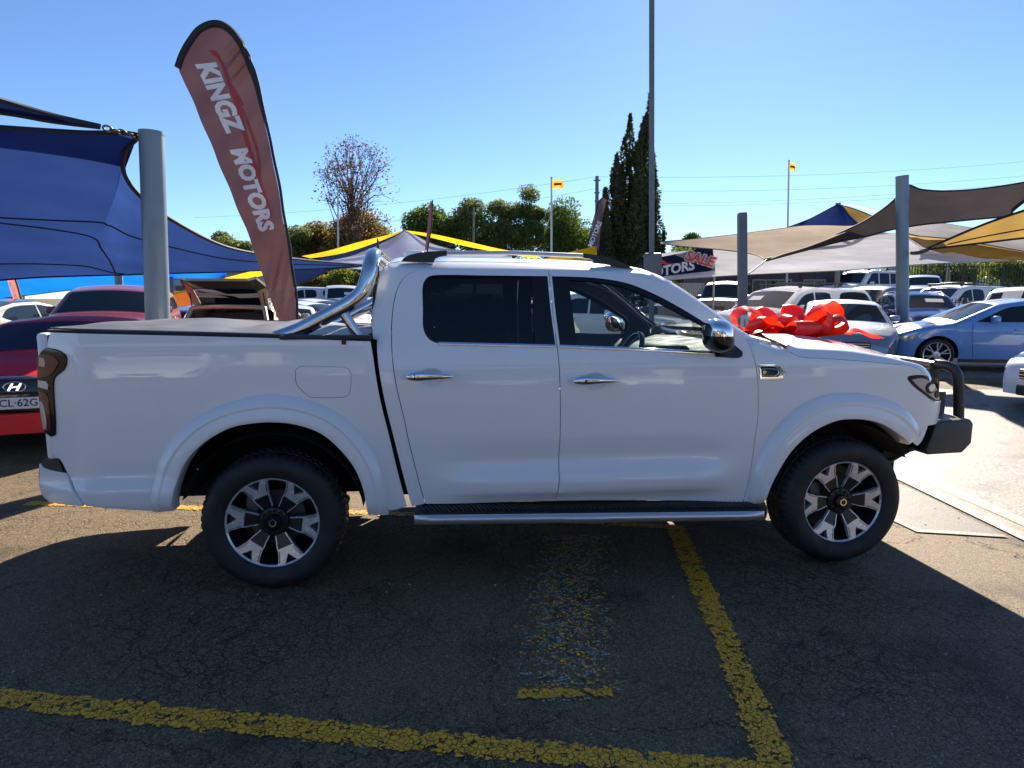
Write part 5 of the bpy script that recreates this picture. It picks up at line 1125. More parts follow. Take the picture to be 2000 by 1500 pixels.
for i, (x, y, k_, pm, lb) in enumerate(((-7.6, -7.4, 'suv', cgrey, 'blue grey car behind the camera mirrored low in the tray side'), (-4.4, -7.2, 'hatch', cw, 'white hatchback behind the camera mirrored low behind the rear wheel'), (-1.2, -7.5, 'sedan', csil, 'silver sedan behind the camera mirrored low in the rear door'), (1.9, -7.3, 'suv', cblk, 'black car behind the camera mirrored low in the front door'), (5.0, -7.4, 'hatch', cw, 'white hatchback behind the camera mirrored low in the front fender'))):
    make_car('parked_car', lb, 'car', k_, pm, x, y, (0.02, 1))  # added unseen cars: darken the pickup flank and band its reflections
# ------------------------------------------------------------------ the white pickup
ZK = [.25, .36, .43, .50, .58, .66, .78, .95, 1.08, 1.20, 1.29, 1.36, 1.50, 1.62, 1.68, 1.72, 1.745, 1.80]
YK = [.10, .080, .066, .058, .050, .046, .042, .034, .030, .036, .056, .082, .138, .190, .222, .250, .285, .40]
_zt = np.linspace(.2, 1.85, 331); _yt = np.interp(_zt, ZK, YK)
_k = np.exp(-.5*(np.arange(-12, 13)*.005/.02)**2); _k /= _k.sum()
_yt = np.convolve(np.pad(_yt, 12, 'edge'), _k, 'valid')
_yb = np.convolve(np.pad(np.interp(_zt, [.25, .43, .6, .8, 1.0, 1.15, 1.3, 1.4], [.10, .066, .05, .042, .034, .030, .034, .045]), 12, 'edge'), _k, 'valid')
def lut(tab, z):
    q = (z-.2)/.005; i = int(min(max(q, 0), 329)); f = min(max(q-i, 0), 1); return float(tab[i]*(1-f)+tab[i+1]*f)
def side_y(x, z):
    bed = 1-smooth01(.50, .56, x)
    y = 0.0
    if bed < 1: y += (1-bed)*lut(_yt, z)
    if bed > 0: y += bed*lut(_yb, z)
    # pressed sill line of the doors: a band facing up, then tucked under
    w = smooth01(.78, 1.18, x)*(1-smooth01(2.30, 2.66, x))
    if w > 0 and z < .80:
        t = 1-smooth01(.56, .68, z) ; lip = .046*t*smooth01(.40, .50, z)
        y += w*(.016*smooth01(.80, .66, z)*smooth01(.54, .62, z) - lip*.75 + .022*(1-smooth01(.42, .52, z)))
    wb = 1-smooth01(-.50, -.35, x)
    if wb > 0 and z < .72:
        y += wb*(-.024*(1-smooth01(.56, .64, z))*smooth01(.42, .50, z))
    if x < -.85: y += .10*((-.85-x)/.3)**2
    return y
PS = [2.9, 3.24, 3.52, 3.71, 3.82, 3.94, 4.06, 4.22, 4.5, 5.4]; PA = [0, 1.0, 3.5, 8, 17, 36, 60, 77, 83, 89]
_sg = np.linspace(2.9, 5.4, 501); _ph = np.radians(np.interp(_sg, PS, PA)); _ds = _sg[1]-_sg[0]
_xg = 2.9+np.concatenate([[0], np.cumsum(np.cos((_ph[1:]+_ph[:-1])/2))*_ds]); _yg = np.concatenate([[0], np.cumsum(np.sin((_ph[1:]+_ph[:-1])/2))*_ds])
YC = 0.935
def SM(s, z, e=0.0):
    """truck skin: s runs along the flank and round the nose, z up, e into the body"""
    if s <= 2.9: return (s, side_y(s, z)+e, z)
    x = float(np.interp(s, _sg, _xg)); y = float(np.interp(s, _sg, _yg)); a = R(float(np.interp(s, PS, PA)))
    y0 = side_y(2.9, z)+e
    return (x-y0*math.sin(a), y+y0*math.cos(a), z)
def SME(e): return lambda s, z: SM(s, z, e)
def mirror_y(o, parent=None, mat=None):
    """the same part on the far flank"""
    me = o.data.copy(); n = len(me.vertices); co = np.empty(n*3, np.float32); me.vertices.foreach_get('co', co)
    co = co.reshape(-1, 3); 
    vs = [(x, 2*YC-y, z) for x, y, z in co]; fs = [tuple(reversed(p.vertices)) for p in me.polygons]
    m2 = bpy.data.meshes.new(o.name.split('.')[0]); m2.from_pydata(vs, [], fs)
    for mm in me.materials: m2.materials.append(mm)
    if len(me.materials) > 1:
        mi = np.empty(len(me.polygons), np.int32); me.polygons.foreach_get('material_index', mi); m2.polygons.foreach_set('material_index', mi)
    m2.polygons.foreach_set('use_smooth', [True]*len(m2.polygons)); m2.update(); m2.set_sharp_from_angle(angle=R(42))
    bpy.data.meshes.remove(me)
    return link(o.name.split('.')[0], m2, mat, parent if parent is not None else o.parent)

TX, TY, TYAW = -1.2655, 3.3244, R(6.670)
truck = empty('pickup_truck', 'white dual cab pickup with chrome sports bar, grey bed cover and black bull bar', 'pickup truck', (TX, TY, 0), TYAW)
W_ = MAT['white']
L_rear_door = [(0.801,0.431),(0.772,0.552),(0.743,0.683),(0.718,0.798),(0.698,0.911),(0.673,1.029),(0.654,1.133),(0.642,1.241),(0.637,1.347),(0.638,1.426),(0.646,1.515),(0.663,1.596),(0.688,1.651),(0.726,1.69),(0.777,1.707),(0.861,1.716),(1.016,1.72),(1.187,1.721),(1.36,1.721),(1.511,1.718),(1.512,1.618),(1.517,1.479),(1.526,1.342),(1.535,1.233),(1.543,1.066),(1.548,0.865),(1.546,0.69),(1.541,0.542),(1.531,0.416),(1.284,0.419),(1.055,0.421)]
L_front_door = [(1.531,0.416),(1.541,0.542),(1.546,0.69),(1.548,0.865),(1.543,1.066),(1.535,1.233),(1.526,1.342),(1.517,1.479),(1.512,1.618),(1.511,1.718),(1.651,1.717),(1.784,1.714),(1.887,1.707),(2.003,1.692),(2.148,1.655),(2.289,1.584),(2.428,1.489),(2.526,1.418),(2.581,1.373),(2.62,1.322),(2.645,1.26),(2.664,1.194),(2.678,1.102),(2.688,0.99),(2.694,0.88),(2.685,0.757),(2.675,0.598),(2.662,0.474),(2.65,0.37),(2.424,0.382),(2.023,0.4),(1.723,0.412)]
L_rear_win = [(0.804,1.506),(0.803,1.616),(0.812,1.649),(0.837,1.676),(0.874,1.684),(1.155,1.684),(1.500,1.682),(1.504,1.507),(1.520,1.304),(1.279,1.31),(1.003,1.315),(0.877,1.32),(0.842,1.335),(0.818,1.362),(0.805,1.399)]
L_rear_glass = [(0.815,1.506),(0.814,1.61),(0.826,1.646),(0.854,1.671),(0.887,1.674),(1.155,1.675),(1.412,1.674),(1.408,1.479),(1.408,1.313),(1.003,1.323),(0.886,1.329),(0.853,1.345),(0.827,1.372),(0.816,1.412)]
L_front_win = [(1.525,1.682),(1.777,1.673),(1.952,1.645),(2.108,1.583),(2.277,1.49),(2.411,1.399),(2.442,1.351),(2.436,1.256),(2.137,1.275),(1.846,1.29),(1.544,1.303),(1.530,1.507)]
L_front_glass = [(1.62,1.661),(1.775,1.65),(1.919,1.625),(2.076,1.563),(2.246,1.473),(2.406,1.377),(2.416,1.337),(2.413,1.267),(2.02,1.281),(1.642,1.295),(1.629,1.479)]
L_sil = [(0.534,1.339),(0.532,1.425),(0.547,1.554),(0.559,1.636),(0.572,1.687),(0.591,1.724),(0.621,1.744),(0.691,1.758),(0.935,1.759),(1.315,1.756),(1.612,1.751),(1.79,1.743),(1.938,1.733),(2.026,1.722),(2.091,1.713),(2.17,1.684),(2.282,1.621),(2.395,1.545),(2.507,1.462),(2.592,1.398),(2.677,1.344)]
L_sil = [(x, z+.010*smooth01(1.5, 1.72, z)) for x, z in L_sil]
L_quarter = [(0.557,1.334),(0.562,1.255),(0.576,1.134),(0.6,0.991),(0.632,0.842),(0.682,0.61),(0.725,0.418)]
L_gap = [(0.54,1.332),(0.544,1.255),(0.558,1.134),(0.581,0.992),(0.613,0.843),(0.66,0.611),(0.703,0.419)]
L_bedtop = [(-1.055,1.387),(-0.909,1.383),(-0.667,1.376),(-0.299,1.365),(0.079,1.353),(0.532,1.335)]
L_tail = [(-1.08,1.306),(-1.035,1.3),(-0.992,1.288),(-0.969,1.27),(-0.965,1.25),(-0.97,1.227),(-0.982,1.203),(-1.009,1.182),(-1.037,1.163),(-1.052,1.131),(-1.06,1.044),(-1.066,0.937),(-1.077,0.858),(-1.104,0.845),(-1.15,0.867),(-1.157,0.955),(-1.161,1.036),(-1.161,1.116),(-1.151,1.195),(-1.14,1.251),(-1.118,1.283)]
L_bedrear = [(-1.126,0.837),(-1.115,0.764),(-1.099,0.736),(-1.068,0.723),(-1.033,0.658),(-0.996,0.594),(-0.968,0.545),(-0.935,0.487),(-0.911,0.485),(-0.761,0.463),(-0.612,0.443)]
L_bumper = [(-1.188,0.713),(-1.078,0.722),(-1.042,0.657),(-1.005,0.594),(-0.977,0.545),(-0.948,0.492),(-1.037,0.495),(-1.146,0.497),(-1.199,0.516),(-1.225,0.571),(-1.231,0.655),(-1.221,0.685)]
L_arch_r = [(-0.496,0.459),(-0.482,0.54),(-0.448,0.65),(-0.399,0.738),(-0.311,0.823),(-0.181,0.895),(-0.054,0.918),(0.027,0.92),(0.137,0.907),(0.264,0.858),(0.357,0.773),(0.433,0.665),(0.47,0.564),(0.488,0.448),(0.491,0.396)]
L_flare_r = [(-0.617,0.444),(-0.596,0.61),(-0.557,0.728),(-0.464,0.862),(-0.352,0.954),(-0.189,1.024),(-0.06,1.054),(0.022,1.061),(0.197,1.031),(0.326,0.974),(0.421,0.897),(0.519,0.76),(0.57,0.631),(0.594,0.499),(0.6,0.377)]
L_arch_f = [(3.641,0.702),(3.559,0.765),(3.44,0.833),(3.338,0.863),(3.241,0.872),(3.147,0.865),(3.011,0.808),(2.898,0.711),(2.824,0.595),(2.773,0.466),(2.757,0.376)]
L_flare_f = [(3.764,0.763),(3.65,0.893),(3.513,0.968),(3.358,1.008),(3.211,1.02),(3.069,1.005),(2.933,0.944),(2.804,0.82),(2.729,0.695),(2.691,0.586),(2.675,0.473),(2.673,0.366)]
L_hoodgap = [(2.858,1.287),(2.883,1.252),(2.938,1.232),(3.106,1.219),(3.297,1.204),(3.495,1.185),(3.671,1.161),(3.773,1.103)]
L_crest = [(2.901,1.285),(3.095,1.278),(3.29,1.265),(3.423,1.244),(3.562,1.217),(3.713,1.178),(3.844,1.143),(3.945,1.101)]
L_head = [(3.624,1.1),(3.712,1.105),(3.774,1.091),(3.852,1.047),(3.908,0.987),(3.931,0.948),(3.869,0.95),(3.748,1.006),(3.656,1.065)]
L_fuel = [(0.143,1.167),(0.146,1.188),(0.165,1.204),(0.307,1.202),(0.391,1.199),(0.417,1.19),(0.427,1.169),(0.421,1.077),(0.41,1.049),(0.386,1.039),(0.25,1.038),(0.213,1.042),(0.173,1.077),(0.146,1.113)]
def about(pts, c, k): return [(c[0]+(x-c[0])*k, c[1]+(z-c[1])*k) for x, z in pts]
HUB_R, HUB_F = (0.0, .375), (3.23, .375)
circ2 = lambda cx, cz, rx, rz, n=28: [(cx+rx*math.cos(2*math.pi*i/n), cz+rz*math.sin(2*math.pi*i/n)) for i in range(n)]
both = lambda o: (o, mirror_y(o))

# bed side with fuel flap
cut_r = about(L_arch_r, HUB_R, 1.07)
ol = L_bedtop+L_gap[1:]+[(.60, .400)]+cut_r[::-1][1:-1]+[(-.612, .443)]+L_bedrear[::-1][1:]+[(-1.104,.845),(-1.077,.858),(-1.066,.937),(-1.06,1.044),(-1.052,1.131),(-1.037,1.163),(-1.009,1.182),(-.982,1.203),(-.97,1.227),(-.965,1.25),(-.969,1.27),(-.992,1.288),(-1.035,1.3),(-1.08,1.306),(-1.075,1.34)]
bedside = cdt_panel('bed_side', ol, SM, W_, truck, holes=[L_fuel], step=.04)
mirror_y(bedside)
cdt_panel('fuel_flap', L_fuel, SM, W_, bedside, gap=.0028, step=.05)
# cab frame: rear quarter, roof edge and windscreen pillar
rd_left = L_rear_door[:20]
ol = L_sil[:]+[(2.62, 1.322)]+L_front_door[9:19][::-1]+rd_left[::-1][1:]+[(.725, .418)]+L_quarter[::-1][1:]
sil_s = catmull(L_sil, .04)
def frame_map(x, z):
    d = float(seg_dist([(x, z)], L_sil, False)[0])
    return SM(x, z, .05*max(0.0, 1-d/.07)**2)
frame = cdt_panel('cab_frame', ol, frame_map, W_, truck, step=.035, skirt=.03)
mirror_y(frame)
# doors
hc_r, hc_f = (.845, 1.140), (1.735, 1.105)
def cup(name, c, parent):
    vs = []; fs = []; nr, nn = 7, 28
    for j in range(nr+1):
        q = j/nr
        for k in range(nn):
            a = 2*math.pi*k/nn
            vs.append(SM(c[0]+.066*q*math.cos(a), c[1]+.050*q*math.sin(a), .026*(1-q*q)))
    for j in range(nr):
        for k in range(nn): fs.append((j*nn+k, j*nn+(k+1) % nn, (j+1)*nn+(k+1) % nn, (j+1)*nn+k))
    return mesh(name, vs, fs, W_, parent)
def handle(x0, x1, z, parent, keyhole):
    mb = MB(); n = 26; vs = []; fs = []; L = x1-x0
    for i in range(n+1):
        t = i/n; x = x0+L*t; h = .0225*(max(0.0, 1-abs(2*t-1)**3.2))**.5*(1+.25*math.cos(math.pi*t)); d = .020+.034*math.sin(math.pi*t)**.5
        for k in range(12):
            a = 2*math.pi*k/12
            vs.append((x, side_y(x, z)-d+.016*math.cos(a)*min(1, h/.012), z+h*math.sin(a)+.006*math.sin(math.pi*t)))
    for i in range(n):
        for k in range(12): fs.append((i*12+k, i*12+(k+1) % 12, (i+1)*12+(k+1) % 12, (i+1)*12+k))
    mb.add(vs, fs)
    for xx in (x0+.03, x1-.03): mb.box((xx, side_y(xx, z)-.01, z), (.03, .05, .018))
    h = mb.build('handle', MAT['chrome'], parent)
    k = MB().box((x0+L*.27, side_y(x0, z)-.062, z+.003), (.012, .012, .014)) if keyhole else MB().box((x0+L*.2, side_y(x0, z)-.060, z+.003), (.002, .012, .03))
    k.build('lock_cover', MAT['gloss_black'], parent)
dr = cdt_panel('door', L_rear_door, SM, W_, truck, holes=[L_rear_win, circ2(*hc_r, .066, .050)], step=.035)
df = cdt_panel('door', L_front_door, SM, W_, truck, holes=[L_front_win, circ2(*hc_f, .066, .050)], step=.035)
mr_, mf_ = mirror_y(dr), mirror_y(df)
cup('handle_cup', hc_r, dr); cup('handle_cup', hc_f, df)
handle(.705, .970, 1.146, dr, False); handle(1.600, 1.864, 1.113, df, True)
for d_, win, gl, gm in ((dr, L_rear_win, L_rear_glass, 'glass_tint'), (df, L_front_win, L_front_glass, 'glass')):
    fr_ = cdt_panel('window_frame', win, SME(.006), MAT['gloss_black'], d_, holes=[gl], gap=-.003, step=.06, skirt=.015)
    g_ = cdt_panel('window_glass', gl, SME(.011), MAT[gm], d_, gap=-.008, step=.06, skirt=0)
    far = mr_ if d_ is dr else mf_
    mirror_y(fr_, far); mirror_y(g_, far)
def strip(name, xs, zf, hgt, e0, mat, parent, dep=.008):
    vs = []; fs = []
    for x in xs:
        z = zf(x)
        for dz, e in ((-hgt/2, e0+dep), (-hgt/2, e0), (-hgt/4, e0-.003), (hgt/4, e0-.003), (hgt/2, e0), (hgt/2, e0+dep)): vs.append(SM(x, z+dz, e))
    for i in range(len(xs)-1):
        for k in range(5): fs.append((i*6+k, (i+1)*6+k, (i+1)*6+k+1, i*6+k+1))
    return mesh(name, vs, fs, mat, parent, sharp=50)
zb = lambda x: np.interp(x, [.87, 1.003, 1.538, 2.02, 2.43], [1.318, 1.3135, 1.2985, 1.2775, 1.2535])
strip('window_trim', list(np.linspace(.885, 1.522, 18)), zb, .019, -.002, MAT['chrome'], dr)
strip('window_trim', list(np.linspace(1.543, 2.412, 22)), zb, .019, -.002, MAT['chrome'], df)
# dark interior faces of doors and pillars
for nm, olx, hl, par in (('door_lining', L_rear_door, L_rear_win, dr), ('door_lining', L_front_door, L_front_win, df)):
    t = cdt_panel(nm, olx, SME(.045), MAT['trim'], par, holes=[hl], gap=.008, step=.12, skirt=0); mirror_y(t, mr_ if par is dr else mf_)
t = cdt_panel('pillar_lining', ol, lambda x, z: (lambda p: (p[0], p[1]+.03, p[2]))(frame_map(x, z)), MAT['trim'], truck, gap=.004, step=.1, skirt=0); mirror_y(t)

# fender
cut_f = about(L_arch_f, HUB_F, 1.06)
ol = [(2.65, .37), (2.662, .474), (2.675, .598), (2.685, .757), (2.694, .88), (2.688, .99), (2.678, 1.102), (2.664, 1.194), (2.645, 1.26), (2.62, 1.322), (2.677, 1.344), (2.737, 1.314), (2.794, 1.296), (2.853, 1.287)]+L_hoodgap[1:]+[(3.712, 1.112), (3.624, 1.106), (3.616, 1.096), (3.652, 1.060), (3.748, 1.000), (3.869, .944), (3.935, .942), (4.03, .94), (4.03, .80), (3.823, .80), (3.806, .75), (3.775, .700), (3.751, .682)]+cut_f[1:-1]+[(2.757, .372)]
fender = cdt_panel('fender', ol, lambda s, z: SM(s, z, .06*max(0.0, 1-float(seg_dist([(s, z)], [(2.62, 1.322), (2.677, 1.344), (2.737, 1.314), (2.794, 1.296), (2.853, 1.286)], False)[0])/.05)**2 if s < 2.95 else 0.0), W_, truck, step=.035)
fender2 = mirror_y(fender)
# flares
def resample(pts, n):
    P = np.array(catmull(pts, .01)); d = np.concatenate([[0], np.cumsum(np.linalg.norm(np.diff(P, axis=0), axis=1))]); t = np.linspace(0, d[-1], n)
    return np.stack([np.interp(t, d, P[:, 0]), np.interp(t, d, P[:, 1])], 1)
def flare(inner, outer, parent):
    n = 60; A = resample(inner, n); B = resample(outer, n)
    sec = [(-.03, .004), (0, -.003), (.025, -.012), (.09, -.022), (.20, -.035), (.34, -.046), (.40, -.0495), (.43, -.049), (.46, -.0468), (.50, -.0468), (.56, -.0495), (.75, -.056), (.94, -.059), (.985, -.056), (1.0, -.048), (1.0, -.01), (1.0, .05)]
    vs = []; fs = []; K = len(sec)
    for i in range(n):
        fade = min(1, min(i, n-1-i)/4+.55)
        for t, e in sec:
            p = B[i]*(1-t)+A[i]*t; vs.append(SM(p[0], p[1], e*fade if e < 0 else e))
    for i in range(n-1):
        for k in range(K-1): fs.append((i*K+k, i*K+k+1, (i+1)*K+k+1, (i+1)*K+k))
    for i in (0, n-1): fs.append(tuple(i*K+k for k in range(K)))
    o = mesh('wheel_flare', vs, fs, W_, parent, sharp=38)
    return o
for a_, b_ in ((L_arch_r, L_flare_r), (L_arch_f, L_flare_f)): both(flare(a_, b_, truck))
# arch liners (open half drums) and underbody
for (hx, hz), r_ in ((HUB_R, .475), (HUB_F, .470)):
    for y0, y1 in ((.03, .50), (2*YC-.50, 2*YC-.03)):
        n = 24; a0, a1 = (R(8), R(164)) if hx < 1 else (R(32), R(176)); ang = [a0+(a1-a0)*i/n for i in range(n+1)]; yi, yo = (y1, y0) if y0 < YC else (y0, y1)
        vs = [(hx+r_*math.cos(a), y, hz+r_*math.sin(a)) for a in ang for y in (yo, yi)]+[(hx, yi, hz)]
        MB().add(vs, [(2*i, 2*i+1, 2*i+3, 2*i+2) for i in range(n)]+[(2*n+2, 2*i+1, 2*i+3) for i in range(n)]).build('wheel_arch_liner', MAT['dark'], truck)
mb = MB()
def slab(xz, y0, y1): mb.poly([(x, y0, z) for x, z in xz], (0, y1-y0, 0))
slab([(-1.0, .56), (-1.0, 1.30), (.50, 1.28), (.66, .56)], .51, 2*YC-.51)
slab([(-1.05, .56), (-1.05, 1.30), (-.53, 1.30), (-.53, .56)], .09, 2*YC-.09)
slab([(-.5, .93), (-.5, 1.30), (.50, 1.28), (.56, .93)], .09, 2*YC-.09)
slab([(.56, .48), (.52, .95), (.70, .95), (.76, .48)], .10, 2*YC-.10)
slab([(.76, .45), (.70, .80), (2.70, .80), (2.72, .42)], .12, 2*YC-.12)
slab([(2.72, .50), (2.70, 1.20), (3.70, 1.08), (3.76, .55)], .51, 2*YC-.51)
slab([(3.68, .55), (3.68, 1.06), (4.0, 1.03), (4.0, .62)], .30, 2*YC-.30)
slab([(2.74, .90), (2.72, 1.18), (3.70, 1.06), (3.72, .88)], .16, 2*YC-.16)
for y in (.48, 2*YC-.56): slab([(-1.05, .40), (-1.05, .54), (3.9, .50), (3.9, .38)], y, y+.08)
mb.tube([(0, .30, .375), (0, 2*YC-.30, .375)], .05, 12); mb.bbox((0, YC, .37), (.28, .28, .28), .1, 3)
mb.tube([(3.23, .30, .375), (3.23, 2*YC-.30, .375)], .04, 12)
mb.tube([(-.9, 1.3, .42), (1.6, 1.25, .38), (2.6, 1.2, .36)], .035, 10)
mb.build('underbody', MAT['dark'], truck, smooth=False)
mb = MB(); mb.poly([(3.55, .35, .40), (3.98, .45, .56), (3.98, 1.42, .56), (3.55, 1.52, .40)], (0, 0, -.012)); mb.bbox((3.62, YC, .44), (.16, 1.1, .12), .02)
mb.build('skid_plate', MAT['bar_black'], truck)

# roof and cab back: sheet from bed rail, up the back and forward to the windscreen
def across(pa, q, crown, fwd):
    """point across the cab at -1..1 from a near-side edge point"""
    y0 = pa[1]; return (pa[0]+fwd*(1-q*q), YC+q*(YC-y0)*-1 if False else YC+q*(YC-y0), pa[2]+crown*(1-abs(q)**2.3))
edge3 = [frame_map(x, z) for x, z in catmull(L_sil[:15], .045)]
NQ = 22; vs = []; fs = []
for p in edge3:
    up = smooth01(1.66, 1.75, p[2])
    for k in range(NQ+1):
        q = -1+2*k/NQ
        vs.append(across(p, q, .050*up, -.05*(1-up)+.03*smooth01(1.6, 2.09, p[0])*up))
for i in range(len(edge3)-1):
    for k in range(NQ): fs.append((i*(NQ+1)+k, i*(NQ+1)+k+1, (i+1)*(NQ+1)+k+1, (i+1)*(NQ+1)+k))
roof = mesh('roof', vs, [tuple(reversed(f)) for f in fs], W_, truck)
vs2 = [(x, y, z-.035 if z > 1.5 else z) if x > .62 else (x+.04, y, z-.02) for x, y, z in vs]
vs2 = [(x, min(max(y, .27), 2*YC-.27), z) for x, y, z in vs2]
mesh('headliner', vs2, fs, MAT['trim'], truck)
vs = []; fs = []
for j in range(9):
    z = 1.40+.25*j/8; xx = float(np.interp(z, [1.339, 1.425, 1.554, 1.636, 1.687], [.534, .532, .547, .559, .572]))
    for k in range(15):
        q = (-.78+1.56*k/14)*(1-.06*j/8); vs.append((xx-.05*(1-q*q)-.006, YC+q*.78, z))
for j in range(8):
    for k in range(14): fs.append((j*15+k, (j+1)*15+k, (j+1)*15+k+1, j*15+k+1))
mesh('rear_window', vs, fs, MAT['gloss_black'], truck)
# windscreen
edge = [frame_map(x, z) for x, z in catmull(L_sil[13:21], .04)]
vs = []; fs = []; n = len(edge); NQ = 20
for i, p in enumerate(edge):
    t = i/(n-1)
    for k in range(NQ+1):
        q = -1+2*k/NQ; pp = (p[0]-.012, p[1]+.012, p[2]-.006)
        vs.append(across(pp, q, .05*(1-t)+.012*t, .03+.20*t))
for i in range(n-1):
    for k in range(NQ): fs.append((i*(NQ+1)+k, i*(NQ+1)+k+1, (i+1)*(NQ+1)+k+1, (i+1)*(NQ+1)+k))
mesh('windscreen', vs, fs, MAT['glass'], truck)
# hood
nU = 34; G_ = resample(L_hoodgap, nU); C_ = resample(L_crest, nU); vs = []; rows = 0; NQ = 20
for u in range(nU):
    g = Vector(SM(G_[u][0], G_[u][1])); c = Vector(SM(C_[u][0], C_[u][1], .085)); row = []
    for t in (0, .25, .5, .75, 1.0):
        p = g.lerp(c, t); bul = math.sin(math.pi*t)
        row.append(p+Vector((0, -.018*bul, .014*bul)))
    f = (u/(nU-1))
    for k in range(1, NQ):
        q = -1+2*k/NQ; y = YC+q*(YC-c.y)
        dome = .045*(1-abs(q)**2.2)+.014*smooth01(.62, .50, abs(q))*(1-f*.4)
        row.append(Vector((c.x+(1-q*q)*(.07*(1-f)+.14*f**2), y, c.z+dome*(1-.3*f))))
    far = [Vector((p.x, 2*YC-p.y, p.z)) for p in row[:5]][::-1]
    vs += [SM(G_[u][0], G_[u][1]-.004, .02)]+row+far; rows = len(row+far)+1
last = vs[-rows:]
vs += [(v[0]+.015, v[1], v[2]-.03) for v in last]+[(v[0]-.03, v[1], v[2]-.06) for v in last]
fs = []
for u in range(nU+1):
    for k in range(rows-1): fs.append((u*rows+k, u*rows+k+1, (u+1)*rows+k+1, (u+1)*rows+k))
hood = mesh('hood', vs, [tuple(reversed(f)) for f in fs], W_, truck, sharp=60)
mb = MB()      # cowl at the foot of the windscreen
pts0 = [(p.x, p.y, p.z) for p in [Vector(edge[-1]).lerp(Vector((edge[-1][0], 2*YC-edge[-1][1], edge[-1][2])), k/14)+Vector((.20*(1-(2*k/14-1)**2)-.02, 0, .0)) for k in range(15)]]
pts1 = [(x+.14, y, z-.035) for x, y, z in pts0]
mb.add(pts0+pts1, [(k, k+1, k+16, k+15) for k in range(14)]); mb.build('cowl', MAT['black'], truck)
mb = MB(); mb.box((2.78, .62, 1.325), (.02, .55, .012)); mb.build('wiper_arm', MAT['black'], truck)
# front face
mb = MB(); vs = []
ss = np.linspace(4.0, 5.05, 22)
for s in ss:
    for z, e in ((.78, .02), (.95, .01), (1.07, .03)): vs.append(SM(s, z, e))
vs += [(x, 2*YC-y, z) for x, y, z in vs]
mb.add(vs, [(b+i*3+k, b+(i+1)*3+k, b+(i+1)*3+k+1, b+i*3+k+1) for b in (0, 66) for i in range(21) for k in (0, 1)])
mb.build('grille', MAT['black'], truck)
# headlights, tail lights
def lens(name, olx, e, mat, par, **k): return cdt_panel(name, olx, SME(e), mat, par, gap=k.get('gap', .003), step=.05, skirt=.012)
hl = lens('headlight', L_head, .004, MAT['gloss_black'], truck, gap=.0)
hin = lens('reflector', [(3.650, 1.088), (3.712, 1.094), (3.772, 1.080), (3.846, 1.038), (3.898, .984), (3.918, .956), (3.868, .960), (3.758, 1.012), (3.675, 1.064)], -.004, MAT['clear_lens'], hl, gap=0)
lens('lamp', circ2(3.795, 1.035, .040, .034, 20), -.009, MAT['gloss_black'], hl, gap=0); lens('lamp', circ2(3.797, 1.036, .026, .022, 18), -.015, MAT['chrome'], hl, gap=0)
lens('lamp', circ2(3.868, .992, .022, .022, 16), -.009, MAT['gloss_black'], hl, gap=0)
mirror_y(hl)
tl = lens('tail_light', L_tail, -.010, MAT['gloss_black'], truck, gap=.0015)
lens('red_lamp', [(-1.145, 1.20), (-1.135, 1.262), (-1.10, 1.272), (-1.03, 1.262), (-1.008, 1.235), (-1.03, 1.20), (-1.07, 1.168), (-1.145, 1.155)], -.016, MAT['smoke_red'], tl, gap=0)
lens('clear_lamp', [(-1.128, 1.215), (-1.122, 1.258), (-1.09, 1.252), (-1.088, 1.21)], -.021, MAT['clear_lens'], tl, gap=0)
lens('clear_lamp', [(-1.152, 1.105), (-1.148, 1.138), (-1.09, 1.135), (-1.085, 1.095)], -.016, MAT['silver_trim'], tl, gap=0)
lens('red_lamp', [(-1.152, 1.08), (-1.100, 1.072), (-1.094, .99), (-1.100, .88), (-1.145, .875), (-1.150, .96)], -.016, MAT['smoke_red'], tl, gap=0)
lens('clear_lamp', [(-1.151, 1.03), (-1.132, 1.025), (-1.124, .93), (-1.126, .885), (-1.143, .885), (-1.149, .95)], -.022, MAT['silver_trim'], tl, gap=0)
mirror_y(tl)
# tailgate and rear bumper
mb = MB(); mb.bbox((-1.12, YC, 1.05), (.06, 1.62, .66), .02); mb.build('tailgate', W_, truck)
bump = cdt_panel('rear_bumper', [(-1.20, .668)]+L_bumper[2:], SME(-.012), W_, truck, step=.04, skirt=.02, gap=0); mirror_y(bump)
prof = [(-1.20, .672), (-1.231, .655), (-1.225, .571), (-1.199, .516), (-1.146, .497), (-1.05, .50)]; vs = []; nq = 16
for k in range(nq+1):
    q = -1+2*k/nq
    for x, z in prof: yb_ = side_y(x, z)-.012; vs.append((x-.07*(1-q*q), YC+q*(YC-yb_), z))
mesh('bumper_skin', vs, [(k*6+j, k*6+j+1, (k+1)*6+j+1, (k+1)*6+j) for k in range(nq) for j in range(5)], W_, bump)
mb = MB(); nq = 16; vs = []
for k in range(nq+1):
    q = -1+2*k/nq
    for x, z in ((-1.075, .735), (-1.08, .722), (-1.185, .712), (-1.205, .70), (-1.208, .662), (-1.05, .650)):
        yb_ = side_y(x, z)-.004; vs.append((x-.06*(1-q*q), YC+q*(YC-yb_), z))
mb.add(vs, [(k*6+j, k*6+j+1, (k+1)*6+j+1, (k+1)*6+j) for k in range(nq) for j in range(5)]+[tuple(range(6)), tuple(nq*6+j for j in range(6))])
mb.build('bumper_step', MAT['black'], bump)
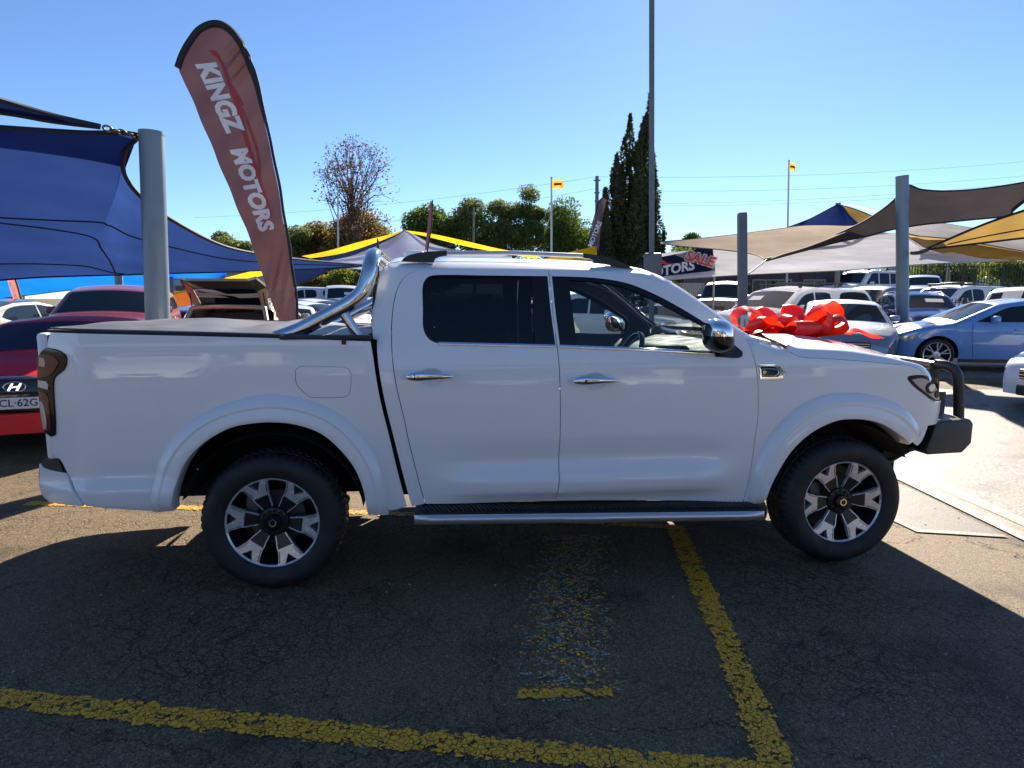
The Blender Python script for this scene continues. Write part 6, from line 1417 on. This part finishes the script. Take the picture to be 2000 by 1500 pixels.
# bed rail cap and cover
mb = MB()
top = catmull(L_bedtop, .06)
for y_off, sg in ((0, 1), (0, -1)):
    pts = [SM(x, z+.008, .022) for x, z in top]
    if sg < 0: pts = [(x, 2*YC-y, z) for x, y, z in pts]
    mb.tube(pts, .013, 8)
mb.bbox((.30, .06, 1.355), (.46, .07, .022), .008); mb.box((.395, side_y(.4, 1.33)-.004, 1.333), (.022, .012, .032))
mb.tube([(-1.06, .10, 1.395), (-1.06, 2*YC-.10, 1.395)], .014, 8)
mb.build('bed_rail', MAT['black'], truck)
nu, nv = 60, 30; vs = []; fs = []
for i in range(nu+1):
    x = -1.055+(.50+1.055)*i/nu; ze = float(np.interp(x, [p[0] for p in L_bedtop], [p[1] for p in L_bedtop]))+.012
    for j in range(nv+1):
        q = -1+2*j/nv; w_ = 1-abs(q)**2.6
        bow = .010+.034*math.exp(-((x+.02)/.16)**2)+.022*math.exp(-((x+.58)/.34)**2)-.014*math.exp(-((x+.25)/.12)**2)
        wr = .006*math.sin(9*x+4*q)*w_+.004*math.sin(23*x-7*q*q)*w_*(1-w_)*2+.008*math.exp(-((x-.02-.25*q)/.05)**2)*w_
        vs.append((x, YC+q*(YC-.055), ze+bow*w_+wr))
for i in range(nu):
    for j in range(nv): fs.append((i*(nv+1)+j, (i+1)*(nv+1)+j, (i+1)*(nv+1)+j+1, i*(nv+1)+j+1))
mesh('bed_cover', vs, fs, MAT['vinyl'], truck)
# sports bar
path = [(.03, .15, 1.345), (.14, .15, 1.385), (.28, .15, 1.457), (.40, .15, 1.522), (.455, .152, 1.560), (.492, .157, 1.605), (.512, .165, 1.66), (.524, .18, 1.715), (.530, .205, 1.755), (.535, .25, 1.782), (.538, .33, 1.795)]
pth = [tuple(p) for p in catmull(path, .025)]
full = pth+[(.538, y, 1.797) for y in np.linspace(.45, 2*YC-.45, 9)]+[(x, 2*YC-y, z) for x, y, z in pth[::-1]]
bar = MB().tube(full, .042, 22, caps=False).build('sports_bar', MAT['stainless'], truck)
for y in (.15, 2*YC-.15):
    MB().tube([(.375, y, 1.49), (.462, y, 1.345)], .027, 16).build('strut', MAT['stainless'], bar)
    MB().bbox((.08, y-.02, 1.352), (.30, .10, .02), .008).bbox((.47, y-.02, 1.346), (.10, .10, .02), .008).build('foot', MAT['black'], bar)
# roof rails
for sg in (1, -1):
    fy = (lambda y: y) if sg > 0 else (lambda y: 2*YC-y)
    y0 = .33
    vs = []; n = 22
    for i in range(n+1):
        x = .93+(1.735-.93)*i/n; zc = float(np.interp(x, [.93, 1.311, 1.735], [1.810, 1.816, 1.803])); 
        for k in range(12):
            a = 2*math.pi*k/12; vs.append((x, fy(y0+.018*math.cos(a)), zc+.0125*math.sin(a)))
    rr = mesh('roof_rail', vs, [(i*12+k, i*12+(k+1) % 12, (i+1)*12+(k+1) % 12, (i+1)*12+k) for i in range(n) for k in range(12)], MAT['silver_trim'], truck)
    for pts in ([(.685, 1.752), (.70, 1.772), (.735, 1.789), (.78, 1.80), (.84, 1.808), (.94, 1.814), (.94, 1.786), (.905, 1.782), (.88, 1.772), (.87, 1.762), (.865, 1.748)],
                [(1.725, 1.806), (1.79, 1.799), (1.848, 1.789), (1.91, 1.772), (1.965, 1.752), (2.03, 1.715), (1.86, 1.745), (1.79, 1.752), (1.782, 1.766), (1.77, 1.774), (1.725, 1.780)]):
        mb = MB(); mb.poly([(x, fy(y0-.022), z+.010) for x, z in pts], (0, fy(y0+.022)-fy(y0-.022), 0)); mb.build('rail_foot', MAT['black'], rr, smooth=False)
mb = MB(); mb.bbox((.74, YC, 1.83), (.13, .05, .07), .02, 3); mb.build('roof_aerial', W_, truck)
# side steps
for sg in (1, -1):
    fy = (lambda y: y) if sg > 0 else (lambda y: 2*YC-y)
    x0, x1 = .748, 2.712; zz = lambda x: .392-.026*(x-x0)
    mb = MB(); vs = []; n = 40
    for i in range(n+1):
        x = x0+(x1-x0)*i/n; e = .02*max(0, 1-min(i, n-i)/2)
        for y, dz in ((-.060+e, -.016), (-.064+e, 0), (-.058+e, .013), (-.04, .016), (.02, .030), (.13, .030), (.13, -.016)): vs.append((x, fy(y), zz(x)+dz))
    st = mesh('side_step', vs, [(i*7+k, (i+1)*7+k, (i+1)*7+(k+1) % 7, i*7+(k+1) % 7) for i in range(n) for k in range(7)]+[tuple(range(7)), tuple(n*7+k for k in range(7))], MAT['black'], truck, sharp=35)
    vs = []
    for i in range(n+1):
        x = x0-.004+(x1-x0+.008)*i/n; e = .02*max(0, 1-min(i, n-i)/2); b_ = .006 if 17 <= i <= 21 else 0
        for y, dz in ((-.045, -.036), (-.064+e-b_, -.031), (-.072+e-b_, -.008), (-.068+e-b_, .010), (-.05, .0185)): vs.append((x, fy(y), zz(x)+dz))
    mesh('edge_trim', vs, [(i*5+k, (i+1)*5+k, (i+1)*5+k+1, i*5+k+1) for i in range(n) for k in range(4)], MAT['silver_trim'], st, sharp=60)
    mb = MB()
    for i in range(76):
        x = x0+.03+(x1-x0-.06)*i/75; mb.box((x, fy(.045), zz(x)+.031+.002), (.012, .13, .006), Matrix.Rotation(.35*sg, 3, 'Z'))
    mb.build('tread_ribs', MAT['black'], st, smooth=False)
# wheels
def make_wheel():
    w = bpy.data.objects.new('wheel', None); COL.objects.link(w); w.parent = truck; w.empty_display_size = .1
    prof = [(.236, .06), (.238, .012), (.247, -.004), (.262, -.013), (.290, -.022), (.318, -.023), (.338, -.016), (.352, -.004), (.362, .010), (.368, .022), (.3735, .036), (.3735, .060), (.366, .063), (.366, .070), (.3745, .073), (.3748, .108), (.367, .111), (.367, .118), (.3748, .121), (.3748, .156), (.366, .160), (.366, .167), (.3735, .170), (.3735, .194), (.366, .212), (.345, .236), (.30, .25), (.236, .22)]
    lug = {8: .006, 9: .009, 10: .010, 11: .008, 22: .008, 23: .010}
    rm = lambda k, j, r: r-(lug.get(j, 0) if (k % 4) in (0,) else 0)-(.006 if j in (14, 15, 18, 19) and ((k+2*(j > 15)) % 4) == 0 else 0)
    MB().lathe_y(prof, n=224, rmod=rm).build('tyre', MAT['rubber'], w, sharp=32)
    mb = MB()
    mb.lathe_y([(.2335, .008), (.241, .000), (.2455, .003), (.2455, .012)], n=96, mi=0)
    mb.lathe_y([(.2335, .008), (.226, .03), (.222, .13), (.20, .16), (.0, .165)], n=64, mi=1)
    def sect(k):
        a = R(60*k+30)
        def PT(t, r, y): return (t*math.cos(a)+r*math.sin(a), y, -t*math.sin(a)+r*math.cos(a))
        def we(side, r, off=0.0):          # edge of the neighbouring opening at radius r along its own axis
            w = np.interp(r, [.075, .10, .135, .165, .215, .232], [.012, .020, .030, .042, .050, .046])
            b = R(30)*side; t_, r_ = -side*(w+off), r
            return (t_*math.cos(b)+r_*math.sin(b), -t_*math.sin(b)+r_*math.cos(b))
        yf = .002
        for sd in (-1, 1):
            out = [we(sd, r) for r in (.232, .215, .19, .165, .152)]
            rim_t = [(.238*math.sin(R(x))*sd, .238*math.cos(R(x))) for x in (17.5, 13, 8.5)]
            pts = out[::-1]+rim_t+[(0, .186), (0, .150)]
            yy = lambda r: yf+.016*max(0, (.235-r)/.08)
            P = [PT(t, r, yy(r)) for t, r in pts]
            if sd < 0: P = P[::-1]
            mb.poly(P, (0, .03, 0), 0)
            # fine dark groove beside the opening
            g = [we(sd, r, .0055) for r in (.222, .19, .160)]; g2 = [we(sd, r, .0095) for r in (.160, .19, .222)]
            mb.poly([PT(t, r, yy(r)-.0012) for t, r in (g+g2)], None, 1)
            # bright edge running in to the hub
            e1 = [we(sd, r, 0) for r in (.155, .135, .105, .082)]; e2 = [we(sd, r, .005) for r in (.082, .105, .135, .155)]
            mb.poly([PT(t, r, .012+.020*max(0, (.155-r)/.07)) for t, r in (e1+e2)], (0, .02, 0), 0)
        A = [we(-1, r, .004) for r in (.150, .13, .105, .08)]; B = [we(1, r, .004) for r in (.08, .105, .13, .150)]
        mb.poly([PT(t, r, .022+.016*max(0, (.155-r)/.07)) for t, r in (A+B)], (0, .03, 0), 1)
        mb.poly([PT(.03, .238, .03), PT(-.03, .238, .03), PT(0, .18, .034)], None, 1)
        mb.lathe_y([(.010, .030), (.010, .022), (.0, .020)], PT(0, .057, 0), 8, 2)
    for k in range(6): sect(k)
    mb.lathe_y([(.074, .05), (.074, .034), (.064, .030), (.040, .030)], n=40, mi=1)
    for k in range(6):
        a = R(60*k); mb.bbox((.060*math.sin(a), .030, .060*math.cos(a)), (.02, .012, .02), .004, 1, None, 1)
    mb.build('rim', None, w, sharp=35, mats=[MAT['alloy'], MAT['rim_dark'], MAT['dark']])
    mb = MB(); mb.lathe_y([(.042, .032), (.041, .010), (.036, .004), (.0, .002)], n=36, mi=0)
    mb.lathe_y([(.0125, .004), (.0140, -.003), (.020, -.003), (.0215, .004)], n=28, mi=1); mb.lathe_y([(.008, .004), (.006, -.001), (.0, -.001)], n=14, mi=0)
    mb.box((0, -.002, .021), (.006, .004, .008), None, 1)
    mb.build('hub_cap', None, w, mats=[MAT['gloss_black'], MAT['chrome']])
    mb = MB(); mb.lathe_y([(.06, .115), (.15, .115), (.15, .14), (.06, .14)], n=40)
    mb.bbox((-.13, .11, .04), (.07, .07, .15), .012, 2); mb.build('brake_disc', MAT['steel'], w)
    return w
def child_copy(o, parent):
    c = o.copy(); COL.objects.link(c); c.parent = parent
    for ch in list(o.children): child_copy(ch, c)
    return c
w0 = make_wheel(); w0.location = (0, .004, .3755); w0.rotation_euler = (0, R(8), 0)
w1 = child_copy(w0, truck); w1.location = (3.23, .004, .3755); w1.rotation_euler = (0, R(-2), R(0))
for x in (0, 3.23):
    w_ = child_copy(w0, truck); w_.location = (x, 2*YC-.004, .3755); w_.rotation_euler = (0, R(20), math.pi)
# mirrors
def door_mirror(fy, parent):
    mb = MB(); n, mm = 18, 14; vs = []
    for i in range(n+1):
        v = -1+2*i/n
        for k in range(mm):
            a = 2*math.pi*k/mm; ca, sa = math.cos(a), math.sin(a)
            sup = lambda c, p: math.copysign(abs(c)**p, c)
            prof = (1-abs(v)**3.5)**.5
            x = 2.365+(.062+.018*ca*(ca > 0))*sup(ca, .8)*prof-.012*v; y = -.098+.104*sup(sa, .62)*prof; z = 1.362+.092*v
            vs.append((x, fy(y), z))
    fs = [(i*mm+k, i*mm+(k+1) % mm, (i+1)*mm+(k+1) % mm, (i+1)*mm+k) for i in range(n) for k in range(mm)]
    fm = [1 if f[0]//mm >= 9 else 0 for f in fs]
    mo = mesh('door_mirror', vs, fs, None, parent, sharp=70, mats=[MAT['gloss_black'], MAT['chrome']], fm=fm)
    mb.bbox((2.46, fy(.01), 1.285), (.10, .10, .05), .015); mb.build('mirror_arm', MAT['gloss_black'], mo)
    t = cdt_panel('sail_plate', [(2.425, 1.375), (2.47, 1.345), (2.54, 1.30), (2.585, 1.262), (2.583, 1.238), (2.565, 1.230), (2.425, 1.236)], SME(-.008), MAT['gloss_black'], mo if fy(0) == 0 else None, gap=0, step=.05)
    if fy(0) != 0:
        t2 = mirror_y(t, mo); bpy.data.objects.remove(t)
    return mo
door_mirror(lambda y: y, df); door_mirror(lambda y: 2*YC-y, mf_)
# side badge
bd = lens('side_badge', [(2.672, 1.190), (2.79, 1.186), (2.838, 1.143), (2.818, 1.104), (2.686, 1.106), (2.689, 1.15)], -.010, MAT['chrome'], fender, gap=0)
lens('badge_inset', [(2.690, 1.178), (2.775, 1.174), (2.806, 1.146), (2.795, 1.120), (2.698, 1.120)], -.014, MAT['gloss_black'], bd, gap=0)
dpts = [(2.694, 1.166), (2.765, 1.163), (2.786, 1.154), (2.790, 1.143), (2.782, 1.133), (2.765, 1.128), (2.70, 1.128)]
MB().tube([SM(s, z, -.020) for s, z in catmull(dpts, .006)], .0035, 6).build('badge_emblem', MAT['chrome'], bd)
MB().tube([SM(s, z, -.020) for s, z in circ2(2.708, 1.147, .007, .007, 12)], .002, 5, closed=True).build('badge_emblem', MAT['chrome'], bd)
# bull bar
def prism_bevel(pts, y0f, y1f, bev, name, mat, parent):
    bm = bmesh.new(); a = [bm.verts.new((x, y0f(x), z)) for x, z in pts]; b = [bm.verts.new((x, y1f(x), z)) for x, z in pts]; n = len(pts)
    bm.faces.new(a); bm.faces.new(b[::-1])
    for i in range(n): bm.faces.new((a[i], b[i], b[(i+1) % n], a[(i+1) % n]))
    bmesh.ops.recalc_face_normals(bm, faces=bm.faces); bmesh.ops.bevel(bm, geom=list(bm.edges), offset=bev, segments=3, affect='EDGES', profile=.5)
    me = bpy.data.meshes.new(name); bm.to_mesh(me); bm.free(); me.polygons.foreach_set('use_smooth', [True]*len(me.polygons)); me.set_sharp_from_angle(angle=R(40))
    return link(name, me, mat, parent)
L_bar = [(3.876, .730), (3.90, .815), (4.176, .816), (4.207, .786), (4.206, .66), (4.135, .603), (3.853, .61), (3.834, .636), (3.850, .668)]
yn = lambda x: .13+max(0, x-3.83)*.20
bb = prism_bevel(L_bar, yn, lambda x: 2*YC-yn(x), .012, 'bull_bar', MAT['bar_black'], truck)
hp = [(4.218, .34, .79), (4.205, .34, .93), (4.190, .34, 1.04), (4.180, .345, 1.085), (4.165, .362, 1.118), (4.14, .395, 1.134), (4.12, .45, 1.138)]
hp = catmull(hp, .02)
for fy in ((lambda y: y), (lambda y: 2*YC-y)):
    MB().tube([(x, fy(y), z) for x, y, z in hp], .031, 16).build('hoop', MAT['bar_black'], bb)
    MB().bbox((4.12, fy(.455), .97), (.075, .016, .36), .007, 2, Matrix.Rotation(R(-3), 3, 'Y')).build('post_plate', MAT['bar_black'], bb)
    MB().box((4.17, fy(.47), .87), (.10, .012, .16)).build('post_plate', MAT['bar_black'], bb)
MB().tube([(4.12, .45, 1.125), (4.15, .7, 1.125), (4.15, 2*YC-.7, 1.125), (4.12, 2*YC-.45, 1.125)], .030, 16).build('cross_tube', MAT['bar_black'], bb)
MB().tube([(4.13, .45, .955), (4.16, .7, .955), (4.16, 2*YC-.7, .955), (4.13, 2*YC-.45, .955)], .022, 12).build('cross_tube', MAT['bar_black'], bb)
# interior
def seat(x, y):
    s = bpy.data.objects.new('seat', None); COL.objects.link(s); s.parent = truck; s.location = (x, y, 0)
    MB().bbox((0, 0, .84), (.50, .50, .16), .06, 3).build('cushion', MAT['trim'], s)
    MB().bbox((-.28, 0, 1.14), (.15, .50, .56), .06, 3, Matrix.Rotation(R(-12), 3, 'Y')).build('backrest', MAT['trim'], s)
    MB().bbox((-.37, 0, 1.50), (.10, .26, .17), .04, 3, Matrix.Rotation(R(-12), 3, 'Y')).build('headrest', MAT['trim'], s)
for y in (.52, 2*YC-.52): seat(1.55, y)
MB().bbox((.98, YC, .90), (.5, 1.3, .2), .06, 3).bbox((.74, YC, 1.2), (.14, 1.3, .55), .05, 3, Matrix.Rotation(R(-10), 3, 'Y')).build('rear_bench', MAT['trim'], truck)
mb = MB(); pf = [(2.18, 1.00), (2.20, 1.12), (2.27, 1.20), (2.36, 1.235), (2.58, 1.27), (2.72, 1.28), (2.74, .9)]
mb.poly([(x, .12, z) for x, z in pf], (0, 2*YC-.24, 0)); mb.bbox((2.30, .52, 1.235), (.22, .36, .09), .04, 3); mb.build('dashboard', MAT['dash'], truck)
mb = MB(); c = Vector((2.06, .52, 1.17)); ax = Matrix.Rotation(R(-66), 3, 'Y')
mb.tube([c+ax @ Vector((.185*math.cos(t), .185*math.sin(t), 0)) for t in np.linspace(0, 2*math.pi, 33)[:-1]], .017, 10, closed=True)
for t in (R(0), R(180), R(270)): mb.tube([c+ax @ Vector((.18*math.sin(t), .18*math.cos(t), 0)), c+ax @ Vector((0, 0, -.02))], .018, 8)
mb.tube([c, c+Vector((.22, 0, -.10))], .035, 10); mb.bbox(c, (.05, .13, .11), .02, 2); mb.build('steering_wheel', MAT['gloss_black'], truck)
MB().bbox((2.26, YC-.02, 1.545), (.05, .26, .085), .02, 2, Matrix.Rotation(R(8), 3, 'Y')).tube([(2.27, YC, 1.56), (2.22, YC, 1.68)], .015, 8).build('interior_mirror', MAT['gloss_black'], truck)
mb = MB(); mb.add([SM(1.46, z, .10) if False else (1.46-.02*(z-1), .17+.10*max(0, z-1.2), z) for z in (.8, 1.25, 1.45, 1.62)]+[(1.50-.02*(z-1), .17+.10*max(0, z-1.2), z) for z in (.8, 1.25, 1.45, 1.62)], [(i, i+1, i+5, i+4) for i in range(3)]); mb.build('seat_belt', MAT['black'], truck)
# ------------------------------------------------------------------ red bow on the bonnet
TM = Matrix.Translation((TX, TY, 0)) @ Matrix.Rotation(TYAW, 4, 'Z')
bow = empty('gift_bow', 'big glossy red ribbon bow lying on the white bonnet', 'bow', TM @ Vector((3.31, .86, 1.308)), TYAW)
def ribbon(name, center, width_dir, w, parent, sweep=None):
    """flat band along a 3-D centre line"""
    P = [Vector(p) for p in catmull(center, .02, corner=170)]; n = len(P); V = []
    for i, p in enumerate(P):
        wd = Vector(width_dir[0]).lerp(Vector(width_dir[1]), i/(n-1)).normalized(); t = (P[min(i+1, n-1)]-P[max(i-1, 0)]).normalized(); wd = (wd-t*wd.dot(t)).normalized()
        c = .022*math.sin(i*.33+len(center))
        for q in (-1, -.5, 0, .5, 1): V.append(p+wd*(w*.5*q)+t.cross(wd)*(c*(1-q*q)))
    return mesh(name, V, [(i*5+k, (i+1)*5+k, (i+1)*5+k+1, i*5+k+1) for i in range(n-1) for k in range(4)], MAT['red_bow'], parent)
def loop(ang, length, height, w, roll=0.0, z0=.02, tilt=0.0):
    a = R(ang); d = Vector((math.cos(a), math.sin(a), 0)); sd = Vector((-math.sin(a), math.cos(a), 0)); up = Vector((0, 0, 1))
    q = Matrix.Rotation(R(roll), 3, d)
    L = [(.0, .02), (.28, .10), (.62, .78), (.86, 1.0), (1.02, .62), (.92, .18), (.60, .02), (.22, -.02), (.0, .02)]
    P = [q @ (d*(u*length*1.02)+up*(v*height*.64+tilt*u*length))+Vector((0, 0, z0)) for u, v in L]
    return ribbon('loop', P, (q @ sd, q @ sd), w, bow)
for a_ in ((172, .37, .25, .17, -12), (6, .38, .31, .20, -18), (62, .28, .27, .15, 12), (-25, .36, .17, .15, 18), (203, .32, .14, .15, 22), (-88, .24, .13, .18, 0), (112, .26, .24, .15, 0), (-55, .26, .22, .14, -30)): loop(*a_)
MB().tube([(0, -.05, .08), (0, .05, .09)], .055, 12).build('knot', MAT['red_bow'], bow)
ribbon('tail', [(0, 0, .06), (.20, -.06, .085), (.34, -.08, .03), (.46, -.06, .028), (.58, -.02, .01), (.70, .04, -.02)], ((0, 1, .2), (0, 1, 0)), .13, bow)
ribbon('tail', [(0, 0, .05), (-.18, -.10, .08), (-.33, -.20, .03), (-.42, -.28, .0)], ((.3, 1, .3), (.5, 1, 0)), .13, bow)
ribbon('tail', [(0, 0, .06), (.25, .16, .12), (.45, .28, .04), (.70, .36, .0)], ((-.3, 1, .3), (-.2, 1, 0)), .13, bow)
